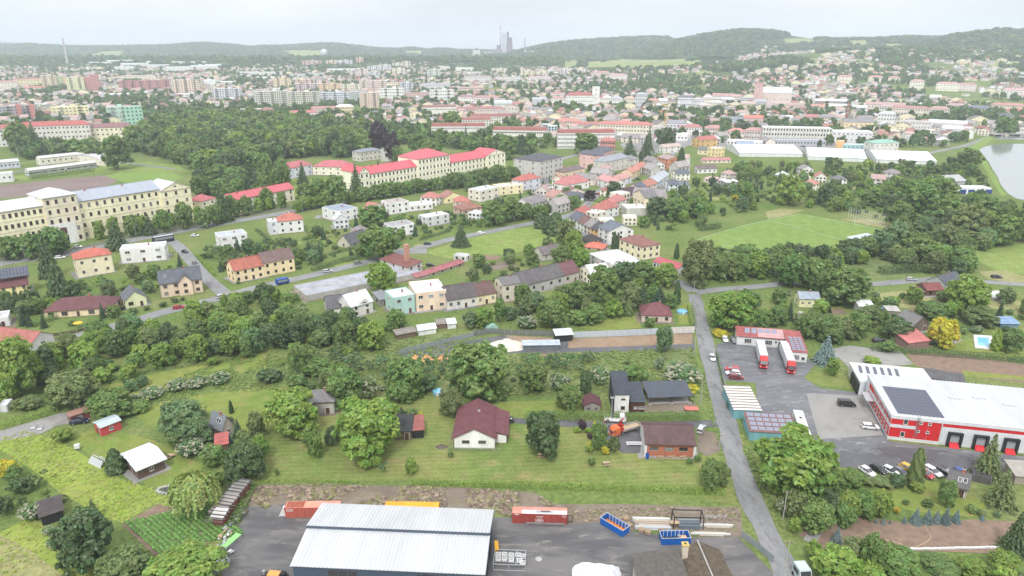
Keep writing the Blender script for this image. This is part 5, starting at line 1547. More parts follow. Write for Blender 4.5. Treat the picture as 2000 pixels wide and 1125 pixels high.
# ================================================================ vehicles
def loft(secs,m,caps=True):
 b=MB();n=len(secs[0])
 vs=[p for s in secs for p in s]
 fs=[(k*n+i,k*n+(i+1)%n,(k+1)*n+(i+1)%n,(k+1)*n+i)for k in range(len(secs)-1)for i in range(n)]
 if caps:fs+=[tuple(range(n))[::-1],tuple(range((len(secs)-1)*n,len(secs)*n))]
 return b.add(vs,fs,m)
def car_meshes(kind):
 if kind=='van':
  L_,body=5.1,[(-2.55,.82,.35,.95),(-2.5,.93,.3,1.2),(-1.2,.96,.28,1.25),(1.0,.96,.28,1.2),(1.9,.93,.3,1.1),(2.45,.85,.33,.85),(2.55,.75,.4,.7)]
  cab=[(-2.5,.88,1.2,.86,1.92),(-2.2,.9,1.24,.84,1.98),(.6,.92,1.22,.84,1.98),(1.0,.9,1.2,.8,1.9),(1.95,.84,1.08,.72,1.12)]
  wx,wr=1.55,.34
 elif kind=='estate':
  L_,body=4.7,[(-2.35,.75,.38,.8),(-2.28,.88,.3,.95),(-1.2,.92,.26,.98),(.9,.92,.26,.95),(1.7,.89,.28,.88),(2.25,.8,.32,.72),(2.35,.68,.4,.6)]
  cab=[(-2.25,.8,.94,.7,1.0),(-1.95,.84,.97,.66,1.42),(-.2,.87,.97,.68,1.5),(.25,.86,.96,.66,1.46),(1.25,.8,.92,.6,.95)]
  wx,wr=1.38,.33
 else:
  L_,body=4.2,[(-2.1,.72,.38,.8),(-2.03,.86,.3,.95),(-1.1,.9,.26,.98),(.8,.9,.26,.95),(1.5,.87,.28,.88),(2.0,.78,.32,.72),(2.1,.66,.4,.6)]
  cab=[(-2.0,.78,.94,.66,1.0),(-1.5,.83,.97,.64,1.4),(-.3,.86,.97,.67,1.5),(.15,.85,.96,.65,1.46),(1.1,.79,.92,.6,.95)]
  wx,wr=1.25,.32
 secs=[]
 for x,hw,z0,z1 in body:
  secs.append([(x,-hw*.92,z0),(x,hw*.92,z0),(x,hw,(z0+z1)/2),(x,hw*.94,z1),(x,-hw*.94,z1),(x,-hw,(z0+z1)/2)])
 mb=loft(secs,CARPAINT)
 r=[]
 for x,w0,z0,w1,z1 in cab[1:4]:r.append([(x,-w1,z1-.04),(x,w1,z1-.04),(x,w1*.9,z1+.03),(x,-w1*.9,z1+.03)])
 mb.add([p for s in r for p in s],[(k*4+i,k*4+(i+1)%4,(k+1)*4+(i+1)%4,(k+1)*4+i)for k in range(2)for i in range(4)]+[(3,2,1,0),(8,9,10,11)],CARPAINT)
 for x in(cab[1][0],cab[2][0]-.5):
  for s in(-1,1):mb.box(x-.05,x+.05,s*.82-.06,s*.82+.03,.9,1.42,CARPAINT)if kind!='van' else mb.box(x-.05,x+.6,s*.86-.04,s*.86+.05,1.1,1.9,CARPAINT)
 body_me=mb.mesh('body')
 g=loft([[(x,-w0,z0-.05),(x,w0,z0-.05),(x,w1,z1-.03),(x,-w1,z1-.03)]for x,w0,z0,w1,z1 in cab],GLASS)
 glass_me=g.mesh('glass')
 w=MB().tube((0,-.1,0),(0,.1,0),wr,RUBBER,wr,14).tube((0,-.11,0),(0,.11,0),wr*.6,CHROME,wr*.6,10).mesh('wheel')
 hl=MB().box(-.06,.05,-.2,.2,-.07,.08,HEADL).mesh('headlight');tl=MB().box(-.04,.05,-.12,.12,-.12,.12,TAILL).mesh('tail_light')
 mi=MB().box(-.08,.08,-.1,.1,-.06,.07,BLACKP).mesh('mirror')
 pl=MB().box(-.02,.02,-.25,.25,-.06,.06,WHITEP).mesh('number_plate')
 hb=body[-2]
 parts=[('glass',glass_me,(0,0,0))]
 for x in(-wx,wx):
  for s in(-1,1):parts.append(('wheel',w,(x,s*.83,wr)))
 for s in(-1,1):
  parts.append(('headlight',hl,(L_/2-.1,s*.58,hb[3]-.06)));parts.append(('tail_light',tl,(-L_/2+.02,s*.68,.85)))
  parts.append(('mirror',mi,(cab[4][0]-.35,s*.98,1.0 if kind!='van' else 1.2)))
 parts.append(('number_plate',pl,(L_/2-.02,0,.42)))
 return body_me,parts
CARM={k:car_meshes(k)for k in('hatch','estate','van')}
NCOL={'white':(.78,.78,.78),'silver':(.45,.46,.48),'grey':(.16,.17,.18),'black':(.015,.016,.018),'red':(.42,.02,.03),'dark red':(.22,.015,.03),'blue':(.02,.06,.26),'navy':(.012,.02,.05),'yellow':(.75,.42,.02)}
def car(px,py,face,kind,col,label,lm=None,cat='car',group='cars parked or driving around the gardens',base=True):
 """face: compass angle of the bonnet, degrees counter-clockwise from +X"""
 p=G(px,py)
 t=thing('parked_car' if kind!='van' else 'parked_van',label,cat,(p.x,p.y,.12),R(face),group)
 me,parts=CARM[kind]
 obj('body',me,t,color=NCOL[col])
 for n,m,l in parts:obj(n,m,t,l)
 if lm:landmark(lm,px,py)
 OCC.append((p.x,p.y,2.4))
 return t
car(1391,702,262,'hatch','white','white car driving down the lane past the lorry yard','the white car on the lane')
car(1369,842,62,'estate','silver','pale silver car parked where the drive meets the lane')
car(1416,666,264,'hatch','white','white car parked at the yard corner under the yellow bush')
car(1433,668,268,'hatch','grey','small grey car parked next to the office wall')
car(1430,724,172,'estate','red','red car, farthest back of the three parked beside the lane fence')
car(1431,732,176,'estate','white','white car between the two red ones beside the lane fence')
car(1438,740,350,'estate','dark red','dark red car, nearest of the three beside the lane fence')
car(1653,793,352,'van','black','black minivan standing alone on the gravel car park','the black minivan','van')
car(1699,837,350,'estate','white','white estate car at the corner of the red warehouse')
for i,(x,y,k,c,l)in enumerate([(1693,925,'hatch','white','white car, first from the left in the row behind the shrubs'),(1715,921,'hatch','black','black car second from the left in the row behind the shrubs'),(1738,924,'hatch','white','white car third from the left in the row behind the shrubs'),(1760,927,'hatch','grey','dark grey car left of the tall conifer in the parked row'),(1772,919,'hatch','yellow','yellow car showing behind the tall conifer in the parked row'),(1806,930,'hatch','red','red car just right of the tall conifer in the parked row'),(1821,925,'estate','white','white estate car right of the red one in the parked row'),(1846,925,'hatch','black','black car between the white estate and the blue car'),(1876,928,'hatch','blue','blue car at the right end of the parked row')]):
 car(x,y,292+(i%3)*3,k,c,l,'the blue car' if c=='blue' else None,group='cars parked in a row along the dark yard')
car(990,824,170,'hatch','black','black car on the drive beside the maroon-roofed white house')
car(156,827,15,'estate','navy','dark blue-grey car parked in front of the long brown shed')
car(433,581,60,'estate','silver','pale blue-grey car driving up the corner of the side road')
car(118,505,18,'estate','white','white car on the main road below the barracks tower')
car(152,484,10,'hatch','white','white car in front of the arched barracks gate')
car(381,462,14,'hatch','white','white car on the main road right of the coach')
car(362,494,330,'hatch','black','dark car parked at the top of the side road')
car(835,478,12,'hatch','navy','dark blue car parked on the residential street by the wall')
car(1946,543,355,'estate','navy','dark blue estate car on the lake road')
car(840,520,5,'hatch','black','black car parked between the red-roofed sheds')
car(1262,522,335,'estate','white','white car parked in front of the long red-roofed low building',None)
car(1290,531,335,'hatch','white','white car at the lower end of the long red-roofed low building')
car(1716,668,5,'estate','black','dark car parked among junk behind the vegetable gardens')
for i,(x,y,c)in enumerate([(1510,288,'white'),(1530,287,'grey'),(1549,289,'red'),(1568,287,'navy'),(1590,289,'silver'),(1625,291,'white')]):
 car(x,y,175+3*i,'estate',c,'%s car, number %s from the left in front of the long-windowed factory'%(c,('one','two','three','four','five','six')[i]),group='cars parked before the factory')
def wheelset(t,xs,hw,r=.5):
 me=bpy.data.meshes.get('lorry_wheel')or MB().tube((0,-.17,0),(0,.17,0),r,RUBBER,r,14).tube((0,-.18,0),(0,.18,0),r*.5,CHROME,r*.5,10).mesh('lorry_wheel')
 for x in xs:
  for s in(-1,1):obj('wheel',me,t,(x,s*hw,r))
def cab_parts(t,x0,paint,tall=True):
 h=3.7 if tall else 2.65
 b=MB()
 b.prism([(x0,.55),(x0+2.25,.55),(x0+2.3,1.55),(x0+2.05,h-.75),(x0+1.3,h),(x0,h)],'y',-1.2,1.2,paint)
 c=add_part(t,'cab',b)
 add_part(c,'windscreen',MB().prism([(x0+2.34,1.7),(x0+2.12,h-.85),(x0+2.05,h-.85),(x0+2.27,1.7)],'y',-1.1,1.1,GLASS))
 for s in(-1,1):
  add_part(c,'side_window',MB().box(x0+1.0,x0+1.95,s*1.2-.02,s*1.2+.02,1.75,h-1.05,GLASS))
  add_part(c,'mirror',MB().box(x0+2.0,x0+2.2,s*1.36-.1,s*1.36+.1,1.9,2.6,BLACKP))
  add_part(c,'headlight',MB().box(x0+2.24,x0+2.36,s*.9-.2,s*.9+.2,.75,1.0,HEADL))
 add_part(c,'grille',MB().box(x0+2.2,x0+2.34,-.75,.75,.95,1.5,BLACKP));add_part(c,'bumper',MB().box(x0+1.9,x0+2.4,-1.22,1.22,.4,.7,paint))
def lorry(p,q,label,lm,two=False):
 """p rear, q front in metres on the ground"""
 d=Vector((q[0]-p[0],q[1]-p[1],0));L_=d.length
 t=thing('lorry',label,'lorry',(*p,.1),math.atan2(d.y,d.x),'red-cabbed lorries in the office yard')
 landmark(lm,*proj((*q,2))[:2])
 OCC.append(((p[0]+q[0])/2,(p[1]+q[1])/2,7))
 TR=mat('trailer_white',(.58,.59,.60),.45,.05,.4,spec=.4)
 x1=L_-2.7
 boxes=[(0,x1)]if not two else[(0,x1*.5-.5),(x1*.5+.3,x1)]
 for a,b_ in boxes:
  o=add_part(t,'trailer',MB().box(a,b_,-1.27,1.27,1.1,4.0,TR))
  add_part(o,'roof_edge',MB().box(a,b_,-1.3,-1.24,3.9,4.04,CHROME).box(a,b_,1.24,1.3,3.9,4.04,CHROME))
  add_part(o,'rear_door',MB().box(a-.04,a,-1.2,1.2,1.15,3.9,TR))
  add_part(o,'side_skirt',MB().box(a+1,b_-.6,-1.25,-1.2,.5,1.08,cmat((150,154,158),'x')).box(a+1,b_-.6,1.2,1.25,.5,1.08,cmat((150,154,158),'x')))
 add_part(t,'chassis',MB().box(.5,L_-1.0,-.5,.5,.7,1.08,BLACKP))
 wheelset(t,(1.6,2.9,L_-4.0,L_-1.3),1.05)
 cab_parts(t,L_-2.4,REDP)
lorry((86.3,217.8),(82.8,203.2),'red-cabbed lorry with one long white trailer, left one of the two in the yard','the left red lorry')
lorry((94.3,217.2),(90.4,199.3),'red-cabbed lorry with two short white box bodies, right one of the pair','the right red lorry',True)
def trailer():
 p,q=(80.2,169.2),(76.9,154.4)
 t=thing('box_trailer','white box trailer parked alone beside the solar-roofed teal garage','trailer',(*p,.1),math.atan2(q[1]-p[1],q[0]-p[0]))
 landmark('the parked white trailer',1566,830);OCC.append((78.5,162,7))
 TR=MATS['trailer_white']
 add_part(t,'box',MB().box(0,13.6,-1.27,1.27,1.1,4.0,TR));add_part(t,'chassis',MB().box(.3,13.2,-.5,.5,.7,1.08,BLACKP))
 wheelset(t,(2.0,3.3,4.6),1.05)
 add_part(t,'cooling_unit',MB().box(13.6,14.1,-.9,.9,2.2,3.9,WHITEP));add_part(t,'side_skirt',MB().box(5.5,12,-1.26,-1.2,.5,1.08,CHROME))
 for s in(-1,1):add_part(t,'support_leg',MB().box(11.4,11.6,s*.8-.1,s*.8+.1,0,.8,BLACKP))
 add_part(t,'roof_vent',MB().box(4,4.6,-.3,.3,4.0,4.15,BLACKP))
trailer()
def crane_lorry():
 t=thing('crane_lorry','orange flatbed lorry with a folded red loading crane on the drive','lorry',(35.2,166.2,.08),math.atan2(-4.2,-8.4))
 landmark('the orange crane lorry',1205,838);OCC.append((30,164,6))
 OR=mat('orange_paint',lin((206,104,62)),.45,.08);RC=mat('crane_red',lin((170,52,40)),.5,.1)
 cab_parts(t,6.9,OR,False)
 add_part(t,'chassis',MB().box(.2,7.6,-.5,.5,.7,1.05,BLACKP));wheelset(t,(1.4,7.9),1.0)
 bed=add_part(t,'flatbed',MB().box(-.2,5.6,-1.25,1.25,1.05,1.25,PALEWOOD))
 add_part(bed,'side_board',MB().box(-.2,5.6,-1.28,-1.2,1.25,1.7,CHROME));add_part(bed,'side_board',MB().box(-.2,5.6,1.2,1.28,1.25,1.7,CHROME));add_part(bed,'tail_board',MB().box(-.25,-.18,-1.2,1.2,1.25,1.8,CHROME))
 c=add_part(t,'crane',MB().box(5.8,6.6,-1.1,1.1,1.05,2.3,RC).tube((6.2,0,2.2),(6.2,0,4.0),.28,RC).tube((6.2,0,4.0),(6.2,1.0,5.2),.2,RC))
 add_part(c,'crane_arm',MB().tube((6.2,-.9,2.4),(6.2,1.1,3.2),.35,RC))
 for s in(-1,1):add_part(c,'outrigger',MB().box(6.1,6.3,s*1.2-.1,s*1.2+.1,.2,1.6,CHROME))
 p=G(1205,828)
 t=thing('platform_lorry','white aerial-work lorry with a raised grey mast behind the orange lorry','lorry',(p.x-3.5,p.y+1.6,.08),R(-8))
 add_part(t,'chassis',MB().box(0,6,-.9,.9,.5,.9,WHITEP));wheelset(t,(1.1,4.7),.85,.5)
 add_part(t,'cab',MB().prism([(4.4,.9),(6.2,.9),(6.2,1.6),(5.6,2.4),(4.4,2.4)],'y',-1,1,WHITEP));add_part(t,'windscreen',MB().prism([(6.22,1.6),(5.64,2.36),(5.6,2.3),(6.14,1.6)],'y',-.9,.9,GLASS))
 m=add_part(t,'mast',MB().tube((2.2,0,.9),(2.0,.2,7.6),.22,CHROME,.12).tube((2.5,0,.9),(2.3,.2,6.8),.12,BLACKP,.08))
 add_part(m,'basket',MB().box(1.5,2.5,-.4,.6,7.4,7.5,CHROME).box(1.5,1.55,-.4,.6,7.5,8.3,CHROME).box(2.45,2.5,-.4,.6,7.5,8.3,CHROME))
 add_part(t,'outrigger',MB().box(.2,.4,-1.6,1.6,.1,.9,cmat((196,120,60),'x')));add_part(t,'rail',MB().box(.1,4.2,-.95,-.88,1.4,1.5,WHITEP).box(.1,4.2,.88,.95,1.4,1.5,WHITEP).box(.1,.18,-.88,.88,.9,1.5,WHITEP))
crane_lorry()
def coach(px0,py0,px1,py1,label,col,roofc,H_=3.5,name='coach',cat='coach',lm=None):
 a,b_=G(px0,py0),G(px1,py1);d=b_-a;L_=d.length
 t=thing(name,label,cat,(a.x,a.y,.1),math.atan2(d.y,d.x))
 if lm:landmark(lm,(px0+px1)/2,py0-10)
 m=cmat(col,'x')
 add_part(t,'body',MB().prism([(0,.4),(L_,.4),(L_,H_*.55),(L_-.5,H_),(0.1,H_)],'y',-1.2,1.2,m))
 add_part(t,'roof',MB().box(.2,L_-.6,-1.1,1.1,H_,H_+.08,cmat(roofc,'x')))
 for s in(-1,1):add_part(t,'side_window',MB().box(.5,L_-.9,s*1.21-.02,s*1.21+.02,H_*.5,H_*.85,GLASS))
 add_part(t,'windscreen',MB().prism([(L_+.03,H_*.56),(L_-.42,H_*.94),(L_-.5,H_*.9),(L_-.05,H_*.56)],'y',-1.05,1.05,GLASS))
 me=MB().tube((0,-.14,0),(0,.14,0),.45,RUBBER,.45,12).mesh('wheel')
 for x in(L_*.2,L_*.78):
  for s in(-1,1):obj('wheel',me,t,(x,s*1.1,.45))
 OCC.append(((a.x+b_.x)/2,(a.y+b_.y)/2,4))
coach(340,470,299,477,'dark navy coach with pale roof on the main road below the barracks',(34,44,66),(190,194,200),3.6,lm='the navy coach')
coach(540,557,564,552,'bright blue delivery van parked on the residential street by the long hall',(34,78,160),(60,100,180),2.5,'delivery_van','van','the bright blue van')
p_=G(1560,1135)
coach(1556,1118,1572,1142,'white box van at the foot of the lane, cut by the lower edge',(190,205,205),(200,212,212),2.9,'box_van','van')
# ================================================================ houses of the middle distance
AUTO=[]
def colname(c):
 r,g,b=c
 mx,mn=max(c),min(c)
 if mx-mn<22:return 'white' if mn>205 else 'pale grey' if mn>165 else 'grey' if mn>110 else 'dark grey'
 if b>=r and b>=g:return 'lilac' if r>190 else 'slate blue' if mx<150 else 'pale blue'
 if g>=r:return 'teal' if b>r else 'pale green'
 if r>215 and g>205:return 'cream' if b>165 else 'yellow'
 if r>205 and g>170:return 'peach' if b>140 else 'ochre'
 if r-g>70:return 'pink' if b>130 and r>200 else 'orange' if g>130 else 'red' if r>160 else 'maroon'
 return 'beige' if r>170 else 'brown'
def dep(A,D):return(GT(*D)-GT(*A)).length
cr,wh,gy,ye,pe,pk,og,tl,li=(238,224,186),(230,228,226),(194,190,184),(240,220,146),(236,202,172),(230,178,174),(224,148,102),(164,206,198),(206,208,222)
RT,RM,RB,RD,RG,RW,RS,RP=(192,88,62),(122,64,70),(128,92,84),(86,84,88),(140,140,144),(222,224,228),(98,106,120),(204,120,118)
def Hs(A,B,e,d,roof,rh,wall,roofc,fl,nc,ns,label,lm=None,**k):
 if isinstance(d,tuple):d=min(dep(A,d),dep(B,d))
 return house(A,B,e,d,roof,rh,wall,roofc,fl,nc,ns,label,k.pop('cat','house'),k.pop('name','house'),lm,**k)
Hs((154,543),(224,531),36,10,'hip',2.8,cr,(206,90,62),2,3,3,'cream two-storey house with orange-red hip roof below the barracks tower','the cream orange-roofed house')
Hs((238,515),(326,507),27,10,'flat',0,wh,(205,205,208),2,3,2,'wide white flat-roofed modern house beside the navy coach','the wide white flat-roofed house',win=(2.2,1.3))
Hs((432,487),(486,479),24,(420,478),'flat',0,wh,(186,190,196),2,3,2,'white flat-roofed house right of the side road top','the white house by the side road',win=(1.8,1.2))
t=Hs((-40,590),(60,574),20,12,'gx',4.6,ye,(118,62,66),2,5,2,'yellow house with maroon roof full of solar panels at the left edge','the yellow solar-roofed house')
def pv_on(t,w,d,h,rh,cols,rows,x0,y0,pw=1.05,ph=1.7,roof='gx'):
 me=bpy.data.meshes.get('pv%.2f'%pw)or MB().box(-pw/2,pw/2,-ph/2,ph/2,0,.06,PVGLASS).box(-pw/2-.03,pw/2+.03,-ph/2-.03,ph/2+.03,-.04,0,CHROME).mesh('pv%.2f'%pw)
 a=math.atan2(rh,d/2)
 for i in range(cols):
  for j in range(rows):
   s=y0+j*(ph+.1)
   o=obj('solar_panel',me,t,(x0+i*(pw+.1),-d/2+s*math.cos(a),h+s*math.sin(a)+.3));o.rotation_euler=(a,0,0)
pv_on(t,20,12,7.0,4.6,10,3,-1.0,2.2)
t=Hs((316,582),(398,570),27,10,'gx',4.2,(228,200,172),(96,102,112),2,4,2,'peach house with grey roof and a big front gable at the side road','the peach gabled house',win=(1.5,1.4),frame=FRAMEB)
add_part(t,'front_gable',MB().prism([(-2.6,0),(2.6,0),(2.6,6.2),(0,9.2),(-2.6,6.2)],'y',-6.2,-4.9,cmat((228,200,172),'wall')),(1.5,0,0));add_part(t,'gable_roof',roof_mb('gy',5.2,6,6.2,3.0,cmat((96,102,112),'roof')),(1.5,-3.4,0))
obj('window',window_mesh(1.5,1.4,FRAMEB,1),t,(1.5,-6.2,4.6));obj('window',window_mesh(1.5,1.4,FRAMEB,1),t,(1.5,-6.2,1.8))
Hs((247,603),(288,595),18,10,'gy',3.2,(220,224,168),(104,108,116),1,2,2,'pale green house with grey gable roof beside the street','the pale green house',h=3.4,win=(1.8,1.4),frame=FRAMEB)
t=Hs((88,622),(219,613),13,12,'hip',3.4,(236,206,168),(118,66,70),1,5,2,'wide peach bungalow with maroon hip roof and four solar arrays','the maroon-roofed bungalow',win=(2.2,1.6),frame=FRAMEB)
for x in(-8.0,-4.6,-1.4,2.6):pv_on(t,20,12,2.7,3.0,3,2,x,1.4)
Hs((460,553),(517,541),24,9.5,'gx',3.6,(240,212,164),(186,92,62),2,4,2,'cream house half with terracotta roof on the street corner','the terracotta-roofed cream house')
Hs((517,541),(577,529),27,9.5,'gx',3.6,(240,212,160),(126,96,92),2,4,2,'cream house half with brown roof joined to the terracotta one')
Hs((545,457),(594,452),24,10,'hip',3.4,wh,(200,104,78),2,3,2,'white house with steep orange-brown hip roof in the gardens','the white orange-hipped house')
Hs((528,459),(545,457),26,8,'flat',0,(214,216,222),(206,208,212),2,1,1,'pale flat-roofed annexe joined left of the white orange-hipped house',cat='annexe',name='annexe')
Hs((661,434),(700,426),21,(644,423),'flat',0,wh,(150,160,176),2,3,2,'white cube house with blue-grey flat roof near the main road','the white cube house',win=(1.4,1.2))
Hs((763,419),(800,413),21,12,'flat',0,wh,(176,168,164),2,3,2,'white flat-roofed double house with brownish roof by the main road','the white double house')
Hs((800,413),(846,408),11,11,'flat',0,(226,224,222),(222,222,224),1,4,0,'low white workshop row joined right of the white double house',cat='workshop',name='workshop_row')
Hs((765,463),(811,456),20,11,'flat',0,wh,(168,166,168),2,3,2,'white flat-roofed house with balcony in the middle of the gardens','the white balcony house',win=(1.8,1.2))
Hs((833,443),(878,435),18,9,'flat',0,(214,212,210),(214,214,216),2,3,2,'pale grey stepped flat-roofed house above the residential street','the pale stepped house')
Hs((684,485),(722,472),8,9,'gx',4.2,(196,192,170),(96,94,100),1,2,1,'low house under a broad dark grey roof among garden trees','the broad dark-roofed house')
Hs((868,398),(904,393),13,10,'gy',3.4,(240,224,160),(170,112,98),1,2,2,'small yellow gable house with brown-red roof near the main road','the yellow gable house',h=3.6)
Hs((938,394),(975,386),21,12,'flat',0,(226,216,200),(196,206,216),2,3,2,'beige flat-roofed house with balconies by the main road','the beige balcony house',win=(1.6,1.2))
Hs((904,420),(941,414),10,11,'hip',3.6,(206,170,150),(164,104,84),1,3,2,'brown house with broad terracotta hip roof behind the garden trees','the broad terracotta roof')
Hs((976,382),(1022,377),17,11,'flat',0,(240,222,176),(214,208,198),2,3,2,'cream-yellow flat-roofed house right of the beige balcony house')
t=Hs((600,588),(826,541),8,16,'flat',0,(176,172,166),(168,170,178),1,0,0,'very long low hall with pale grey flat roof beside the street','the long low hall',cat='hall',name='long_hall',h=2.5,chim=0,door=False)
add_part(t,'roof_seam',MB().box(-33,33,-.5,-.1,2.32,2.36,cmat((196,170,140),'bitumen')))
t=Hs((743,521),(797,538),15,9,'shed',.9,(206,202,194),(140,78,70),2,3,2,'grey workshop with rusty red roof and a brick chimney','the rusty-roofed workshop',cat='workshop',name='brick_chimney_workshop',chim=0)
add_part(t,'brick_chimney',MB().box(-1.0,1.0,-.9,.9,0,12.5,cmat((196,138,112),'wall')),(3.2,1.2,0))
Hs((812,548),(838,541),6,5.5,'gx',1.0,(176,166,156),(178,96,100),1,0,0,'short low shed with salmon roof, left end of the red shed row',cat='shed',name='shed',chim=0)
Hs((838,541),(906,518),6,5.5,'gx',1.0,(176,166,156),(178,92,96),1,4,0,'long low shed with salmon red roof along the grass field','the long salmon shed',cat='shed',name='long_shed',chim=0)
Hs((886,508),(911,511),10,5,'flat',0,(206,204,202),(196,196,198),1,2,1,'small white shed at the corner of the mown field',cat='shed',name='shed',chim=0,door=False)
Hs((640,617),(678,612),14,9,'gx',3.6,(214,208,200),(98,96,102),1,2,2,'grey-roofed farm house with red gate, left end of the front row','the grey-roofed end house',chim=0)
t=Hs((686,622),(729,609),22,9.5,'gx',3.6,(218,214,208),(216,218,224),2,2,2,'white steep-roofed house with curved dormer in the front row','the white dormer house')
add_part(t,'dormer',MB().prism([(-1.9,4.0),(1.9,4.0),(1.9,5.6),(0,7.0),(-1.9,5.6)],'y',-5.0,-1.2,cmat((218,214,208),'wall')),(1.2,0,0));obj('window',window_mesh(1.8,1.2,FRAME,2),t,(1.2,-5.0,5.0))
Hs((743,598),(761,594),12,7,'shed',1.2,(150,146,142),(136,140,146),1,1,1,'grey shed squeezed left of the teal house',cat='shed',name='shed',chim=0)
Hs((770,617),(812,609),35,10,'flat',0,(168,206,196),(206,212,220),2,2,1,'pale teal flat-roofed house in the front row','the pale teal house',win=(1.7,1.5))
Hs((813,609),(873,602),36,15,'flat',0,(234,204,176),(224,226,230),2,3,1,'peach flat-roofed house with white roof in the front row','the peach flat-roofed house',win=(1.8,1.4))
Hs((874,606),(932,597),23,10,'gx',4.2,(216,210,204),(98,88,90),1,4,1,'long house with dark roof and two skylights in the front row','the long dark-roofed row house',h=4.4)
Hs((932,597),(969,590),21,10,'gx',3.6,(238,222,176),(116,82,76),1,3,1,'cream house with brown roof, right part of the front row','the brown-roofed cream house',h=4.4)
Hs((983,590),(1016,585),33,9.5,'gx',1.8,(214,204,184),(120,116,116),2,2,2,'tall beige house standing at the right end of the front row','the tall beige house')
Hs((1017,578),(1101,556),18,10,'gx',4.2,(184,182,178),(106,100,102),1,5,1,'long grey barn-like house with dark grey roof','the long grey barn house',h=4.6)
Hs((1101,556),(1131,548),22,10,'gx',3.8,(196,186,178),(126,76,82),1,2,1,'maroon-roofed house joined to the long grey barn house',h=4.6)
Hs((1153,558),(1191,553),23,(1130,545),'gx',2.6,(240,232,206),(222,222,226),2,3,3,'cream house with bright white sheet roof above the dense trees','the cream white-roofed house',h=5.4)
Hs((1149,512),(1186,531),18,(1222,515),'flat',0,(200,196,192),(226,228,232),2,2,1,'grey workshop with white flat roof, upper of the two on the village street','the upper white-roofed workshop',cat='workshop',name='workshop',chim=0)
Hs((1190,533),(1222,548),20,(1250,532),'flat',0,(226,222,216),(226,228,232),2,2,1,'white workshop with white flat roof, lower of the two on the village street','the lower white-roofed workshop',cat='workshop',name='workshop',chim=0)
Hs((1209,491),(1252,508),25,(1290,502),'hip',3.0,(240,226,184),(150,92,82),2,4,3,'cream apartment house with brown hip roof at the pitch entrance','the brown-hipped apartment house',cat='apartment house',name='apartment_house',win=(1.5,1.5))
Hs((1275,524),(1323,539),14,(1345,533),'gx',1.2,(222,220,218),(198,76,86),1,7,1,'long low white building with crimson roof near the pitch','the crimson-roofed long building',chim=0,name='long_building')
Hs((1168,467),(1188,478),25,(1221,468),'gx',3.2,wh,(108,118,132),3,2,3,'white three-storey house with blue-grey roof on the village street','the white three-storey house')
for i,(a,b,wc,rc,l)in enumerate([((1112,440),(1127,448),wh,RS,'white terraced house with slate roof at the upper end of the terrace'),((1127,448),(1140,455),wh,RB,'white terraced house with brown roof in the terrace'),((1140,455),(1153,461),(206,190,178),(150,142,138),'beige terraced house with grey-brown roof in the terrace'),((1153,461),(1167,467),(230,182,104),RD,'ochre terraced house with dark roof at the lower end of the terrace')]):
 Hs(a,b,17,9.5,'gx',3.2,wc,rc,2,2,1,l,'the ochre terraced house' if i==3 else None)
Hs((1131,471),(1152,479),6,9,'hip',3.0,(150,140,132),(74,66,64),1,1,1,'low house with very dark hip roof at the foot of the terrace',chim=0)
Hs((1141,486),(1178,490),4,8,'hip',2.2,(214,190,170),(226,100,66),1,2,1,'low house with vivid orange-red roof below the terrace','the vivid orange roof')
Hs((1060,509),(1099,502),11,9,'gx',2.8,(206,198,186),(120,108,108),1,3,1,'small house with brown-grey roof at the foot of the mown field','the field-side cottage')
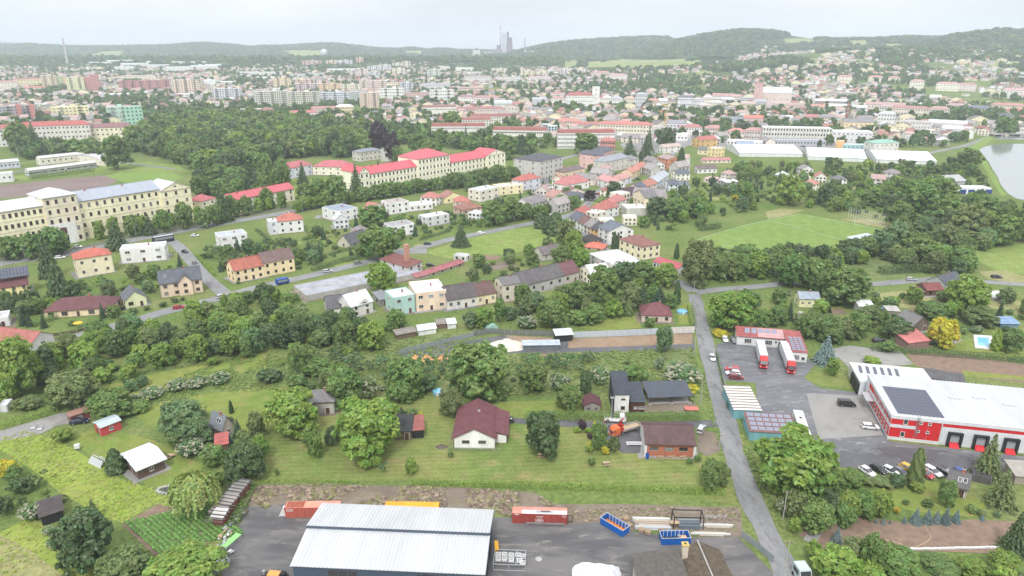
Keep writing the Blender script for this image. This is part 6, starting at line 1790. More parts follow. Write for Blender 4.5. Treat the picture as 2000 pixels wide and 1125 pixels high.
for a,b,e,d,rf,rh,wc,rc,fl,nc in[((1125,425),(1160,425),8,10,'hip',4,wh,(188,92,80),1,3),((1163,435),(1185,430),18,8,'flat',0,(222,214,198),(226,226,226),2,2),((1178,428),(1208,420),18,10,'hip',4,wh,(190,98,84),2,3),((1203,410),(1223,402),14,9,'hip',3.5,wh,(200,112,104),2,2),((1223,422),(1263,421),15,13,'flat',0,(198,194,186),(226,226,230),1,0),((1222,392),(1258,388),11,9,'gx',4,(200,190,186),(96,70,84),1,3),((1247,383),(1263,378),14,9,'gx',3,(226,196,192),RS,2,2),((1263,378),(1283,371),14,9,'gx',3,(232,214,204),(196,116,90),2,2),((1283,371),(1294,363),15,10,'gx',3,li,(186,190,198),2,2),((1294,363),(1306,355),15,10,'gx',3,(214,216,226),(178,184,194),2,2),((1306,373),(1325,372),12,9,'gx',2.5,(226,228,236),RS,2,2),((1325,372),(1346,369),9,8,'gx',2.2,(220,222,228),(112,122,136),1,2),((1320,353),(1347,352),13,10,'gx',2.2,(240,236,220),RS,2,3),((1283,325),(1304,331),19,15,'gx',2,(222,144,102),(176,146,138),3,3),((1256,319),(1285,326),8,9,'gx',3,(206,200,192),(150,138,136),1,3),((1366,289),(1400,286),15,12,'gx',3,(216,174,104),(196,100,84),2,3),((1396,307),(1414,305),17,10,'flat',0,(240,214,152),(206,208,212),2,3),((1362,301),(1393,304),9,9,'gx',2.6,(240,222,180),(120,120,126),1,3),((1373,319),(1427,318),6,8,'gx',1.6,(230,214,196),(198,122,120),1,6),((1362,339),(1400,338),9,8,'gx',2.4,wh,(124,104,100),1,4),((1374,355),(1396,359),7,9,'hip',2.2,(236,222,214),(214,170,166),1,2),((1400,361),(1420,358),8,8,'flat',0,(206,204,200),(214,214,214),1,2),((1418,366),(1443,364),9,7,'shed',.8,(170,168,164),(206,208,212),1,3),((1054,356),(1098,345),40,(1034,345),'hip',3.6,(198,196,188),(90,90,98),4,5),((1162,331),(1197,318),27,14,'hip',3.6,(232,182,178),(94,98,112),2,5),((1131,322),(1160,331),26,10,'hip',2.5,(232,182,178),(96,98,112),2,4),((1182,339),(1229,328),22,12,'hip',3.6,(208,204,194),(152,158,168),2,5),((1229,329),(1247,325),16,11,'hip',3,(214,206,196),(142,140,144),2,2),((1100,351),(1142,342),14,10,'hip',2.4,(242,214,180),(124,104,104),1,3),((1019,373),(1055,365),19,10,'hip',3.2,(214,216,228),(200,94,80),2,3),((1105,376),(1150,367),14,12,'hip',5,(236,230,226),(204,112,110),1,4),((1166,362),(1198,373),14,10,'gx',2.8,wh,(220,142,140),2,3),((1204,366),(1233,356),12,10,'gx',2.8,(222,222,228),(206,140,128),2,3),((1233,350),(1250,342),12,9,'gx',2.6,(236,208,160),(206,128,104),2,2),((1247,340),(1262,333),11,8,'gx',2.5,wh,(206,120,96),2,2),((1031,409),(1068,400),9,10,'gx',3.8,(222,220,216),(142,136,138),1,3),((1096,388),(1140,392),6,9,'hip',2.8,wh,(98,100,112),1,3),((1052,380),(1076,376),7,8,'hip',2,(206,206,204),(150,150,156),1,2),((1020,400),(1034,410),6,7,'gx',2,(190,186,180),(140,138,138),1,1),((1295,300),(1330,297),12,10,'gx',2.4,(226,222,216),(198,170,160),2,3),((1240,300),(1260,306),10,8,'gx',2,(214,210,206),(150,140,138),1,2)]:
 if isinstance(d,tuple):d=dep(a,d)
 t=house(a,b,e,d,rf,rh,wc,rc,fl,nc,2,None,'house' if e<24 else 'apartment house','house' if e<24 else 'apartment_house')
 q=proj(t.location);AUTO.append((t,'%s %s-roofed %s'%(colname(wc),colname(rc),'flat-roofed house' if 0 else('house' if fl<3 else 'apartment house')),q[0],q[1]-e*.6))
Hs((1560,600),(1599,601),17,6.5,'gx',1.8,(232,226,172),(150,164,180),1,3,1,'pale yellow garden house with blue-grey roof under the big trees','the pale yellow garden house',cat='garden house',name='garden_house',win=(1.0,1.0))
Hs((1676,613),(1704,614),15,5,'shed',.8,(224,226,230),(222,224,228),1,0,0,'white box-shaped shed in the right gardens','the white box shed',cat='shed',name='shed',chim=0)
Hs((1808,578),(1841,577),11,7,'gx',1.9,(112,82,70),(142,66,62),1,2,1,'brown summer hut with dark red roof in the right gardens','the dark red summer hut',cat='hut',name='summer_hut',chim=0)
Hs((1788,576),(1808,577),7,5,'shed',.5,(124,100,88),(160,124,122),1,0,0,'low lean-to with pinkish roof left of the dark red summer hut',cat='lean-to',name='lean_to',chim=0)
Hs((1780,649),(1812,645),12,8,'gy',3.0,(118,98,84),(128,124,122),1,2,1,'grey-roofed gable chalet behind the golden tree','the grey gable chalet',cat='chalet',name='chalet',h=2.6)
Hs((1772,682),(1813,677),5,7,'shed',1.5,(150,110,100),(212,108,102),1,0,0,'shed with broad salmon red roof left of the golden tree','the salmon-roofed shed',cat='shed',name='shed',chim=0,h=2.4)
Hs((1852,676),(1872,664),12,6,'gy',2.0,wh,(206,200,196),1,1,1,'white pool house right of the golden tree',cat='pool house',name='pool_house',h=2.6,chim=0)
Hs((1953,641),(1988,641),9,4.5,'shed',.8,(96,126,160),(124,164,208),1,0,0,'blue shed with pale blue roof near the right edge','the blue shed',cat='shed',name='shed',chim=0)
Hs((1846,562),(1880,552),6,8,'gx',2.8,(176,178,184),(90,94,104),1,2,1,'small dark-roofed house right beside the lake road','the dark roadside house')
Hs((1940,588),(1978,583),6,7,'flat',0,(190,188,184),(206,206,202),1,2,0,'low flat-roofed grey shed among trees at the right edge',cat='shed',name='shed',chim=0)
Hs((1738,428),(1767,431),14,8,'gx',2.8,(208,202,192),(150,84,90),1,2,1,'small club house with maroon roof behind the ball net','the maroon-roofed club house',cat='club house',name='club_house')
t=Hs((1868,379),(1934,379),12,10,'flat',0,(226,228,232),(226,228,232),1,0,0,'long white boathouse with blue doors near the lake','the white boathouse',cat='boathouse',name='boathouse',chim=0)
bm_=MB().box(-2.4,2.4,-.08,0,.1,3.2,cmat((40,70,140),'x')).mesh('blue_door')
for i in range(4):obj('blue_door',bm_,t,(-8+i*6.2,-5,0))
Hs((1834,363),(1886,360),7,16,'gx',3.4,(176,176,178),(180,180,182),1,0,0,'grey hall with pale shallow roof behind the boathouse','the grey lakeside hall',cat='hall',name='hall',chim=0)
for a,b,l in[((1444,306),(1567,307),'left'),((1578,312),(1692,317),'middle'),((1712,318),(1828,322),'right')]:
 Hs(a,b,7,58,'gx',4.5,(222,224,226),(236,238,240),1,0,0,'very long white-roofed market hall beyond the gardens, %s one of three'%l,'the %s white market hall'%l,cat='hall',name='market_hall',chim=0,rkind='metal',group='white market halls')
Hs((1488,275),(1622,278),27,16,'flat',0,(208,206,196),(226,228,230),3,24,2,'long factory with three rows of windows and white roof','the long-windowed factory',cat='factory',name='factory',chim=0,win=(1.5,2.2),door=False)
Hs((1500,284),(1612,286),12,9,'flat',0,(176,178,186),(186,190,196),1,18,0,'low grey annexe along the front of the long-windowed factory',cat='annexe',name='annexe',chim=0,win=(1.2,1.6),door=False)
Hs((1623,278),(1702,280),22,18,'flat',0,(216,214,214),(226,228,230),2,9,1,'white stepped factory block joined right of the long-windowed factory','the white factory block',cat='factory',name='factory',chim=0)
Hs((1645,293),(1694,294),11,10,'flat',0,(150,196,200),(222,224,226),1,6,0,'pale teal shopfront below the white factory block',cat='shop',name='shop',chim=0)
Hs((1631,292),(1645,293),17,10,'flat',0,(232,176,96),(214,206,196),1,0,0,'orange entrance block beside the pale teal shopfront',cat='annexe',name='annexe',chim=0)
Hs((1646,262),(1703,263),24,16,'gx',3,(236,214,166),(140,138,146),2,6,1,'ochre-cream factory hall behind the brick chimney stack','the cream factory hall',cat='factory',name='factory',chim=0)
Hs((1706,300),(1753,298),20,15,'hip',2.6,(214,210,202),(132,192,168),2,5,2,'grey building with mint green hip roof near the lake','the mint-roofed building',cat='building',name='building',chim=0)
def cabin(A,B,D,e,roof,rh,wall,rc,label,lm,cat,name,nc=1,ns=1,**k):
 return house(A,B,e,dep(B,D),roof,rh,wall,rc,1,nc,ns,label,cat,name,lm,chim=k.pop('chim',0),win=(1.0,1.1),**k)
t=cabin((243,908),(272,937),(317,911),24,'gy',.9,(108,84,74),(230,232,236),'white-roofed timber cabin with open veranda beside the meadow','the white-roofed cabin','cabin','timber_cabin',h=3.0,ov=.8,rkind='metal')
t=cabin((187,843),(200,853),(241,841),17,'gy',.5,(206,52,60),(186,198,204),'bright red shed with pale sheet roof in the left gardens','the bright red shed','shed','red_shed',h=2.8,rkind='metal')
cabin((134,823),(140,829),(178,816),17,'gy',.6,(140,74,64),(164,112,92),'long brown-red shed with tiled roof behind the parked dark car','the long brown shed','shed','long_shed',h=2.6)
t=Hs((84,1028),(126,1014),26,5,'shed',.7,(84,70,60),(84,72,72),1,0,0,'open garden shelter with dark flat roof at the lower left','the open garden shelter',cat='shelter',name='garden_shelter',chim=0,h=2.5,wallm=DARK)
Hs((602,810),(654,808),24,7,'hip',2.2,(186,182,174),(128,122,126),1,2,1,'grey garden house with patched roof hidden among the trees','the patched-roof garden house',cat='garden house',name='garden_house')
Hs((598,800),(622,800),7,3,'shed',.6,(150,60,56),(200,84,78),1,0,0,'red-roofed porch in front of the patched-roof garden house',cat='porch',name='porch',chim=0,h=2.4)
Hs((412,848),(437,858),16,(456,846),'gx',3.0,(186,172,152),(124,132,140),1,2,1,'small house with grey ribbed roof half hidden in shrubs','the grey ribbed-roof house',h=3.2)
Hs((424,884),(446,880),6,4,'shed',.8,(120,90,80),(196,84,74),1,0,0,'tiny shed with red roof between the shrubs above the willow',cat='shed',name='shed',chim=0,h=2.2)
for i,(a,b,dd,rc,l)in enumerate([((415,1016),(437,1020),(452,990),(170,160,156),'striped-roof shed with red wall, middle of the three by the yard edge'),((445,982),(465,985),(472,960),(150,148,146),'striped-roof shed, uppermost of the three by the yard edge'),((417,1028),(436,1030),(440,1018),(206,204,202),'low shed with a pale flap roof, lowest of the three by the yard edge')]):
 t=house(a,b,16,dep(b,dd),'shed',.5,(140,64,58),rc,1,0,0,l,'shed','yard_shed',None,chim=0,h=2.4,rkind='metal',group='sheds along the yard edge')
 for k in range(6):add_part(t,'roof_batten',MB().box(-2.4,2.4,-.12,.12,2.62,2.74,cmat((96,92,90),'x')),(0,-2.6+k*1.05,.08*k))
t=Hs((-60,672),(64,688),16,9,'gx',2.6,(226,220,216),(186,96,84),1,4,1,'white house with long salmon red roof at the left edge','the left-edge red roof',win=(1.6,1.3))
Hs((-30,644),(20,636),18,8,'flat',0,wh,(200,200,200),1,2,1,'white flat garage house at the far left edge',cat='house')
Hs((1253,628),(1311,630),20,9.5,'hip',3.6,(206,186,172),(130,66,72),1,3,1,'cottage with broad dark red roof and dormer behind the panel fence','the dark red-roofed cottage',h=2.8)
house((1845,962),(1885,975),22,6,'gx',2.2,(206,200,192),(104,98,100),1,2,1,'old grey-roofed garden house among conifers below the parked row','garden house','garden_house','the old conifer garden house',h=2.8)
Hs((1898,940),(1935,948),8,4,'flat',0,(90,86,84),(74,72,74),1,0,0,'low black flat-roofed shed under the big conifer',cat='shed',name='shed',chim=0,h=2.0)
Hs((1980,945),(2040,950),12,5,'shed',.8,(160,146,130),(170,160,150),1,0,0,'grey-tan roofed shed at the right edge by the dark yard',cat='shed',name='shed',chim=0,h=2.4)
Hs((1732,617),(1755,618),6,4,'shed',.4,(150,140,130),(190,184,178),1,0,0,'small pale-roofed shed right of the white box shed',cat='shed',name='shed',chim=0,h=2.2)
Hs((0,806),(17,804),9,4,'flat',0,(206,206,206),(222,224,228),1,0,0,'small white-roofed hut at the left edge above the hedge',cat='hut',name='hut',chim=0,h=2.2)
for a,b,l in[((776,664),(812,657),'long brown timber shed by the hedge, left of the white hut'),((855,643),(873,641),'brown slatted shed between the two white huts')]:Hs(a,b,7,3.5,'shed',.4,(124,100,84),(150,138,128),1,0,0,l,cat='shed',name='shed',chim=0,h=2.0,wallm=WOOD)
for a,b,l in[((818,656),(852,651),'white hut with low gable roof, left one behind the slatted fence'),((875,643),(891,641),'small white hut, right one behind the slatted fence')]:Hs(a,b,11,4.5,'gx',1.0,(222,222,220),(226,228,230),1,0,0,l,cat='hut',name='hut',chim=0,h=2.2)
# ---- the two big barracks with wings
def wings(A,B,secs,wall,roofc,label,lm,base_col=None):
 a,b=G(*A),G(*B)
 yaw=math.atan2(b.y-a.y,b.x-a.x);dv=(b-a).normalized()
 t=thing('barracks',label,'barracks',a,yaw)
 def at(px):
  u=(px-1000)/F
  s_num=u*(a.y*CP+CAMH*SP)-a.x;s_den=dv.x-u*dv.y*CP
  return s_num/s_den
 for(p0,p1,ey,roof,rh,d,fl,nc,fwd,wc,rc)in secs:
  x0,x1=at(p0),at(p1);w=x1-x0;cx=(x0+x1)/2
  g=a+dv*cx
  h=zat(g,ey)
  wc=wc or wall;rc=rc or roofc
  y=d/2-fwd
  q=g+Vector((-dv.y,dv.x,0))*y;OCC.append((q.x,q.y,min(w,22)/2+3))
  for k in range(int(w//25)):
   q2=a+dv*(x0+12+k*25)+Vector((-dv.y,dv.x,0))*y;OCC.append((q2.x,q2.y,12))
  obj('wall',wall_mb(roof,w,d,h,rh,cmat(wc,'wall')).mesh('wall'),t,(cx,y,0))
  r=obj('roof',roof_mb(roof,w,d,h,rh,cmat(rc,'metal'),.5).mesh('roof'),t,(cx,y,0))
  add_part(t,'cornice',MB().box(-w/2-.15,w/2+.15,-.3,0.02,h-.75,h-.25,cmat((196,186,166),'wall')),(cx,-fwd,0))
  for k in range(1,fl):add_part(t,'string_course',MB().box(-w/2,w/2,-.12,0.02,h*k/fl-.12,h*k/fl+.12,cmat((206,194,166),'wall')),(cx,-fwd,0))
  wm=window_mesh(1.35,2.2,FRAMEB,1)
  for k in range(fl):
   for i in range(nc):obj('window',wm,t,(x0+(i+.5)*w/nc,-fwd,h*(k+.5)/fl))
  for k in range(fl):
   for i in range(3):
    if p1==secs[-1][1]or fwd>1:pass
  if roof=='gx':
   for i in range(max(1,int(w/22))):obj('chimney',chimney_mesh(1.2),r,(-w/2+8+i*20,-1.0,h+rh*.85))
  if roof=='gy':
   add_part(t,'round_window',MB().tube((0,-.06,0),(0,.02,0),.9,FRAME,.9,16).tube((0,-.08,0),(0,-.05,0),.6,GLASS,.6,16),(cx,-fwd,h+rh*.4))
 return t
t=wings((-70,514),(380,426),[(-70,101,414,'gx',3.6,16,4,14,0,None,(214,216,220)),(101,164,382,'hip',3.4,20,5,4,2.2,(236,222,190),(206,208,212)),(164,322,381,'gx',4.2,16,4,11,0,None,(168,174,186)),(322,379,368,'gy',3.8,20,4,3,1.2,None,(206,210,214))],(255,238,192),(190,196,206),'very long yellow barracks with grey roofs and a white gate tower','the yellow barracks')
a=G(132,478)
add_part(t,'gate_arch',MB().box(-6.5,6.5,-.22,-.02,-.1,11.5,cmat((236,234,230),'wall')).box(-1.8,1.8,-.3,-.2,0,4.2,DARK).tube((0,-.3,4.2),(0,-.2,4.2),1.8,DARK,1.8,16).box(-1.6,1.6,-.4,-.22,6.0,9.2,FRAMEB),((Vector(a)-Vector(t.location)).length,-2.2,0))
t=wings((703,381),(985,329),[(703,722,336,'gy',3.4,22,3,2,1.0,None,None),(722,816,332,'gx',4.2,15,3,13,0,None,None),(816,877,306,'hip',5.2,24,4,9,1.5,None,None),(877,950,312,'gx',4.8,15,3,10,0,None,None),(950,985,300,'gy',3.6,20,3,4,1.2,None,None)],(255,246,212),(206,92,102),'long cream barracks with crimson roofs and a raised middle block','the crimson-roofed barracks')
wings((455,417),(576,391),[(455,576,379,'gx',3.2,11,2,9,0,None,None)],(238,230,208),(200,96,104),'long low cream wing with crimson roof between the two barracks','the low crimson-roofed wing')
Hs((395,420),(425,412),26,12,'hip',3,(238,228,204),(198,92,98),2,2,1,'cream gatehouse with crimson hip roof right of the yellow barracks',name='gatehouse',cat='gatehouse')
Hs((378,416),(398,418),10,8,'hip',2,(238,228,204),(204,60,66),1,1,1,'tiny red-roofed annexe at the right end of the yellow barracks',name='annexe',cat='annexe',chim=0)
Hs((562,350),(612,340),20,13,'hip',3.6,(214,214,226),(200,92,102),2,4,2,'lilac-white building with crimson roof, left of the cream crimson pair','the lilac crimson-roofed building',name='building',cat='building')
Hs((612,341),(682,343),16,16,'hip',4.4,(238,230,206),(204,94,104),2,5,2,'cream building with broad crimson hip roof in the wooded park',name='building',cat='building')
Hs((704,316),(746,310),18,12,'hip',2.2,(206,200,190),(136,144,156),2,5,2,'grey-roofed chapel nave left of the stone pinnacle','the grey-roofed chapel',name='chapel',cat='chapel',chim=0)
def pinnacle():
 p=G(758,314);t=thing('chapel_spire','pale stone neo-gothic spire beside the grey-roofed chapel','spire',p);landmark('the stone spire',758,298)
 m=cmat((206,204,200),'wall')
 H_=zat(p,281)
 add_part(t,'base',MB().box(-5,5,-4,4,-.2,H_*.42,m));add_part(t,'gable',MB().prism([(-5,H_*.42),(5,H_*.42),(0,H_*.68)],'y',-4,4,m))
 add_part(t,'spire',MB().tube((0,0,H_*.55),(0,0,H_),1.6,m,.1,8))
 for x in(-5,5):
  for y in(-4,4):add_part(t,'pinnacle',MB().tube((x,y,0),(x,y,H_*.62),.8,m,.75,6).tube((x,y,H_*.62),(x,y,H_*.8),.8,m,.05,6))
 add_part(t,'rose_window',MB().tube((0,-4.1,H_*.38),(0,-3.98,H_*.38),1.5,DARK,1.5,14))
pinnacle()
# ---- the camp behind the barracks
Hs((80,323),(168,313),13,9,'gx',1.6,(228,220,204),(206,202,200),1,8,1,'long cream hut with pale roof, back one in the camp','the back camp hut',cat='hut',name='camp_hut',chim=0)
Hs((58,345),(190,328),11,8,'gx',1.4,(190,194,194),(214,208,206),1,20,1,'very long glazed shed with pale roof at the camp edge','the glazed camp shed',cat='shed',name='camp_shed',chim=0,win=(3.2,1.5))
Hs((204,325),(235,321),11,(175,311),'gx',2,(232,222,206),(196,192,194),1,3,4,'pale hipped camp house at the right end of the camp',cat='house',chim=0)
Hs((-40,335),(40,327),13,10,'gx',1.6,(200,204,214),(206,204,206),1,10,1,'camp building with bluish panels at the left edge',cat='building',name='camp_building',chim=0)
Hs((-40,360),(27,355),18,9,'flat',0,(220,220,220),(214,214,216),1,6,1,'white camp building with big windows, lowest at the left edge',cat='building',name='camp_building',chim=0)
# ================================================================ the town
def blk(xl,xr,yb,yt,wall,roofc,fl,nc,roof='flat',rh=2.5,d=13,yaw=0.0,label=None,lm=None,cat='apartment block',name='apartment_block',group=None,noun=None,ns=2,chim=0,z0=None):
 """building given by its picture box: left, right, foot and eave rows"""
 c=GT((xl+xr)/2,yb);wall=tuple(int(v*.68+w_*.32)for v,w_ in zip(wall,(222,219,214)))
 dist=proj(c)[2]
 w=(xr-xl)*dist/F
 h=max(2.5,zat(c,yt))
 az=math.atan2(c.x,c.y)
 ya=-az+R(yaw)
 n=Vector((-math.sin(ya),math.cos(ya),0))
 cc=c+n*d/2;cc.z=c.z-.3
 t=house_at(cc,ya,w,d,h,roof,rh,wall,roofc,fl,nc,ns,label,cat,name,lm,.4,chim,False,(2.0,1.75)if fl>2 and roof=='flat' else(1.6,1.6),None,None,1,group)
 if fl>=4 and roof=='flat' and w>22:
  k=max(2,int(w/17));bm=cmat(tuple(int(v*.8)for v in wall),'wall')
  for i in range(k):
   x=(i+.5)*w/k-w/2
   b=MB();b.box(-2.2,2.2,-1.3,-.06,h/fl*.95,h-.2,bm)
   o=add_part(t,'balcony_column',b,(x,-d/2,0))
   add_part(o,'balcony_openings',[q.box(-2.0,2.0,-1.36,-1.29,h/fl*(f+.45),h/fl*(f+.85),GLASS)for q in[MB()]for f in range(1,fl)][-1],kind='stuff')
  add_part(t,'lift_house',MB().box(-3,3,-2.5,2.5,h-.3,h+2.6,cmat(wall,'wall')),(w*.1,0,0))
 if not label:
  AUTO.append((t,'%s %s%s'%(colname(wall),'' if roof=='flat' else colname(roofc)+'-roofed ',noun or cat),(xl+xr)/2,(yb+yt)/2))
 return t
Y1=(244,228,152)
blk(50,172,281,245,(224,216,208),(196,90,82),4,18,'hip',4.5,12,-14,'long pale apartment block with red roof behind the camp','the long red-roofed block')
blk(-60,50,287,252,(208,214,210),(186,98,86),4,14,'hip',4,12,-10,'pale green-grey apartment block with red roof at the left edge')
blk(142,256,276,249,(240,228,184),(152,102,106),3,14,'hip',4.5,12,-12,'long yellow apartment block with dusky red roof by the wood','the dusky red-roofed block')
blk(111,172,232,208,Y1,(230,222,190),4,9,'flat',0,14,6,'bright yellow flat-roofed block behind the red roofs','the bright yellow block')
blk(216,254,240,208,(170,214,190),(200,206,204),4,6,'flat',0,14,4,'mint green apartment block, left slab of the pair','the mint block')
blk(252,281,243,207,(126,204,170),(200,206,204),5,4,'flat',0,14,10,'stronger green apartment slab, right one of the pair')
blk(8,72,234,206,(158,158,170),(186,186,190),5,10,'flat',0,13,8,'grey apartment block with red corner towers at the left','the grey-red block')
blk(-30,8,234,205,(234,190,140),(210,200,190),5,5,'flat',0,13,8,'orange apartment block cut by the left edge')
for q in[(40,46),(66,73)]:blk(q[0],q[1],235,204,(206,92,80),(196,110,100),5,0,'flat',0,13.6,8,'red corner tower on the grey apartment block, %s one'%('left' if q[0]==40 else 'right'),cat='tower',name='corner_tower',group='red corner towers')
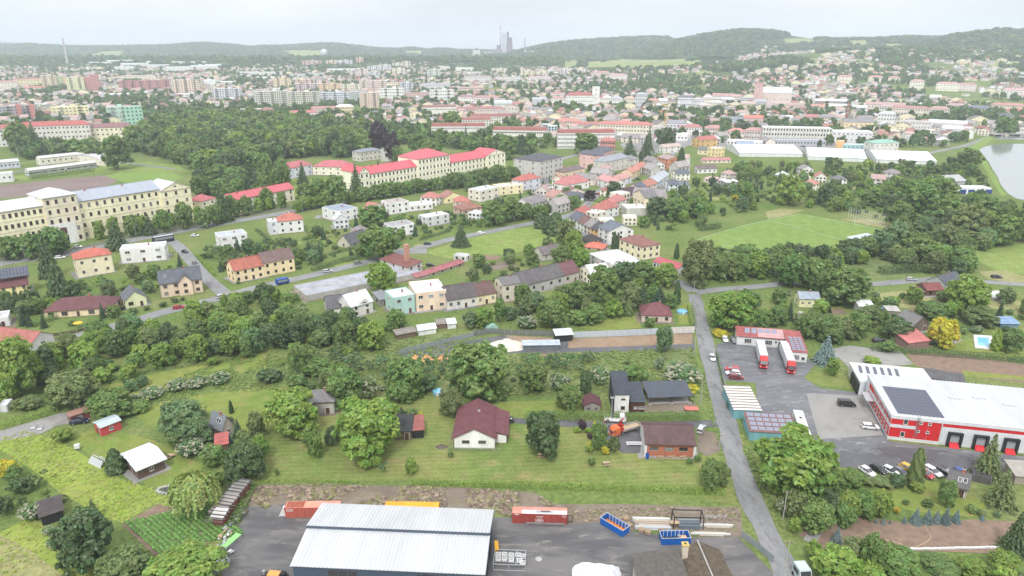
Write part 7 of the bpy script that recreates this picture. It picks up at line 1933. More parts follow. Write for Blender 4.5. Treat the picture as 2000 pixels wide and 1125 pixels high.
FAR=[(86,111,173,147,(238,204,160),0,7,6),(112,128,172,149,(196,214,150),0,7,4),(128,135,172,149,(236,180,110),0,7,1),(135,165,177,151,(228,226,150),0,7,7),(165,182,176,150,(206,110,110),0,6,4),(181,197,176,145,(208,104,104),0,8,3),(34,82,172,154,(238,214,150),(176,110,104),3,9,'hip'),(50,87,181,171,(232,206,180),(206,120,100),2,6,'hip'),(0,34,178,160,(226,214,200),(196,130,122),3,6,'hip'),(242,330,178,157,(196,100,100),(186,120,118),5,18),(242,302,159,147,(238,218,196),0,3,14),(341,390,186,156,(240,206,176),0,8,10),(418,472,197,173,(200,206,220),0,7,12),(503,566,212,178,(222,222,204),0,9,16),(566,626,212,179,(232,228,204),0,9,16),(627,684,202,180,(206,212,232),0,5,14),(684,706,199,179,(172,190,190),0,6,5),(706,741,211,181,(240,198,170),0,8,8),(537,568,176,152,(244,214,150),0,8,7),(578,607,170,155,(226,176,140),0,4,6),(580,625,180,163,(206,170,180),0,5,10),(624,666,181,163,(240,190,130),0,5,10),(667,706,181,164,(240,228,196),0,5,9),(703,756,180,158,(232,196,184),0,6,14),(756,778,173,161,(240,224,180),0,3,5),(743,789,196,172,(236,234,232),0,4,12),(782,808,181,161,(206,214,226),0,6,6),(592,628,132,118,(222,176,166),0,5,9),(638,656,130,118,(240,204,160),0,4,5),(655,688,129,117,(206,206,212),0,4,8),(697,710,126,112,(236,182,150),0,6,4),(718,742,143,129,(216,218,224),0,6,6),(741,764,142,126,(212,214,216),0,7,6),(767,786,136,123,(236,226,196),0,6,5),(768,792,149,133,(240,232,190),0,6,6),(786,802,137,120,(230,216,186),0,6,5),(684,716,153,138,(226,200,196),0,5,8),(722,742,152,140,(206,212,224),0,4,5),(479,538,148,140,(220,222,226),0,1,8),(568,597,153,144,(200,210,226),0,2,6),(597,640,150,142,(196,198,204),0,1,8),(451,511,231,213,(222,216,206),0,4,14),(511,534,229,214,(186,140,136),(170,110,108),2,5,'hip'),(565,623,238,220,(222,214,214),(200,112,110),2,12,'hip'),(658,692,226,208,(240,206,140),(226,222,220),3,8,'hip'),(610,655,226,212,(214,206,200),(190,128,120),2,10,'gx'),(783,842,194,181,(206,150,148),(190,132,130),3,14),(841,888,201,175,(234,232,230),0,4,10),(835,860,154,136,(206,218,200),0,7,6),(896,945,185,170,(216,170,160),(206,170,166),3,12),(894,926,206,189,(240,236,232),(170,120,120),3,6,'hip'),(826,892,227,209,(236,232,216),(170,116,112),2,16,'mans'),(895,918,172,163,(232,228,226),0,2,5),(843,948,272,246,(230,224,214),(176,96,84),3,26,'mans'),(962,1068,282,254,(230,226,216),(178,98,86),3,26,'mans'),(1089,1200,290,259,(230,226,220),(180,96,86),4,28,'mans'),(857,960,250,234,(226,216,206),(182,106,92),3,20,'mans'),(918,1010,243,227,(226,214,204),(178,106,98),3,18,'mans'),(1166,1272,266,243,(232,214,190),(206,116,104),3,18,'hip'),(1116,1200,253,243,(222,206,196),(190,110,100),2,14,'hip'),(1010,1060,246,236,(226,210,196),(190,116,106),2,10,'hip'),(1078,1136,246,237,(234,216,200),(206,130,116),2,12,'hip'),(1172,1200,292,275,(196,100,90),(196,110,98),2,6,'hip'),(1017,1040,152,137,(240,224,170),0,5,6),(1040,1074,151,139,(240,226,176),0,4,8),(1093,1108,152,135,(232,226,222),0,7,3),(1128,1150,147,137,(226,214,206),0,4,5),(960,990,144,133,(232,214,190),0,4,7),(1155,1190,152,141,(222,190,184),(200,140,136),2,6,'hip'),(890,925,140,131,(236,234,230),0,3,7),(905,940,148,140,(228,222,214),0,2,8),(856,878,138,129,(232,228,222),0,3,5),(1190,1225,160,146,(228,212,206),(206,150,146),2,7,'hip'),(906,960,160,150,(216,206,210),(176,150,152),2,12,'hip'),(970,1020,160,150,(214,206,210),(186,176,184),3,10),(1030,1076,162,151,(222,206,204),(196,156,158),2,10,'hip'),(820,880,176,165,(206,208,220),(176,164,176),2,12,'hip'),(925,975,206,190,(222,206,206),(190,134,130),2,10,'hip'),(965,1000,216,200,(206,222,214),(196,202,206),2,8,'gx'),(995,1024,214,202,(232,222,214),(196,120,116),2,6,'hip'),(1076,1102,196,183,(226,218,210),(196,126,116),2,6,'hip'),(1040,1068,206,194,(214,216,222),(180,182,190),2,6,'gx'),(885,935,223,213,(206,176,166),(176,110,108),2,8,'hip'),(930,985,228,212,(214,190,180),(178,112,110),2,10,'hip'),(984,1012,226,208,(214,196,186),(160,104,104),2,4,'gy'),(1060,1075,262,243,(190,222,226),0,5,3),(1070,1088,273,246,(176,206,214),0,6,3),(1076,1104,206,192,(230,222,216),(196,140,136),2,6,'hip'),(1175,1192,212,190,(240,230,206),(214,214,216),3,4,'hip'),(1192,1216,212,192,(234,232,228),(180,180,190),3,6,'hip'),(1218,1240,209,192,(244,230,190),(214,170,150),3,6,'hip'),(1240,1262,211,184,(196,200,212),(176,180,190),4,5,'hip'),(1262,1286,211,196,(226,196,160),(206,140,128),3,6,'hip'),(1286,1304,211,196,(226,226,224),(214,218,222),3,4,'gx'),(1303,1322,212,198,(240,222,180),(150,120,128),2,5,'hip'),(1322,1350,218,190,(214,216,226),(130,132,144),3,7,'mans'),(1350,1372,216,194,(226,218,226),(190,176,186),3,5,'hip'),(1372,1392,212,190,(236,226,206),(206,196,196),3,5,'hip'),(1366,1386,217,205,(240,232,212),(214,190,184),2,5,'hip'),(1386,1410,217,200,(240,224,188),(206,204,206),3,6,'hip'),(1390,1424,202,186,(234,228,226),(200,140,138),3,9,'gx'),(1424,1446,200,188,(232,222,216),(206,156,150),3,6,'gx'),(1410,1432,205,194,(214,216,226),(206,206,210),2,5,'gx'),(1424,1446,215,203,(240,222,170),(206,190,180),2,5,'gy'),(1446,1474,214,202,(240,214,170),(200,170,160),2,8,'gx'),(1446,1470,202,190,(206,208,216),(190,194,202),3,6,'flat'),(1470,1500,214,198,(200,200,208),(170,176,186),3,7,'hip'),(1500,1540,214,202,(232,206,184),(196,170,160),2,9,'gx'),(1540,1568,217,205,(226,206,186),(190,150,140),2,7,'gx'),(1578,1588,206,181,(234,232,228),(222,222,222),4,1,'flat'),(1588,1650,206,197,(120,116,126),(222,222,226),1,0,'gx'),(1583,1608,220,208,(240,226,170),(206,140,120),2,6,'gx'),(1618,1652,222,207,(240,232,200),(214,206,200),2,9,'gx'),(1664,1690,222,210,(232,230,228),(206,206,210),2,7,'gx'),(1688,1720,220,207,(206,160,150),(190,130,124),2,8,'hip'),(1716,1742,228,208,(214,206,200),(190,160,156),3,6,'hip'),(1714,1744,243,222,(226,226,230),(200,200,208),3,6,'hip'),(1740,1806,232,211,(232,214,192),(186,130,120),3,14,'hip'),(1816,1850,226,212,(226,206,192),(196,146,138),2,8,'hip'),(1850,1895,216,206,(206,206,216),(190,150,146),2,9,'hip'),(1888,1930,222,210,(150,154,170),(120,124,140),2,8,'hip'),(1936,1992,220,205,(234,222,190),(200,130,120),3,14,'hip'),(1970,2030,226,216,(232,206,180),(222,110,90),2,10,'hip'),(1950,1976,240,226,(200,200,210),(112,112,124),2,5,'hip'),(1552,1570,236,226,(222,220,218),(150,150,156),2,4,'gy'),(1570,1596,236,228,(226,216,206),(196,120,112),2,5,'gx'),(1596,1628,240,228,(226,206,170),(150,146,152),2,7,'hip'),(1504,1550,236,230,(226,226,224),(222,222,222),1,6,'gx'),(1452,1488,246,230,(206,160,146),(214,120,96),1,5,'gx'),(1410,1452,243,233,(186,190,198),(140,146,156),1,8,'gx'),(1350,1400,245,235,(222,206,196),(186,146,140),2,9,'hip'),(1324,1370,263,248,(234,228,224),(190,116,110),2,9,'hip'),(1376,1414,263,250,(226,196,180),(196,140,130),2,8,'hip'),(1420,1452,272,256,(226,206,190),(206,130,116),2,6,'hip'),(1452,1488,272,255,(206,190,180),(196,140,130),2,7,'hip'),(1300,1340,262,240,(206,206,214),(150,154,164),2,6,'hip'),(1272,1300,262,246,(206,202,200),(196,192,190),1,6,'flat'),(1302,1342,275,262,(232,232,232),(226,226,228),1,6,'flat'),(1420,1486,285,275,(230,230,230),(226,226,228),1,10,'flat'),(1440,1470,296,283,(206,212,222),(150,166,190),1,5,'gx'),(1236,1258,240,226,(226,200,170),(206,130,110),2,4,'hip'),(1260,1282,238,226,(232,228,222),(190,190,190),2,5,'flat'),(1180,1208,240,226,(206,190,196),(190,130,136),2,5,'gy'),(1210,1236,250,238,(222,204,190),(206,140,124),2,5,'hip'),(1345,1372,228,222,(226,224,220),(206,204,200),1,5,'flat'),(1760,1812,252,236,(206,200,196),(190,186,184),2,10,'flat'),(1815,1880,252,240,(226,222,220),(222,222,224),1,10,'gx'),(1840,1890,262,252,(214,212,210),(206,206,208),1,8,'gx'),(1636,1662,159,149,(236,226,204),(206,136,124),2,4,'hip'),(1696,1722,161,150,(232,222,190),(206,130,122),2,5,'hip'),(1735,1754,161,151,(238,228,200),(206,130,120),2,4,'hip'),(1776,1800,175,158,(238,230,214),(206,150,146),3,5,'hip'),(1830,1868,178,163,(238,228,206),(206,150,144),2,7,'hip'),(1868,1902,178,165,(228,210,206),(196,140,140),2,6,'hip'),(1768,1790,150,142,(240,236,230),(222,222,222),2,4,'flat'),(1848,1866,146,141,(238,236,232),(230,230,230),1,4,'flat'),(1816,1835,202,189,(236,234,230),(226,226,228),2,3,'gx'),(1960,1998,192,176,(232,226,220),(206,160,156),2,7,'hip'),(1690,1760,222,204,(222,200,192),(196,150,146),2,12,'gx'),]
for k,q in enumerate(FAR):
 xl,xr,yb,yt,wc,rc,fl,nc=q[:8]
 roof=q[8]if len(q)>8 else 'flat'
 w_px=xr-xl
 noun='apartment block' if roof=='flat' and fl>2 else 'mansard block' if roof=='mans' else 'town house' if fl<4 else 'tall town house'
 if fl==1:noun='low hall'
 blk(xl,xr,yb,yt,wc,rc or(206,204,202),fl,nc,roof,3.4 if roof!='mans' else 3.0,12 if roof!='flat' else 14,((k*37)%21)-10,None,None,noun,noun.replace(' ','_'))
for k,(xl,xr,yb,yt)in enumerate([(172,215,128,122),(215,285,124,118),(290,340,126,120),(240,288,134,124),(228,262,140,131),(290,330,136,127),(335,400,128,121),(330,372,139,131),(376,425,137,128),(140,175,131,126),(390,435,132,126),(432,462,167,160),(400,420,166,157),(205,250,192,184),(345,378,192,184),(465,505,148,141),(500,545,157,151),(636,700,141,135),(660,694,134,130),(866,915,118,112),(1024,1046,104,100),(945,990,106,102)]):
 blk(xl,xr,yb,yt,(226,228,230),(228,230,232),1,0,'gx',1.5,30,((k*29)%17)-8,None,None,'white shed','industrial_hall','white halls of the industrial estate')
for i,(x,y,c,f)in enumerate([(1210,345,'white',60),(1222,338,'grey',60),(1168,380,'red',70),(1150,398,'silver',75),(1142,440,'navy',100),(1160,472,'white',120),(1240,520,'grey',150),(1228,292,'white',10),(1244,288,'silver',10),(1258,291,'red',10),(1236,298,'grey',10),(1272,284,'white',10),(1290,281,'navy',10),(640,532,'silver',20),(940,457,'white',15),(700,516,'grey',20),(255,630,'white',25),(350,603,'red',25),(560,418,'silver',12),(720,387,'white',14),(1780,548,'silver',0),(380,515,'grey',120)]):
 t=car(x,y,f,'estate' if i%3 else 'hatch',c,None);AUTO.append((t,c+' car',x,y))
def landmark_buildings():
 t=blk(1105,1160,209,186,(236,234,228),(186,92,84),3,12,'hip',5,14,4,'white chateau with red roof on the old town terrace','the white chateau','chateau','chateau')
 t=blk(1156,1170,209,169,(238,236,232),(226,226,226),4,1,'flat',0,8,4,'slim white tower at the right end of the chateau',None,'tower','chateau_tower')
 t=blk(1160,1176,209,190,(238,234,228),(190,100,92),3,3,'gx',3,12,4,'short white wing right of the slim chateau tower',None,'wing','chateau_wing')
 t=blk(1480,1541,207,181,(226,196,184),(206,210,212),1,5,'gx',9,20,-4,'large church with pale sheet-metal roof and pink walls','the large church','church','church')
 t=blk(1470,1485,208,163,(214,150,142),(196,120,114),3,1,'hip',2,11,-4,'pink square tower at the left end of the large church',None,'church tower','church_tower')
landmark_buildings()
def shaft(px,pyb,pyt,r0,r1,col,name,label,cat,lm=None,bands=None,dist=None,kids=None):
 p=GT(px,pyb)
 t=thing(name,label,cat,(p.x,p.y,p.z-.5))
 H_=zat(p,pyt)
 add_part(t,'shaft',MB().tube((0,0,0),(0,0,H_),r0,cmat(col,'wall'),r1,14))
 if bands:
  for f0,f1,c in bands:add_part(t,'band',MB().tube((0,0,H_*f0),(0,0,H_*f1),r0+(r1-r0)*f0+.12,cmat(c,'x'),r0+(r1-r0)*f1+.12,14))
 if lm:landmark(lm,px,(pyb+pyt)/2)
 return t,H_
shaft(1650,252,199,2.6,1.5,(160,104,88),'brick_chimney_stack','tall round brick chimney stack behind the factory','chimney','the brick chimney stack',[(.60,.63,(200,196,190)),(.74,.77,(200,196,190)),(.9,.93,(190,186,180))])
shaft(133,128,73,4.2,1.6,(196,194,192),'factory_chimney','slender pale factory chimney with red bands on the left skyline','chimney','the banded factory chimney',[(.78,.84,(190,90,84)),(.90,.96,(190,90,84))])
shaft(978,104,45,4.0,2.4,(150,120,130),'factory_chimney','tallest thin chimney of the distant ironworks','chimney',None,[(.55,.62,(226,222,222)),(.72,.80,(226,222,222)),(.88,.96,(226,222,222))])
shaft(1025,104,74,4.0,2.6,(170,160,164),'factory_chimney','shorter lone chimney right of the distant ironworks','chimney')
def ironworks():
 p=GT(988,106);t=thing('ironworks','distant ironworks with grey tower and brown furnace stacks','ironworks',p);landmark('the distant ironworks',988,85)
 d=proj(p)[2];k=d/F;H=lambda y:zat(p,y)
 g,b_,b2=cmat((186,190,200),'wall'),cmat((120,96,108),'wall'),cmat((140,122,134),'wall')
 def bx(n,x0,x1,y,m,dd=30):add_part(t,n,MB().box((x0-988)*k,(x1-988)*k,-dd/2,dd/2,0,H(y),m))
 bx('grey_tower',980.5,989,65,g,34);bx('stack',990,994,62,b_,14);bx('furnace',989.5,1001,82,b2,24);bx('furnace',994,1000,73,b_,16)
 bx('hall',962,980,96,b2,40);bx('hall',970,979,88,b_,30);bx('hall',1001,1012,98,b2,40);bx('hall',1008,1020,99,g,40);bx('hall',1024,1047,101,cmat((214,214,216),'x'),50)
 for x,y in((997,73),(992,75),(1000,84)):add_part(t,'pipe',MB().tube(((x-988)*k,-16,0),((x-988)*k,-16,H(y)),2,b_))
 p=GT(931,119);t=thing('silo_tower','pale concrete silo tower left of the distant ironworks','silo',p);H2=zat(p,98);k=proj(p)[2]/F
 add_part(t,'tower',MB().box(-7*k,7*k,-8,8,0,H2,cmat((214,212,208),'wall')));add_part(t,'head',MB().box(-2*k,2*k,-6,6,H2,H2+4*k,b_))
 p=GT(634,118);k=proj(p)[2]/F;t=thing('radio_mast','mast with a white sphere beside the pale green hill field','mast',p);landmark('the sphere mast',634,100)
 b=MB();n,m_=16,10;r=7*k;zc=zat(p,103)
 vs=[(r*math.sin(math.pi*j/m_)*math.cos(2*math.pi*i/n),r*math.sin(math.pi*j/m_)*math.sin(2*math.pi*i/n),zc+r*math.cos(math.pi*j/m_))for j in range(m_+1)for i in range(n)]
 b.add(vs,[(j*n+i,j*n+(i+1)%n,(j+1)*n+(i+1)%n,(j+1)*n+i)for j in range(m_)for i in range(n)],cmat((214,216,220),'x'));add_part(t,'sphere',b)
 add_part(t,'stem',MB().tube((0,0,0),(0,0,zc-r*.9),r*.45,cmat((206,206,208),'x')));add_part(t,'antenna',MB().tube((0,0,zc+r*.95),(0,0,zat(p,79)),1.6,cmat((190,176,178),'x'),.9))
 p=GT(742,121);k=proj(p)[2]/F;t=thing('water_tower','saucer-shaped dark water tower on the town skyline','water tower',p);landmark('the saucer water tower',742,110)
 z1=zat(p,111);wt=cmat((120,130,136),'x')
 add_part(t,'stem',MB().tube((0,0,0),(0,0,z1),2.2,wt));add_part(t,'bowl',MB().tube((0,0,z1-4),(0,0,z1+.5),2.2,wt,6.5*k,18).tube((0,0,z1+.5),(0,0,z1+4),6.5*k,cmat((190,196,200),'x'),1.5,18))
 p=GT(1298,262);k=proj(p)[2]/F;t=thing('tower_crane','yellow tower crane rising over the old town building site','crane',p);landmark('the yellow tower crane',1298,235);H_=zat(p,208);cy=cmat((226,190,110),'x')
 b=MB()
 for x in(-.9,.9):
  for y in(-.9,.9):b.tube((x,y,0),(x,y,H_),.16,cy,n=5)
 for i in range(int(H_/2.2)):b.tube((-.9,-.9,i*2.2),(.9,-.9,(i+1)*2.2),.1,cy,n=4)
 add_part(t,'mast',b);add_part(t,'cab',MB().box(-1,1,-1.4,1,H_*.62,H_*.68,cy));add_part(t,'jib',MB().box(-1.0,1.0,-3,22,H_-.6,H_+.6,cy));add_part(t,'counterweight',MB().box(-1.2,1.2,-7,-3,H_-1.6,H_+.4,CONCRETE))
ironworks()
# ---- small houses spread over the slopes and suburbs
def fill_houses(poly,n,sep=9,size=(8,12),pal=None):
 xs=[q[0]for q in poly];ys=[q[1]for q in poly];put=[]
 pal=pal or[((232,228,222),(196,112,98)),((236,230,210),(206,130,112)),((228,226,224),(150,140,140)),((240,232,206),(180,100,92)),((222,214,206),(190,150,142)),((236,234,232),(120,116,120)),((232,214,190),(200,106,88)),((226,228,232),(206,206,208))]
 for _ in range(n*30):
  if len(put)>=n:break
  px,py=rnd.uniform(min(xs),max(xs)),rnd.uniform(min(ys),max(ys))
  if not inside(poly,px,py)or any(abs(px-a)<sep and abs(py-b)<sep*.5 for a,b in put):continue
  c=GT(px,py)
  w,d,h=rnd.choice([8,10,12]),rnd.choice([8,9]),rnd.choice([3.2,4.8,5.8])
  if blocked(c.x,c.y,5):continue
  put.append((px,py));wc,rc=rnd.choice(pal);c.z-=.6
  rf=rnd.choice(['gx','hip','hip','gy','flat'])
  t=house_at(c,rnd.choice([-.5,-.2,.15,.5,.9])-math.atan2(c.x,c.y),w,d,h,rf,3.0,wc,rc,1 if h<4 else 2,3,2,None,'small house','small_house',None,.4,0,False,(1.4,1.3),None,None,1,'small houses of the suburbs')
  AUTO.append((t,'small %s house'%('flat-roofed '+colname(wc)if rf=='flat' else colname(rc)+'-roofed'),px,py-4))
fill_houses([(1190,150),(1440,150),(1470,178),(1430,186),(1200,184)],26)
fill_houses([(1380,112),(1500,100),(1560,108),(1500,140),(1560,170),(1660,182),(1570,184),(1480,160),(1380,140)],26)
fill_houses([(1580,128),(1700,118),(1900,112),(1990,140),(1995,185),(1900,160),(1700,150)],34)
fill_houses([(0,172),(120,182),(240,186),(300,200),(200,208),(60,200),(0,196)],16)
fill_houses([(300,200),(420,205),(500,215),(420,222),(320,218)],7)
fill_houses([(810,158),(900,150),(1090,152),(1095,180),(1000,186),(960,196),(940,170)],14)
fill_houses([(1076,214),(1300,215),(1440,220),(1500,226),(1420,232),(1240,224),(1090,230)],14)
fill_houses([(1500,200),(1560,186),(1600,182),(1580,196),(1540,196)],5)
fill_houses([(1380,355),(1440,330),(1700,340),(1830,345),(1700,372),(1440,372)],9,20)
fill_houses([(1290,226),(1500,226),(1500,262),(1290,262)],24,11)
fill_houses([(1490,226),(1700,226),(1700,238),(1490,240)],8,12)
fill_houses([(760,196),(1080,186),(1090,230),(960,228),(900,205),(770,215)],20,12)
fill_houses([(390,150),(520,150),(680,150),(680,158),(520,172),(390,172)],10,12)
fill_houses([(1560,112),(1700,108),(1990,125),(1990,160),(1560,160)],40,9)
fill_houses([(1690,182),(1990,190),(1990,204),(1700,200)],10,12)
fill_houses([(1040,340),(1250,312),(1300,330),(1210,380),(1100,400),(1030,400)],9,16)
fill_houses([(640,420),(900,385),(1010,395),(1000,430),(700,480)],7,26)
fill_houses([(1850,230),(1930,228),(1960,246),(1880,250)],5)
# ================================================================ trees and shrubs, by hand first: x,y,w,h,kind(+tint)
HAND="""379 1009 95 90 W;160 1113 108 118 Rd;356 1168 150 105 Rb;240 1140 105 75 Ro;181 1020 32 50 Cg;59 1017 42 36 F;40 966 45 36 Sd;8 1009 34 46 Sd;14 932 42 36 Y;27 940 34 34 S;224 928 38 52 Td;120 865 46 32 Sb;382 874 62 56 Rg;347 872 40 32 S;
371 893 52 40 F;416 911 52 46 S;477 942 78 82 Rd;448 868 15 24 B;464 856 24 40 C;424 950 36 32 S;500 856 34 52 Ro;508 900 34 50 Rb;27 775 92 115 Rb;-14 770 60 90 Rb;55 800 60 30 So;139 797 88 74 Ro;172 786 42 34 S;213 818 90 58 R;265 808 60 30 S;296 779 46 26 F;346 764 40 26 F;385 758 40 24 F;
428 750 40 24 F;200 749 40 30 Sb;250 743 40 34 Sb;357 850 92 70 Rg;334 838 50 40 S;451 809 9 26 T;567 850 110 90 Rb;615 892 30 52 R;649 870 32 38 Rd;600 872 20 24 S;716 896 128 116 Rb;725 682 54 54 Rb;937 776 122 108 R;793 775 76 78 R;783 784 62 48 R;673 792 72 74 R;719 778 42 44 Fo;881 813 48 54 Ro;527 748 52 32 Sd;
583 733 42 64 R;617 738 52 38 R;580 765 46 38 S;591 735 34 26 F;640 745 40 30 S;690 720 46 36 P;745 724 40 30 P;762 820 26 26 C;784 820 30 28 C;802 818 30 24 S;823 823 9 20 Ty;748 926 19 27 P;803 926 25 32 Rb;540 929 9 16 S;880 893 13 13 S;1060 893 70 88 Rd;1137 841 19 23 Sp;1128 845 19 13 Sl;1148 846 14 12 Sl;
1161 840 8 18 Ty;1170 880 34 54 R;1152 872 12 10 Y;1151 885 18 18 Sl;1182 889 17 19 Y;1153 858 15 15 Sp;1199 882 24 30 Ro;1156 910 17 19 S;1388 955 46 58 R;1408 948 36 46 Ro;1363 901 16 14 S;1347 906 14 12 S;1556 970 152 128 Rb;1612 962 66 62 R;1663 953 48 36 R;1690 950 42 24 So;1724 953 50 24 So;1753 953 30 28 Rg;
1791 955 32 78 To;1793 962 30 24 Sb;1935 940 62 98 Co;1962 998 66 88 Co;1852 990 34 52 R;1558 1012 54 54 Ro;1595 1038 66 62 R;1624 1010 50 50 Rd;1649 1024 50 48 R;1659 1018 46 56 Rb;1688 1014 46 56 R;1724 1011 42 52 Rb;1751 1003 15 14 Y;1529 1005 26 36 Fo;1552 1043 26 36 Sb;1711 1024 9 13 B;1726 1026 11 16 B;1739 1024 7 9 B;1767 1024 12 19 B;
1790 1027 27 38 B;1813 1026 23 36 B;1831 1025 20 32 B;1849 1027 23 40 B;1869 1024 21 32 B;1920 1019 11 16 B;1636 1064 26 38 B;1633 1140 88 74 Rb;1703 1118 46 76 R;1753 1124 84 58 R;1700 1150 60 50 Rb;1988 1088 62 96 Cd;1960 1125 60 50 Rb;1590 1090 30 40 Sb;1840 1120 70 34 R;1900 1130 60 40 Rb;1615 717 52 66 B;1627 735 24 36 Rb;
1842 677 54 56 Rly;1655 596 96 74 R;1552 562 60 66 R;1595 566 62 62 R;1892 613 78 74 Rb;1617 613 20 34 C;1575 660 42 48 R;1601 655 42 44 R;1625 670 54 48 R;1652 662 42 40 Ro;1675 660 54 50 R;1697 640 50 44 Ro;1753 664 58 42 Rd;1727 636 22 30 R;1735 688 36 26 S;1948 688 21 44 Tl;1980 688 42 48 R;1820 625 62 36 R;1916 636 66 38 Ro;
1705 712 36 17 Sl;1429 645 88 74 Rb;1408 659 34 17 Y;1464 610 50 44 R;1490 640 40 36 R;1520 636 40 40 R;1299 687 34 50 Rg;1333 750 74 44 F;1333 766 64 22 Y;1240 749 58 40 S;1289 722 22 26 F;1144 773 32 50 Od;1112 802 50 52 R;1040 765 54 58 R;1091 762 38 34 F;1171 752 40 40 F;1077 643 58 58 R;1021 600 38 46 R;1029 642 42 28 F;
1128 603 54 54 R;1128 635 44 32 S;1160 632 48 38 R;1232 605 44 54 Ro;1256 606 32 58 C;1288 600 44 44 C;1323 596 15 46 T;1228 619 19 34 To;1269 640 23 22 S;760 575 0 0 R;744 573 60 58 Rb;845 500 0 0 R;432 438 44 84 Cd;695 395 44 76 Cd;740 372 28 58 Cd;590 362 28 46 Cd;655 402 44 60 R;625 400 40 50 R;598 404 36 46 R;
550 362 30 52 R;518 352 30 50 R;225 492 54 64 Cd;290 462 34 46 Cd;258 462 28 42 R;320 455 28 46 R;357 448 34 52 R;398 445 30 36 R;420 440 30 40 R;450 425 28 44 R;480 420 28 38 R;520 408 30 40 R;100 500 60 56 R;60 505 40 50 R;20 508 44 46 R;88 548 44 100 Cd;110 585 54 86 Cd;30 604 30 44 Cd;60 610 30 40 Cd;
900 485 44 50 Cd;965 440 50 46 R;1000 432 50 42 R;725 452 56 50 R;740 508 80 66 R;1055 430 36 30 R;1085 462 40 46 Td;1055 448 24 34 Td;1072 458 26 36 Td;1105 480 40 50 Ro;1120 505 40 54 Rb;1096 520 38 40 R;1135 520 36 36 Rb;1180 585 60 66 R;1215 560 50 50 Rd;1255 560 54 50 R;1300 560 50 46 Rb;1365 560 64 90 Ro;1395 545 46 50 R;
1420 548 50 56 R;1445 545 50 50 R;1480 542 50 50 Rb;1510 540 44 46 R;1540 545 40 40 R;1690 502 50 40 R;1720 500 44 50 Rg;1750 495 54 62 Rg;1790 505 60 50 R;1830 520 60 46 R;1850 500 50 60 Ro;1811 498 14 22 Ty;1900 470 80 70 Ro;1960 480 60 60 R;1850 440 60 60 R;1800 430 70 70 R;1760 445 50 50 R;1840 398 60 50 R;1780 395 50 46 R;
1545 400 56 56 Rb;1615 400 40 40 Rd;1455 395 36 40 R;1640 395 36 34 R;1700 400 40 30 R;1440 395 26 16 Y;1280 425 40 40 Rd;1322 430 46 44 R;1360 425 40 40 R;1322 507 11 30 T;1200 488 12 34 Td;1207 488 10 32 Td;1895 330 44 40 R;1920 430 60 50 R;1965 265 38 36 R;1985 262 20 34 C;
1230 325 46 60 Cd;1262 316 40 52 Cd;1268 300 24 54 Cd;1300 290 40 40 Rd;1330 335 18 44 T;1010 380 0 0 R;1200 388 30 34 Rd;1152 392 26 22 Sp;1095 408 26 28 R;1120 410 26 28 R;765 318 28 60 Sp;778 330 22 44 R;740 300 40 70 Sp;1145 300 50 40 R;1020 302 36 40 C;990 310 40 44 R;880 265 40 46 R;
700 256 40 40 C;840 322 46 50 R;820 300 44 40 R;35 290 50 52 R;65 300 36 62 Cd;75 255 26 40 C;120 262 30 44 C;105 262 18 30 R;150 305 60 34 R;225 330 54 64 R;1850 590 40 30 S;1880 520 40 40 R"""
def parse():
 for q in HAND.replace('\n','').split(';'):
  a=q.split()
  if len(a)<5 or float(a[2])==0:continue
  k=a[4]
  tree_px(float(a[0]),float(a[1]),float(a[2]),float(a[3]),k[0],k[-1]if len(k)>1 else None)
parse()
def row(a,b,n,w,h,kind,tint=None,jit=2.0):
 """a planted row of trees between two points of the photograph"""
 A,B=G(*a),G(*b)
 for i in range(n):
  p=A+(B-A)*((i+.5)/n)
  s=rnd.uniform(.85,1.15)
  tree_world(p.x+rnd.uniform(-jit,jit)*.5,p.y+rnd.uniform(-jit,jit)*.5,w*s,h*s*rnd.uniform(.9,1.1),kind,tint)
row((700,394),(935,358),18,9.5,10,'R','m');row((880,370),(1035,345),13,10,11,'R','m');row((575,414),(690,396),8,8,9,'R','b')
row((0,478),(140,470),6,9,11,'R','m');row((180,470),(560,405),15,6.5,10,'O','b');row((0,502),(110,482),7,8,8,'R','m')
row((1015,716),(1165,708),7,4.6,4.6,'P');row((690,728),(900,712),9,4.4,4.4,'P');row((1010,728),(1140,724),6,4.2,4.2,'P');row((740,745),(900,730),7,4,4,'P')
row((560,705),(700,690),6,5,5,'P','o')
def fill(poly,spacing,kinds,smin,smax,tints='mmmdbog',r=.32,jit=.45,mask=None,clear=True):
 """scatter over a polygon of the photograph, evenly on the ground"""
 P=[GT(*q)for q in poly];pw=[(p.x,p.y)for p in P]
 x0,x1=min(p[0]for p in pw),max(p[0]for p in pw);y0,y1=min(p[1]for p in pw),max(p[1]for p in pw)
 hand=[(t['p'].x,t['p'].y,t['w']*.4)for t in TREES]
 y=y0
 while y<y1:
  x=x0
  while x<x1:
   px,py=x+rnd.uniform(-jit,jit)*spacing,y+rnd.uniform(-jit,jit)*spacing
   x+=spacing
   if not inside(pw,px,py):continue
   if mask and mask(px,py):continue
   k=rnd.choice(kinds);s=rnd.uniform(smin,smax)
   if clear and blocked(px,py,s*r):continue
   if any((px-a)**2+(py-b)**2<(c+s*.22)**2 for a,b,c in hand if abs(py-b)<12):continue
   h=s*rnd.uniform(.85,1.15)
   w=s
   if k=='C':w,h=s*.55,s*1.25
   elif k=='O':w,h=s*.7,s*1.2
   elif k=='T':w,h=s*.25,s*.9
   elif k in 'SFY':w,h=s*.55,s*.38
   tree_world(px,py,w,h,k,None if k in 'CTFYB' else rnd.choice(tints))
  y+=spacing
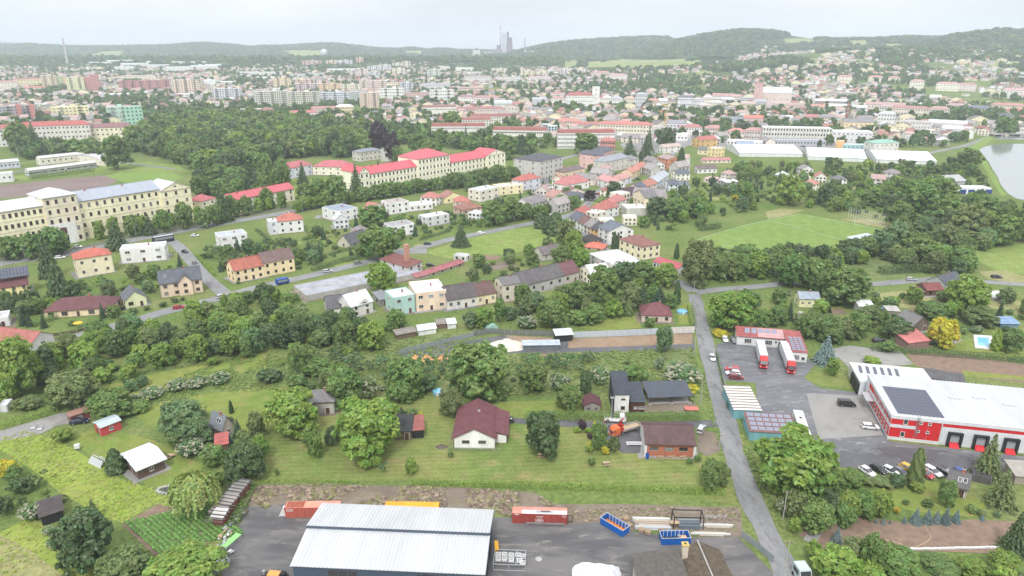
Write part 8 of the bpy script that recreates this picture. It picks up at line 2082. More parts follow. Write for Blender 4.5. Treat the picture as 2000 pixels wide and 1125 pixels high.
fill([(70,705),(230,658),(440,598),(545,582),(600,615),(640,634),(760,642),(900,634),(980,618),(1130,588),(1200,578),(1330,582),(1330,612),(1240,612),(1150,640),(985,640),(800,644),(690,672),(560,692),(480,704),(300,735),(180,752),(70,770)],6.5,'RRRRORSS',5,8.8,'mmbbogd')
fill([(560,640),(640,628),(700,650),(690,675),(560,692)],5,'RRO',7,9,'md')
fill([(300,262),(340,242),(460,236),(560,246),(700,255),(745,280),(740,300),(700,312),(640,306),(560,312),(505,340),(450,352),(400,340),(330,312),(262,298),(250,280)],11.5,'RRRRRRO',13,20,'mmmddbo')
fill([(20,292),(60,286),(170,296),(250,296),(240,312),(120,312),(40,312)],11,'RRRC',9,15,'mmdo')
fill([(750,255),(850,268),(1010,280),(1060,300),(1000,312),(880,290),(780,285)],13,'RRRRC',10,16,'mmd')
fill([(390,352),(520,345),(560,360),(500,385),(420,395),(380,385)],11,'RRRC',9,15,'mmd')
fill([(60,575),(160,560),(330,520),(470,470),(560,470),(700,440),(900,412),(1030,385),(1060,425),(880,452),(700,500),(590,528),(440,560),(320,600),(120,645),(0,682),(-30,600)],6.6,'RSSSRSFSCPS',3.8,7.5,'mmdbog')
fill([(910,370),(1130,330),(1240,310),(1300,300),(1330,330),(1200,390),(1120,415),(1030,425),(940,400)],10,'RSSSCS',3.5,7,'mmdbo')
fill([(960,510),(1080,480),(1120,500),(1140,545),(1000,560),(900,545),(860,520)],8,'RSSSFR',3.8,7,'mmbdo')
fill([(1210,395),(1260,380),(1350,360),(1330,420),(1290,450),(1230,445)],9,'RRSSC',4,8,'mdbo')
fill([(1350,365),(1440,325),(1700,330),(1830,325),(1890,312),(1915,345),(1945,405),(1990,470),(1890,480),(1790,440),(1650,418),(1520,400),(1400,430),(1320,460),(1280,440),(1300,400)],9.5,'RRSRSSSCPR',4,9.5,'mmbbdog')
fill([(1760,445),(1860,405),(1960,415),(2050,435),(2050,465),(1910,492),(1880,520),(1800,510),(1740,490)],9,'RRRRO',7,12,'mmbdog')
fill([(1345,530),(1400,505),(1560,508),(1650,508),(1740,485),(1770,500),(1720,512),(1650,522),(1560,558),(1420,556),(1350,552)],7.5,'RRRRS',6.5,10,'mmbd')
fill([(1740,500),(1880,500),(1900,535),(1800,540),(1740,520)],8,'RRRS',6,10,'mdog')
fill([(1400,585),(1560,575),(1850,570),(2040,572),(2040,690),(1960,650),(1850,660),(1760,655),(1650,678),(1590,660),(1560,640),(1440,640),(1400,640)],8.0,'RRRSSSCFP',4.0,8.0,'mmdbog')
fill([(0,905),(60,930),(150,1000),(210,1060),(130,1090),(60,1030),(0,1000)],4.0,'SSSFP',2.5,5.5,'mbdo')
fill([(330,860),(400,800),(470,830),(500,900),(470,960),(420,960),(340,900)],4.5,'RSSSP',3.5,6,'mbdog')
fill([(1570,985),(1700,972),(1800,975),(1900,985),(2000,1004),(1990,1015),(1760,1015),(1620,1005)],4.6,'SSSRPF',2.6,5.5,'mbdo')
fill([(1590,1085),(1800,1090),(2020,1090),(2020,1180),(1640,1180)],4.2,'RSSSSP',3,6.5,'mbbdo')
fill([(540,700),(620,690),(700,700),(860,740),(1100,745),(1180,760),(1100,775),(960,775),(860,780),(760,782),(640,790),(560,750)],8,'SSRSPFP',3.2,6,'mbgdo')
fill([(1180,700),(1350,700),(1365,745),(1250,750),(1190,740)],11,'SSFP',3,5.5,'mgo')
fill([(170,775),(300,745),(330,770),(250,800),(180,810)],4.5,'SSFR',3,5.5,'mgdo')
from mathutils import noise as mnoise
def thin(f,cut):return lambda x,y:mnoise.noise((x*f,y*f,3.7))<cut
TOWN=[(-60,135),(430,132),(800,125),(1090,135),(1200,150),(1480,150),(2060,150),(2060,262),(1940,262),(1880,290),(1480,292),(1320,275),(1200,290),(1000,290),(760,285),(560,240),(300,240),(-60,262)]
HOUSES=[]
def mass_houses(poly,spacing,cut,f=.004):
 pw=[(p.x,p.y)for p in(GT(*q)for q in poly)]
 y=min(p[1]for p in pw)
 while y<max(p[1]for p in pw):
  x=min(p[0]for p in pw)
  while x<max(p[0]for p in pw):
   a,b=x+rnd.uniform(-.35,.35)*spacing,y+rnd.uniform(-.35,.35)*spacing;x+=spacing
   if inside(pw,a,b)and mnoise.noise((a*f,b*f,9.1))>cut and not blocked(a,b,6):
    HOUSES.append((a,b,HT(a,b)-.4));OCC.append((a,b,6))
  y+=spacing
mass_houses(TOWN,25,-.14)
mass_houses([(1150,150),(1200,140),(1420,128),(1480,96),(1640,86),(1900,100),(2060,110),(2060,150),(1480,150)],34,-.05)
mass_houses([(1040,395),(1130,345),(1240,320),(1340,310),(1330,350),(1270,400),(1230,450),(1200,470),(1150,440),(1100,420)],14,-.6)
fill(TOWN,17,'RRRRO',7,13,'mmdg',mask=thin(.007,-.16),r=.30)
HILL=[(1130,150),(1180,140),(1420,128),(1560,112),(1700,95),(1900,100),(2060,110),(2060,150),(1480,150),(1200,150)]
fill(HILL,19,'RRR',9,16,'mmdg',mask=thin(.005,-.12),r=.5)
fill([(-60,118),(560,118),(820,112),(1090,112),(1100,134),(800,124),(430,131),(-60,134)],30,'RRR',16,26,'mdg',mask=thin(.002,-.25),r=.3)
# ---------------------------------------------------------------- hedges: one thing each, clipped leaf walls
def hedge(pts,w,h,label,tint='m',n_per=70,leaf=.24,lumpy=.12,name='hedge'):
 P=smooth_line([G(*q)for q in pts],1.0)
 o=P[0]
 C,N_,V=[],[],[]
 for i in range(len(P)-1):
  a,b=P[i],P[i+1];d=(b-a);l=d.length
  if l<.01:continue
  n=Vector((-d.y,d.x,0)).normalized()
  k=int(n_per*l*(w+2*h)/4.0)+1
  lw=w*(1+rnd.uniform(-lumpy,lumpy));lh=h*(1+rnd.uniform(-lumpy,lumpy))
  t=nrg.uniform(0,1,k);s=nrg.uniform(0,w+2*h,k)
  side=np.where(s<h,-lw/2,np.where(s<h+w,s-h-w/2,lw/2));z=np.where(s<h,s*lh/h,np.where(s<h+w,lh,(w+2*h-s)*lh/h))
  C.append(np.stack([a.x+d.x*t+n.x*side,a.y+d.y*t+n.y*side,z],1)-np.array([o.x,o.y,0])+nrg.normal(size=(k,3))*.07)
  nx=np.where(s<h,-1.,np.where(s<h+w,0.,1.));nz=np.where((s>=h)&(s<h+w),1.,.35)
  N_.append(np.stack([n.x*nx,n.y*nx,nz],1)+nrg.normal(size=(k,3))*.35)
  V.append(np.clip(np.full(k,rnd.uniform(.35,.65))+nrg.normal(size=k)*.13,0,1))
 C=np.concatenate(C)
 me=quads_mesh(name,C,np.concatenate(N_),leaf*nrg.uniform(.7,1.3,len(C)),np.concatenate(V),nrg.uniform(.2,.8,len(C)),LEAF)
 obj(name,me,None,(o.x,o.y,0),0,None,label,'hedge','hedges between the plots',TINT[tint])
hedge([(1026,818),(1120,818),(1250,820),(1368,818)],2.2,2.0,'long clipped hedge along the drive below the narrow white house','m',90)
hedge([(505,942),(620,941),(700,944)],.8,.5,'thin low line of weeds at the left end of the lawn edge','b',60)
hedge([(800,946),(1000,950),(1200,956),(1370,962),(1418,965)],1.6,1.1,'long low hedge along the lower edge of the big lawn','b',90)
hedge([(0,838),(60,820),(112,803)],3.0,1.8,'broad yellow-green hedge above the gravel drive at the left edge','b',60)
hedge([(1700,684),(1780,690),(1870,697),(1965,704)],2.0,2.0,'dark clipped hedge along the ploughed field','d',70)
hedge([(1967,705),(2040,712)],1.6,1.8,'blue-green screened hedge at the right end of the ploughed field','c',70)
hedge([(1347,600),(1352,632),(1356,640)],2.0,2.2,'tall bright hedge between the dark red-roofed cottage and the lane','b',70)
hedge([(58,350),(100,345),(170,337),(182,335)],3.0,3.2,'tall rough hedge in front of the glazed camp shed','m',22,.5)
hedge([(1716,535),(1760,533),(1800,530)],3,3.2,'thick dark hedge in the meadow by the lake road','d',30,.45)
hedge([(610,530),(660,515),(700,505)],2,2,'dark clipped hedge along the residential street','d',30,.4)
hedge([(1060,415),(1090,408),(1110,400)],2,1.8,'clipped hedge behind the white street wall','m',30,.4)
hedge([(1365,451),(1395,447),(1406,444)],2.5,3,'dark conifer hedge beside the football pitch','d',30,.45)
hedge([(215,742),(300,725),(400,712),(470,700)],1.2,.7,'low scrubby strip along the foot of the dense trees','o',30,.3)
hedge([(62,640),(110,622)],2.4,2.2,'rounded hedge left of the maroon-roofed bungalow','m',40,.35)
hedge([(490,955),(470,1000),(455,1030)],2.2,1.3,'ragged green strip between the garden sheds and the yard','m',50,.3)
hedge([(1400,692),(1412,750),(1430,806)],.7,.9,'ragged green strip along the teal-garage side of the lane','b',40,.25)
def auto_hedge(pts,w=1.3,h=1.5,tint='m'):
 hedge(pts,w,h,None,tint,26,.42);o=COL.objects[-1];AUTO.append((o,'clipped garden hedge',(pts[0][0]+pts[-1][0])/2,(pts[0][1]+pts[-1][1])/2))
for q in[[(590,470),(640,455)],[(640,500),(690,486)],[(735,480),(770,500)],[(600,450),(612,480)],[(820,470),(880,452)],[(905,440),(960,428)],[(385,500),(420,540)],[(440,500),(520,480)],[(500,450),(540,480)],[(240,560),(300,545)],[(120,600),(180,590)],[(1340,400),(1420,395)],[(1450,380),(1530,372)],[(1560,372),(1640,366)],[(1660,380),(1750,376)],[(1240,440),(1290,432)],[(1560,625),(1640,628)],[(1700,650),(1770,655)],[(1830,640),(1900,648)],[(1900,610),(1980,612)],[(1040,395),(1090,380)],[(1860,455),(1930,450)]]:auto_hedge(q,tint=rnd.choice('mdb'))
# ================================================================ fences, poles, pools and garden things
def fence(pts,h,step,label,m,name='panel_fence',piece='panel',pm=None,gap=.04,th=.05,slats=0):
 P=[G(*q)for q in pts];t=thing(name,label,'fence',P[0]);pm=pm or CHROME;o=P[0]
 post=MB().box(-.06,.06,-.06,.06,0,h+.1,pm).mesh('post')
 for a,b in zip(P[:-1],P[1:]):
  L_=(b-a).length;n=max(1,round(L_/step));yaw=math.atan2(b.y-a.y,b.x-a.x);w=L_/n
  key='%s_%.2f_%.2f_%s'%(piece,w,h,m.name)
  me=bpy.data.meshes.get(key)
  if not me:
   q=MB()
   if slats:
    for k in range(slats):q.box(gap+k*(w-gap)/slats,gap+(k+.75)*(w-gap)/slats,-.02,.02,.05,h,m)
    q.box(gap,w-gap,.02,.05,h*.25,h*.32,m);q.box(gap,w-gap,.02,.05,h*.75,h*.82,m)
   else:q.box(gap,w-gap,-th,th,.05,h,m)
   me=q.mesh(key)
  for i in range(n):
   p=a+(b-a)*(i/n)-o
   obj(piece,me,t,p,yaw);obj('post',post,t,(p.x,p.y,0),yaw)
 return t
GP=cmat((150,158,164),'metal');WPN=cmat((196,206,214),'metal')
fence([(782,692),(850,676),(925,658)],2.0,2.6,'grey slatted panel fence rising to the right above the orange heaps',GP,slats=7)
fence([(925,657),(960,651),(985,654),(1085,657)],2.2,2.6,'darker grey board fence behind the sand heap',cmat((118,122,124),'x'),slats=8)
fence([(1120,660),(1200,657),(1285,653)],2.4,2.9,'pale metal panel fence above the bare orange soil',WPN)
fence([(1308,652),(1356,650)],2.6,2.6,'solid white concrete panel fence between the cottage and the lane',cmat((206,200,194),'wall'))
fence([(1398,690),(1404,720),(1412,750),(1420,800)],1.6,2.2,'green wire fence between the lane and the lorry yard',cmat((96,124,112),'x'),'wire_fence',slats=10)
fence([(1448,1050),(1478,1072),(1510,1100)],1.8,2.4,'grey wire gate fence where the yard meets the lane',GP,'wire_fence',slats=9)
fence([(225,612),(246,604)],1.6,2.4,'black gate panels by the bungalow drive',BLACKP,'gate_fence')
fence([(84,660),(150,650),(205,632)],1.2,2.6,'low dark garden fence in front of the maroon-roofed bungalow',cmat((86,74,66),'x'),'garden_fence',pm=cmat((206,180,150),'wall'),slats=8)
fence([(1065,424),(1100,412),(1120,402)],1.3,3,'white street wall with pillars above the village street',cmat((214,208,196),'wall'),'street_wall')
t=Hs((1086,668),(1118,666),14,4,'shed',.5,(150,154,160),(206,214,220),1,0,0,'small open site shelter with pale roof in the panel fence','the site shelter',cat='shelter',name='site_shelter',chim=0,h=2.6,wallm=DARK)
Hs((1022,684),(1092,683),7,3,'shed',.3,(110,116,124),(176,190,204),1,0,0,'long low store with pale blue-grey roof beside the sand heap','the long low store',cat='store',name='low_store',chim=0,h=1.9)
def heap(px,py,w,h,m,label,name='heap'):
 p=G(px,py);b=MB();n,k=18,6;vs=[(0,0,h)]
 for j in range(1,k+1):
  for i in range(n):
   a=6.283*i/n;r=w/2*j/k*rnd.uniform(.88,1.1)
   vs.append((r*math.cos(a),r*.75*math.sin(a),max(-.02,h*(1-j/k)**1.1*rnd.uniform(.8,1.15))))
 fs=[(0,1+i,1+(i+1)%n)for i in range(n)]+[(1+(j-1)*n+i,1+j*n+i,1+j*n+(i+1)%n,1+(j-1)*n+(i+1)%n)for j in range(1,k)for i in range(n)]
 b.add(vs,fs,m);simple(name,b,label,'heap',p)
SAND=mat('sand',lin((206,196,184)),.95,.12,.8,bump=.5,bscale=3)
heap(990,676,14,3.0,SAND,'pale sand heap beside the grey board fence')
for x,l in((812,'left'),(834,'middle'),(865,'right')):heap(x,702,4.6,1.8,mat('orange_clay',lin((206,150,104)),.95,.15,1),'%s one of three orange clay heaps below the slatted panel fence'%l)
heap(862,873,3.4,.9,mat('compost',lin((96,86,80)),.95,.3,3),'dark compost heap left of the maroon-roofed white house')
heap(225,836,2,.8,WHITEP,'white sack heap beside the bright red shed')
heap(1065,693,3,.6,PLOUGH,'small dark soil heap below the long low store')
def pole(px,pyb,pyt,label,name='utility_pole',m=None,arm=0,r=.14):
 p=G(px,pyb);h=zat(p,pyt);t=thing(name,label,'pole' if 'pole' in name else 'street lamp',p)
 add_part(t,'shaft',MB().tube((0,0,-.2),(0,0,h),r,m or CONCRETE,r*.65,8))
 if name=='utility_pole':
  add_part(t,'crossarm',MB().box(-.9,.9,-.06,.06,h-.5,h-.38,WOOD))
  for x in(-.8,0,.8):add_part(t,'insulator',MB().tube((x,0,h-.38),(x,0,h-.15),.06,WHITEP,.04,6))
 if arm:add_part(t,'lamp_arm',MB().tube((0,0,h),(arm,0,h+.25),.06,CHROME));add_part(t,'lamp_head',MB().box(arm-.1,arm+.6,-.14,.14,h+.18,h+.32,CHROME))
pole(1527,1150,1056,'concrete power pole at the foot of the lane')
pole(1529,1014,958,'slender power pole behind the pale bush at the lane bend')
pole(1404,880,848,'pole standing on the lane verge opposite the brick garage')
pole(1356,694,612,'tall pale pole beside the lane at the end of the white fence')
pole(1352,606,548,'pole at the junction of lane and lake road')
pole(1368,790,744,'thin pole between the carport and the lane')
for x,b,tt,l in[(592,418,378,'left of the white cube house'),(672,402,362,'behind the white cube house'),(812,392,348,'behind the white double house'),(862,380,340,'behind the yellow gable house'),(936,362,318,'before the crimson right wing'),(58,540,480,'left of the cream orange-roofed house'),(270,482,440,'before the yellow barracks'),(492,436,400,'before the low crimson-roofed wing')]:
 pole(x,b,tt,'street lamp on the main road '+l,'street_lamp',CHROME,1.6,.1)
for x,b,tt,l in[(285,337,300,'floodlight pole on the sports lawn'),(300,322,298,'smaller floodlight pole at the wood edge'),(42,332,280,'pale lattice pole in the camp')]:pole(x,b,tt,l,'floodlight_pole',CHROME,0,.18)
def pool(px,py,w,label,deck=False):
 p=G(px,py);n=24;m=mat('pool_water',lin((120,186,220)),.08,.05,1,spec=.8)
 t=thing('swimming_pool',label,'pool',p);r=w/2
 add_part(t,'wall',MB().tube((0,0,0),(0,0,.9),r,cmat((150,190,216),'x'),r,n));add_part(t,'water',MB().tube((0,0,.9),(0,0,.93),r*.93,m,r*.93,n))
 add_part(t,'ladder',MB().box(-.25,.25,-r-.3,-r+.1,0,1.3,WHITEP))
pool(1332,611,4.2,'round blue pool beside the dark red-roofed cottage');pool(856,768,3.4,'round blue pool in the garden behind the big lawn');pool(852,556,5.0,'round pale pool behind the peach flat-roofed house');pool(1726,604,3.6,'oval blue pool cover behind the white box shed');pool(1921,634,2.2,'tiny blue paddling pool left of the blue shed')
def sunk_pool():
 c=[G(*q)for q in((1904,680),(1942,684),(1936,657),(1901,655))];o=sum(c,Vector())/4
 t=thing('garden_pool','rectangular garden pool with white paved surround near the right edge','pool',o);landmark('the rectangular pool',1921,668)
 q=[p-o for p in c];m=MATS['pool_water']
 add_part(t,'surround',MB().prism([(p.x,p.y)for p in q],'z',0,.3,cmat((206,204,206),'wall')));add_part(t,'water',MB().prism([(p.x*.62,p.y*.62)for p in q],'z',.3,.34,m))
sunk_pool()
def trampoline():
 p=G(351,796);t=thing('trampoline','black and blue netted trampoline on the left lawn','trampoline',p);r=2.0
 n=20;ring=[(r*math.cos(6.283*i/n),r*math.sin(6.283*i/n))for i in range(n)]
 add_part(t,'mat',MB().tube((0,0,.78),(0,0,.82),r*.82,BLACKP,r*.82,n))
 b=MB();b.add([(x*s,y*s,.84)for s in(.82,1.03)for x,y in ring],[(i,(i+1)%n,n+(i+1)%n,n+i)for i in range(n)],cmat((70,100,190),'x'));add_part(t,'pad',b)
 for i in range(6):
  x,y=ring[i*3];add_part(t,'post',MB().tube((x*1.03,y*1.03,0),(x*1.03,y*1.03,2.5),.05,BLACKP,n=6))
 b=MB()
 for k in range(6):
  for i in range(n):b.tube((*ring[i],1.0+k*.28),(*ring[(i+1)%n],1.0+k*.28),.014,BLACKP,n=3)
 for i in range(n):b.tube((*ring[i],.85),(*ring[i],2.45),.012,BLACKP,n=3)
 add_part(t,'net',b,kind='stuff')
trampoline()
def goal(px,py,yaw,label):
 p=G(px,py);t=thing('football_goal',label,'goal',p,yaw)
 for x in(-3.66,3.66):add_part(t,'upright',MB().tube((x,0,0),(x,0,2.44),.07,WHITEP));add_part(t,'stay',MB().tube((x,0,2.44),(x,1.8,0),.04,WHITEP))
 add_part(t,'crossbar',MB().tube((-3.66,0,2.44),(3.66,0,2.44),.07,WHITEP));add_part(t,'ground_bar',MB().tube((-3.66,1.8,.05),(3.66,1.8,.05),.04,WHITEP))
goal(1425,489,R(150),'white football goal at the near left corner of the pitch');goal(1681,441,R(-35),'white football goal at the far right end below the ball net')
def ballnet():
 a,b=G(1656,427),G(1725,442);d=b-a;L_=d.length;t=thing('ball_net','tall white ball-stop frame behind the far goal','ball net',a,math.atan2(d.y,d.x));landmark('the ball net',1690,422)
 h=zat(a,405)
 pm=MB().tube((0,0,0),(0,0,h),.07,WHITEP,n=6).mesh('net_post')
 for i in range(15):obj('net_post',pm,t,(i*L_/14,0,0))
 for k in range(6):add_part(t,'net_rail',MB().tube((0,0,h*(k+1)/6),(L_,0,h*(k+1)/6),.04,WHITEP,n=6))
ballnet()
def stand():
 c=[G(1650,482),G(1668,490),G(1710,482),G(1690,474)];o=sum(c,Vector())/4;t=thing('spectator_shelter','open spectator shelter with pale blue roof beside the pitch','shelter',o);landmark('the pitch shelter',1680,470)
 q=[p-o for p in c];add_part(t,'roof',MB().prism([(p.x,p.y)for p in q],'z',5.2,5.5,cmat((196,204,214),'metal')))
 for p in q:add_part(t,'post',MB().tube((p.x*.95,p.y*.95,0),(p.x*.95,p.y*.95,5.2),.14,WHITEP))
 for k in range(3):add_part(t,'bench_row',MB().box(-5,5,-1.2+k*1.1,-.6+k*1.1,0,.5+k*.4,CONCRETE))
stand()
simple('storage_tent',MB().prism([(-2,0),(2,0),(2,1.8),(0,2.8),(-2,1.8)],'y',-2,2,WHITEP),'small white storage tent left of the pitch shelter','tent',G(1624,494),R(10))
p=G(958,640);simple('polytunnel',MB().prism([(2.1*math.cos(math.pi*i/10),2.3*math.sin(math.pi*i/10))for i in range(11)],'y',-2.6,2.6,cmat((168,206,196),'x')),'small pale green polytunnel above the grey board fence','polytunnel',p,R(25))
def greenhouse():
 p=G(196,905);t=thing('greenhouse','low glass greenhouse frame left of the dark columnar yew','greenhouse',p,R(-30))
 gm=mat('greenhouse_glass',(.42,.45,.45),.2,.1,1,spec=.6)
 pane=MB().box(-.38,.38,-.02,0,.06,1.5,gm).mesh('pane')
 for i in range(6):
  for s,a in((-1,R(-40)),(1,R(40))):o=obj('pane',pane,t,(-2.2+i*.85,s*1.4,.5));o.rotation_euler=(a,0,0)
 for i in range(7):add_part(t,'rafter',MB().tube((-2.62+i*.85,-1.45,.45),(-2.62+i*.85,0,1.72),.045,WHITEP,n=4).tube((-2.62+i*.85,0,1.72),(-2.62+i*.85,1.45,.45),.045,WHITEP,n=4))
 add_part(t,'base',MB().box(-2.7,2.7,-1.5,-1.4,0,.5,WHITEP).box(-2.7,2.7,1.4,1.5,0,.5,WHITEP));add_part(t,'ridge',MB().tube((-2.7,0,1.74),(2.7,0,1.74),.05,WHITEP,n=5))
greenhouse()
for i,(x,y,c,n)in enumerate([(168,658,(226,200,60),'yellow'),(178,655,(110,190,110),'green'),(185,653,(190,192,196),'grey'),(193,650,(60,110,180),'blue')]):
 t=thing('recycling_container','%s recycling container on the verge below the maroon-roofed bungalow'%n,'recycling bin',G(x,y),R(20),'recycling containers')
 add_part(t,'body',MB().tube((0,0,.1),(0,0,1.5),.75,cmat(c,'x'),.85,12));add_part(t,'lid',MB().tube((0,0,1.5),(0,0,1.85),.85,cmat(c,'x'),.4,12));add_part(t,'slot',MB().box(-.3,.3,-.86,-.78,1.1,1.3,BLACKP));add_part(t,'base',MB().box(-.5,.5,-.5,.5,0,.1,BLACKP))
def parasol(px,py,label,c=(236,190,60)):
 t=thing('parasol',label,'parasol',G(px,py));add_part(t,'pole',MB().tube((0,0,0),(0,0,2.5),.04,CHROME));add_part(t,'canopy',MB().tube((0,0,2.0),(0,0,2.6),1.7,cmat(c,'x'),.05,10))
parasol(154,640,'open yellow parasol in the bungalow garden');parasol(760,574,'small yellow parasol behind the pale teal house')
def table(px,py,label,yaw=0):
 t=thing('picnic_bench',label,'bench',G(px,py),yaw,'garden benches');add_part(t,'top',MB().box(-.9,.9,-.4,.4,.7,.76,PALEWOOD))
 for y in(-.75,.75):add_part(t,'seat',MB().box(-.9,.9,y-.15,y+.15,.42,.47,PALEWOOD))
 for x in(-.7,.7):add_part(t,'leg',MB().box(x-.05,x+.05,-.8,.8,.3,.38,WOOD).box(x-.05,x+.05,-.3,-.2,0,.7,WOOD).box(x-.05,x+.05,.2,.3,0,.7,WOOD))
table(1184,908,'lone grey bench table on the big lawn',R(5));table(334,893,'wooden garden bench right of the white-roofed cabin',R(-30));table(1057,892,'dark bench at the foot of the round dark lawn tree')
p=G(152,878);simple('rain_tank',MB().box(-.6,.6,-.5,.5,.5,1.5,WHITEP).box(-.55,-.45,-.4,.4,0,.5,CHROME).box(.45,.55,-.4,.4,0,.5,CHROME),'white cube rain tank on legs in the left meadow edge','water tank',p,R(20))
for i,(x,y,l)in enumerate([(66,836,'white plank pile, left of two beside the gravel drive'),(79,838,'white plank pile, right of two beside the gravel drive')]):
 b=MB()
 for k in range(5):b.box(-.6,.6,-1.2+k*.5,-.8+k*.5,0,.3+.1*(k%3),WHITEP if k%2 else CHROME)
 simple('plank_pile',b,l,'plank pile',G(x,y),R(15),'plank piles by the drive')
p=G(328,958);b=MB()
for i in range(18):
 a=6.283*i/18;b.box(2.4*math.cos(a)-.35,2.4*math.cos(a)+.35,1.5*math.sin(a)-.3,1.5*math.sin(a)+.3,0,rnd.uniform(.25,.5),CONCRETE,a,(2.4*math.cos(a),1.5*math.sin(a)))
t=thing('garden_pond','stone-rimmed garden pond left of the willow','pond',p);add_part(t,'stone_rim',b,kind='stuff');add_part(t,'water',MB().tube((0,0,.03),(0,0,.1),1.5,GLASS,1.5,18))
def hose():
 P=smooth_line([G(*q)for q in[(1728,1054),(1740,1058),(1758,1062),(1775,1070),(1800,1064),(1818,1050),(1810,1036),(1806,1022)]],.8);b=MB()
 for a,c in zip(P[:-1],P[1:]):b.tube((a.x-P[0].x,a.y-P[0].y,.07),(c.x-P[0].x,c.y-P[0].y,.07),.09,PALEWOOD,n=5)
 simple('garden_hose',b,'pale hose winding over the brown vegetable soil','hose',P[0])
hose()
def stonewall():
 A,B=G(1655,1076),G(1965,1070);t=thing('stone_edging','row of white edging blocks below the brown vegetable plot','edging',A,math.atan2(B.y-A.y,B.x-A.x));n=46;w=(B-A).length/n
 me=MB().box(.04,w-.04,-.22,.22,0,.4,WHITEP).mesh('edging_block')
 for i in range(n):o=obj('block',me,t,(i*w,rnd.uniform(-.05,.05),rnd.uniform(-.08,.02)))
stonewall()
def bridge():
 A,B=GT(1935,266),GT(2080,264);d=B-A;L_=d.length;t=thing('road_bridge','low road bridge with pale railing over the lake inlet','bridge',(A.x,A.y,0),math.atan2(d.y,d.x));landmark('the lake bridge',1970,264)
 add_part(t,'deck',MB().box(0,L_,-5,5,2.2,3.4,CONCRETE))
 for y in(-4.9,4.9):add_part(t,'railing',MB().box(0,L_,y-.08,y+.08,4.3,4.5,WHITEP).box(0,L_,y-.06,y+.06,3.4,3.6,WHITEP))
 for k in range(4):add_part(t,'pier',MB().box(10+k*L_/4,12+k*L_/4,-4.5,4.5,-.5,2.2,CONCRETE))
bridge()
# ================================================================ trees become things; what is far or past the limit becomes stuff
KN={'R':('broadleaf tree','tree'),'O':('slim upright tree','tree'),'C':('conifer','tree'),'B':('blue spruce','tree'),'T':('narrow columnar tree','tree'),'W':('weeping willow','tree'),'P':('small fruit tree','tree'),'S':('shrub','shrub'),'F':('white-flowering shrub','shrub'),'Y':('yellow shrub','shrub')}
NM={'R':'broadleaf_tree','O':'slim_tree','C':'conifer','B':'blue_spruce','T':'columnar_tree','W':'weeping_willow','P':'fruit_tree','S':'shrub','F':'flowering_shrub','Y':'yellow_shrub'}
TW={'d':'dark green','m':'mid green','b':'bright green','o':'olive green','g':'grey-green','w':'pale','y':'golden yellow','l':'lime green','p':'purple-leaved','u':'silvery','c':'dark','t':'dark green'}
def seen(t):
 x,y,d=proj(t['p'])
 m=t['w']*F/d*.5
 return-m<x<2000+m and y-t['h']*F/d<1125+6 and y>60
vis=[t for t in TREES if seen(t)]
for t in vis:t['px'],t['py']=proj((t['p'].x,t['p'].y,t['p'].z+t['h']*.5))[:2]
vis.sort(key=lambda t:-t['size']*(1.5 if t['hand']else 1))
cap={'tree':294,'shrub':170};cnt={'tree':0,'shrub':0}
single,mass=[],[]
for t in vis:
 c=KN[t['kind']][1]
 if cnt[c]<cap[c]:cnt[c]+=1;single.append(t)
 else:mass.append(t)
def jitter(c,k=.2):
 f=1+rnd.uniform(-k,k)
 return tuple(max(.004,v*f*(1+rnd.uniform(-.055,.055)))for v in c)
for i,t in enumerate(single):
 k=t['kind'];far=t['p'].length>330
 pool=CROWN['r' if(k=='R' and far)else k]
 col=jitter(TINT[t['tint']],.07 if t['hand']else.2)
 root=thing(NM[k],None,KN[k][1],t['p'],rnd.uniform(0,6.28),'trees of the valley' if KN[k][1]=='tree' else 'shrubs of the gardens',(t['w'],t['w'],t['h']))
 if k=='Y':col=jitter(TINT['y'],.1)
 obj('crown',rnd.choice(pool),root,color=col)
 obj('trunk',TRUNK['conifer' if k in 'CBT' else 'shrub' if k in 'SFY' else 't'],root)
 if k=='F':obj('blossom',rnd.choice(BLOSSOM),root,color=(.46,.45,.34))
 asp=t['h']/t['w'];szm=t['w']
 sz=('large ' if szm>9.5 else 'small ' if szm<4 else '')if k in 'ROCB' else('low ' if t['h']<1.8 else 'tall ' if t['h']>4 else '')if k in 'SFY' else ''
 tn='' if k in 'YF' else TW[t['tint']]+' '
 AUTO.append((root,(sz+tn+KN[k][0]).strip(),t['px'],t['py']))
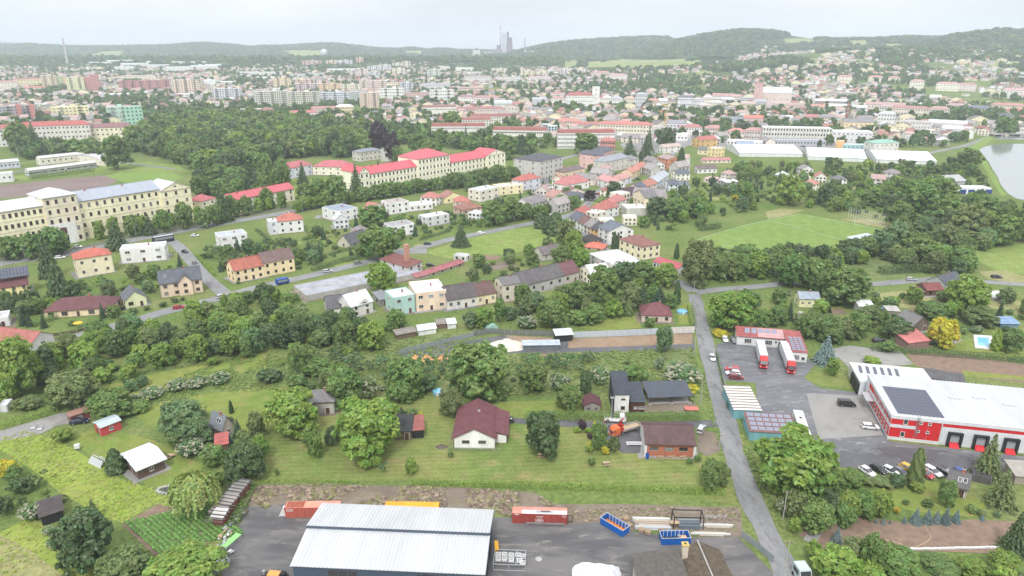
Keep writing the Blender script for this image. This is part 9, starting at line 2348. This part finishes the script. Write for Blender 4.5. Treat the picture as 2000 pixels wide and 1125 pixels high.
 # ---- masses of trees: points that carry an instance each
def leaf_inst(src):
 m=src.copy();m.name='leaves_of_the_wood'
 n=m.node_tree
 oi=[q for q in n.nodes if q.type=='OBJECT_INFO'][0]
 at=n.nodes.new('ShaderNodeAttribute');at.attribute_type='INSTANCER';at.attribute_name='tint'
 for l in list(n.links):
  if l.from_node==oi:n.links.new(at.outputs['Color'],l.to_socket)
 return m
LEAFI=leaf_inst(LEAF)
def proto_objs(meshes,trunk=True):
 col=bpy.data.collections.new('wood_kinds')
 for i,me in enumerate(meshes):
  m2=me.copy();m2.materials.clear();m2.materials.append(LEAFI)
  o=bpy.data.objects.new('wood_kind_%02d'%i,m2);col.objects.link(o)
 return col
def scatter(name,col,pts,kind_idx,scale,tint,label,turn=None):
 me=bpy.data.meshes.new(name);me.from_pydata([tuple(p)for p in pts],[],[])
 def at(n,ty,arr,f='value'):
  a=me.attributes.new(n,ty,'POINT');a.data.foreach_set(f,np.asarray(arr,np.float32 if ty!='INT' else np.int32).reshape(-1))
 at('kind_i','INT',kind_idx);at('siz','FLOAT_VECTOR',scale,'vector');at('tint','FLOAT_COLOR',np.concatenate([np.asarray(tint),np.ones((len(pts),1))],1),'color');at('turn','FLOAT',nrg.uniform(0,6.28,len(pts))if turn is None else turn)
 o=obj(name,me,kind='stuff',label=label)
 g=bpy.data.node_groups.new(name,'GeometryNodeTree')
 g.interface.new_socket('Geometry',in_out='INPUT',socket_type='NodeSocketGeometry');g.interface.new_socket('Geometry',in_out='OUTPUT',socket_type='NodeSocketGeometry')
 N_=g.nodes;L_=g.links.new
 gi,go=N_.new('NodeGroupInput'),N_.new('NodeGroupOutput')
 ci=N_.new('GeometryNodeCollectionInfo');ci.inputs['Collection'].default_value=col;ci.inputs['Separate Children'].default_value=True;ci.inputs['Reset Children'].default_value=True
 iop=N_.new('GeometryNodeInstanceOnPoints');iop.inputs['Pick Instance'].default_value=True
 def na(n,ty):
  q=N_.new('GeometryNodeInputNamedAttribute');q.data_type=ty;q.inputs['Name'].default_value=n;return q.outputs[0]
 cx=N_.new('ShaderNodeCombineXYZ');L_(na('turn','FLOAT'),cx.inputs['Z'])
 er=N_.new('FunctionNodeEulerToRotation');L_(cx.outputs[0],er.inputs[0])
 L_(gi.outputs[0],iop.inputs['Points']);L_(ci.outputs[0],iop.inputs['Instance']);L_(na('kind_i','INT'),iop.inputs['Instance Index'])
 L_(er.outputs[0],iop.inputs['Rotation']);L_(na('siz','FLOAT_VECTOR'),iop.inputs['Scale']);L_(iop.outputs[0],go.inputs[0])
 md=o.modifiers.new('scatter','NODES');md.node_group=g
 return o
farR=[quads_mesh('far_crown',*gen_round(0,nclump=46,nleaf=16,leaf=.16),LEAF)for _ in range(4)]
farC=quads_mesh('far_conifer',*gen_conifer(0,layers=8,leaf=.10,per=11),LEAF)
def gen_tuft():
 n=26
 a=nrg.uniform(0,6.28,n);r=nrg.uniform(0,.45,n)
 C=np.stack([np.cos(a)*r,np.sin(a)*r,nrg.uniform(.15,.75,n)],1)
 return C,np.stack([np.cos(a),np.sin(a),np.full(n,1.6)],1)+nrg.normal(size=(n,3))*.4,.34*nrg.uniform(.6,1.3,n),np.clip(nrg.normal(size=n)*.2+.5,0,1),nrg.uniform(0,1,n)
TUFTS=[quads_mesh('tuft',*gen_tuft(),LEAF)for _ in range(2)]
protos=CROWN['r'][:3]+CROWN['O'][:1]+CROWN['S'][:2]+[CROWN['C'][0],CROWN['T'][0],CROWN['P'][0]]+farR+[farC]+TUFTS
IDX={'R':[0,1,2],'O':[3],'S':[4,5],'F':[4,5],'Y':[4,5],'C':[6],'T':[7],'P':[8],'B':[6],'W':[0]}
KINDS_COL=proto_objs(protos)
def mass_of(name,items,label):
 if not items:return
 far=lambda t:t['p'].length>620
 ki=[rnd.choice([9,10,11,12])if far(t)and t['kind']in 'ROSPF' else 13 if far(t)else rnd.choice(IDX[t['kind']])for t in items]
 scatter(name,KINDS_COL,[t['p']for t in items],ki,[(t['w'],t['w'],t['h'])for t in items],[jitter(TINT[t['tint']])if t['kind']not in 'Y' else TINT['y']for t in items],label)
mass_of('garden_undergrowth',[t for t in mass if KN[t['kind']][1]=='shrub'],'small shrubs and perennials filling the gardens')
mass_of('distant_trees',[t for t in mass if KN[t['kind']][1]=='tree'],'trees massed between the houses of the town')
def town_mass():
 col=bpy.data.collections.new('house_kinds');wl=[cr,wh,(236,226,206),(228,214,200),gy];n=0
 for i,rc in enumerate([(176,116,104),(156,100,94),(190,134,120),(150,142,142),(206,206,208),(124,118,120),(196,160,152),(222,222,224),(150,104,98),(170,160,158)]):
  rf='flat' if i==7 else('gx','hip','gy')[i%3];w,d,h=rnd.choice((9,11,14,18)),rnd.choice((8,9.5)),rnd.choice((3.4,5.4,6.2,8.5));wc=wl[i%5]
  b=wall_mb(rf,w,d,h,3.2,cmat(wc,'wall'));q=roof_mb(rf,w,d,h,3.2,cmat(rc,'bitumen' if rf=='flat' else 'roof'))
  for f,m in zip(q.f,q.m):b.add([q.v[k]for k in f],[tuple(range(len(f)))],q.mats[m])
  for fl in range(2 if h>4 else 1):
   for k in range(3):
    for s_ in(-1,1):b.box((k-1)*w*.3-.7,(k-1)*w*.3+.7,s_*d/2-.06,s_*d/2+.06,1.0+fl*2.7,2.4+fl*2.7,GLASS)
  col.objects.link(bpy.data.objects.new('house_kind_%02d'%i,b.mesh('house_kind')))
 sc=[rnd.uniform(.85,1.2)for _ in HOUSES]
 scatter('distant_houses',col,HOUSES,[rnd.randrange(10)for _ in HOUSES],[(a,a,a)for a in sc],[(1,1,1)]*len(HOUSES),'small pale houses with red and grey roofs massed through the town',[rnd.choice((-.5,-.2,.15,.5,.9,2.0))-math.atan2(q[0],q[1])for q in HOUSES])
 print('houses in the mass',len(HOUSES))
town_mass()
def hill_woods():
 items=[]
 sp=25
 X,Y=np.meshgrid(np.arange(-4200,3000,sp),np.arange(1900,5600,sp))
 X=(X+nrg.uniform(-.45,.45,X.shape)*sp).ravel();Y=(Y+nrg.uniform(-.45,.45,Y.shape)*sp).ravel()
 Z=HTv(X,Y)
 u=X/Y/CP*0+X/(Y*CP+1)*F*1.0
 fld=[]
 for q in FIELDS:
  fld.append([(p.x,p.y)for p in(GT(*c)for c in q)])
 Zb=HTv(X,Y-60)
 for i in range(len(X)):
  x,y,z=X[i],Y[i],Z[i]
  px=1000+F*x/(y*CP)
  if not-80<px<2080:continue
  if Zb[i]>z+16:continue
  steep=z>26
  if x>300 and y<2500 and px>1150:ok=False if z<30 else(px>1690 and z>62 and mnoise.noise((x*.003,y*.003,1))>-.3)
  elif px>1500 and px<1700 and y<3300:ok=mnoise.noise((x*.004,y*.004,1))>.15
  elif px<1000:ok=y>2650 and mnoise.noise((x*.0012,y*.0012,5))>-.28 or steep
  else:ok=steep and z>40 or(y>2600 and mnoise.noise((x*.002,y*.002,5))>-.1)
  if not ok:continue
  if any(inside(f,x,y)for f in fld):continue
  s=rnd.uniform(22,34)
  items.append((x,y,z-7,s,rnd.uniform(15,22)))
 scatter('hill_forest',KINDS_COL,[q[:3]for q in items],[rnd.choice([9,10,11,12,12,13])for q in items],[(q[3],q[3],q[4])if True else 0 for q in items],[jitter(TINT[rnd.choice('ddmdg')],.2)for q in items],'deciduous forest covering the distant hills')
 return len(items)
print('woods',hill_woods(),'single',len(single),'mass',len(mass))
def tufts(name,poly,n,sz,cols,label):
 P=[G(*q)for q in poly];pw=[(p.x,p.y)for p in P]
 xs=[p[0]for p in pw];ys=[p[1]for p in pw];pts=[]
 X=nrg.uniform(min(xs),max(xs),n*3);Y=nrg.uniform(min(ys),max(ys),n*3)
 for x,y in zip(X,Y):
  if len(pts)<n and inside(pw,x,y)and not blocked(x,y,.5)and mnoise.noise((x*.12,y*.12,2))>-.25:pts.append((x,y,.02))
 if not pts:return
 s=[rnd.uniform(*sz)for _ in pts]
 scatter(name,KINDS_COL,pts,[rnd.choice((14,15))for _ in pts],[(a,a,a*rnd.uniform(.3,.6))for a in s],[jitter(rnd.choice(cols),.25)for _ in pts],label)
MEADC=[(.27,.39,.06),(.33,.42,.085),(.36,.38,.13)];WEED=[(.34,.28,.20),(.40,.34,.25),(.25,.26,.11),(.24,.18,.14)];GRC=[(.19,.28,.07),(.24,.30,.09),(.16,.25,.075)]
tufts('meadow_grass',[(0,858),(50,842),(110,858),(150,880),(235,935),(330,965),(335,995),(300,985),(240,1022),(200,1008),(120,965),(60,915),(0,880)],1300,(.35,.75),MEADC,'tall yellow-green grass of the left meadow')
tufts('meadow_grass',[(0,1040),(60,1010),(120,1045),(170,1075),(240,1135),(-40,1180),(-60,1060)],500,(.35,.7),MEADC,'tall grass in the lower left corner')
tufts('bank_weeds',[(485,975),(505,950),(620,948),(900,954),(1040,964),(1085,987),(1000,1008),(960,998),(620,990),(520,996)],3000,(.4,1.2),WEED,'dry brown weeds on the bank above the yard')
tufts('bank_weeds',[(1110,1000),(1230,990),(1440,994),(1448,1020),(1300,1012),(1200,1014),(1115,1020)],500,(.3,.8),WEED,'sparse weeds on the soil above the skips')
tufts('rough_grass',[(560,690),(700,672),(870,652),(960,690),(1100,690),(1355,678),(1372,790),(1180,772),(900,770),(640,760),(540,745)],4200,(.5,1.3),GRC,'rough tussocky grass of the old orchard')
tufts('rough_grass',[(1395,700),(1404,700),(1425,790),(1462,868),(1500,960),(1530,1040),(1510,1030),(1470,950),(1440,880),(1412,790)],900,(.4,.9),GRC,'rough grass along the right side of the lane')
tufts('rough_grass',[(260,775),(440,700),(520,690),(560,700),(540,760),(380,775),(250,805)],1600,(.4,1.0),GRC,'rough grass below the dense tree belt')
tufts('rough_grass',[(1372,690),(1384,700),(1398,770),(1414,830),(1428,890),(1448,985),(1440,985),(1405,880),(1375,780)],700,(.4,.9),GRC,'rough grass along the left side of the lane')
def potato_rows():
 A,B,C_=G(242,1022),G(405,985),G(300,1075);pts=[]
 e1=B-A;e2=(C_-A)*1.15;nr=16
 for i in range(nr):
  for k in range(int(e2.length/.32)):
   p=A+e2*(k/(e2.length/.32))+e1*((i+.5)/nr)
   if rnd.random()>.06:pts.append((p.x+rnd.uniform(-.06,.06),p.y+rnd.uniform(-.06,.06),.06))
 scatter('potato_rows',KINDS_COL,pts,[14+i%2 for i in range(len(pts))],[(.85,.85,.6)]*len(pts),[jitter((.16,.33,.08),.2)for _ in pts],'straight rows of potato plants beside the willow')
potato_rows()
# ================================================================ labels that single each thing out
REL={}
def relation(dx,dy):
 if abs(dx)>abs(dy)*1.3:return 'right of' if dx>0 else 'left of'
 return 'above' if dy<0 else 'below'
ORD=['nearest','second','third','fourth','fifth','sixth','seventh','eighth','ninth','tenth','eleventh','twelfth','thirteenth','fourteenth','fifteenth','sixteenth','seventeenth','eighteenth','nineteenth','twentieth']
def make_labels():
 groups={}
 for o,look,px,py in AUTO:
  best=None
  for ph,lx,ly in LANDMARKS:
   if lx<-20 or lx>2020 or ly>1130:continue
   d=math.hypot(px-lx,(py-ly)*1.2)
   if best is None or d<best[0]:best=(d,ph,px-lx,py-ly)
  d,ph,dx,dy=best
  groups.setdefault((look,relation(dx,dy),ph),[]).append((d,o))
 used=set()
 for(look,rel,ph),L_ in groups.items():
  L_.sort(key=lambda q:q[0])
  for i,(d,o)in enumerate(L_):
   if len(L_)==1:s='%s %s %s'%(look,rel,ph)
   elif i==0:s='%s %s %s, the nearest to it'%(look,rel,ph)
   else:s='%s %s %s, %s nearest to it'%(look,rel,ph,ORD[i]if i<20 else '%dth'%(i+1))
   if len(s.split())>16:s=s.replace(' nearest to it','').replace(', the nearest to it',', nearest')
   o['label']=s
make_labels()
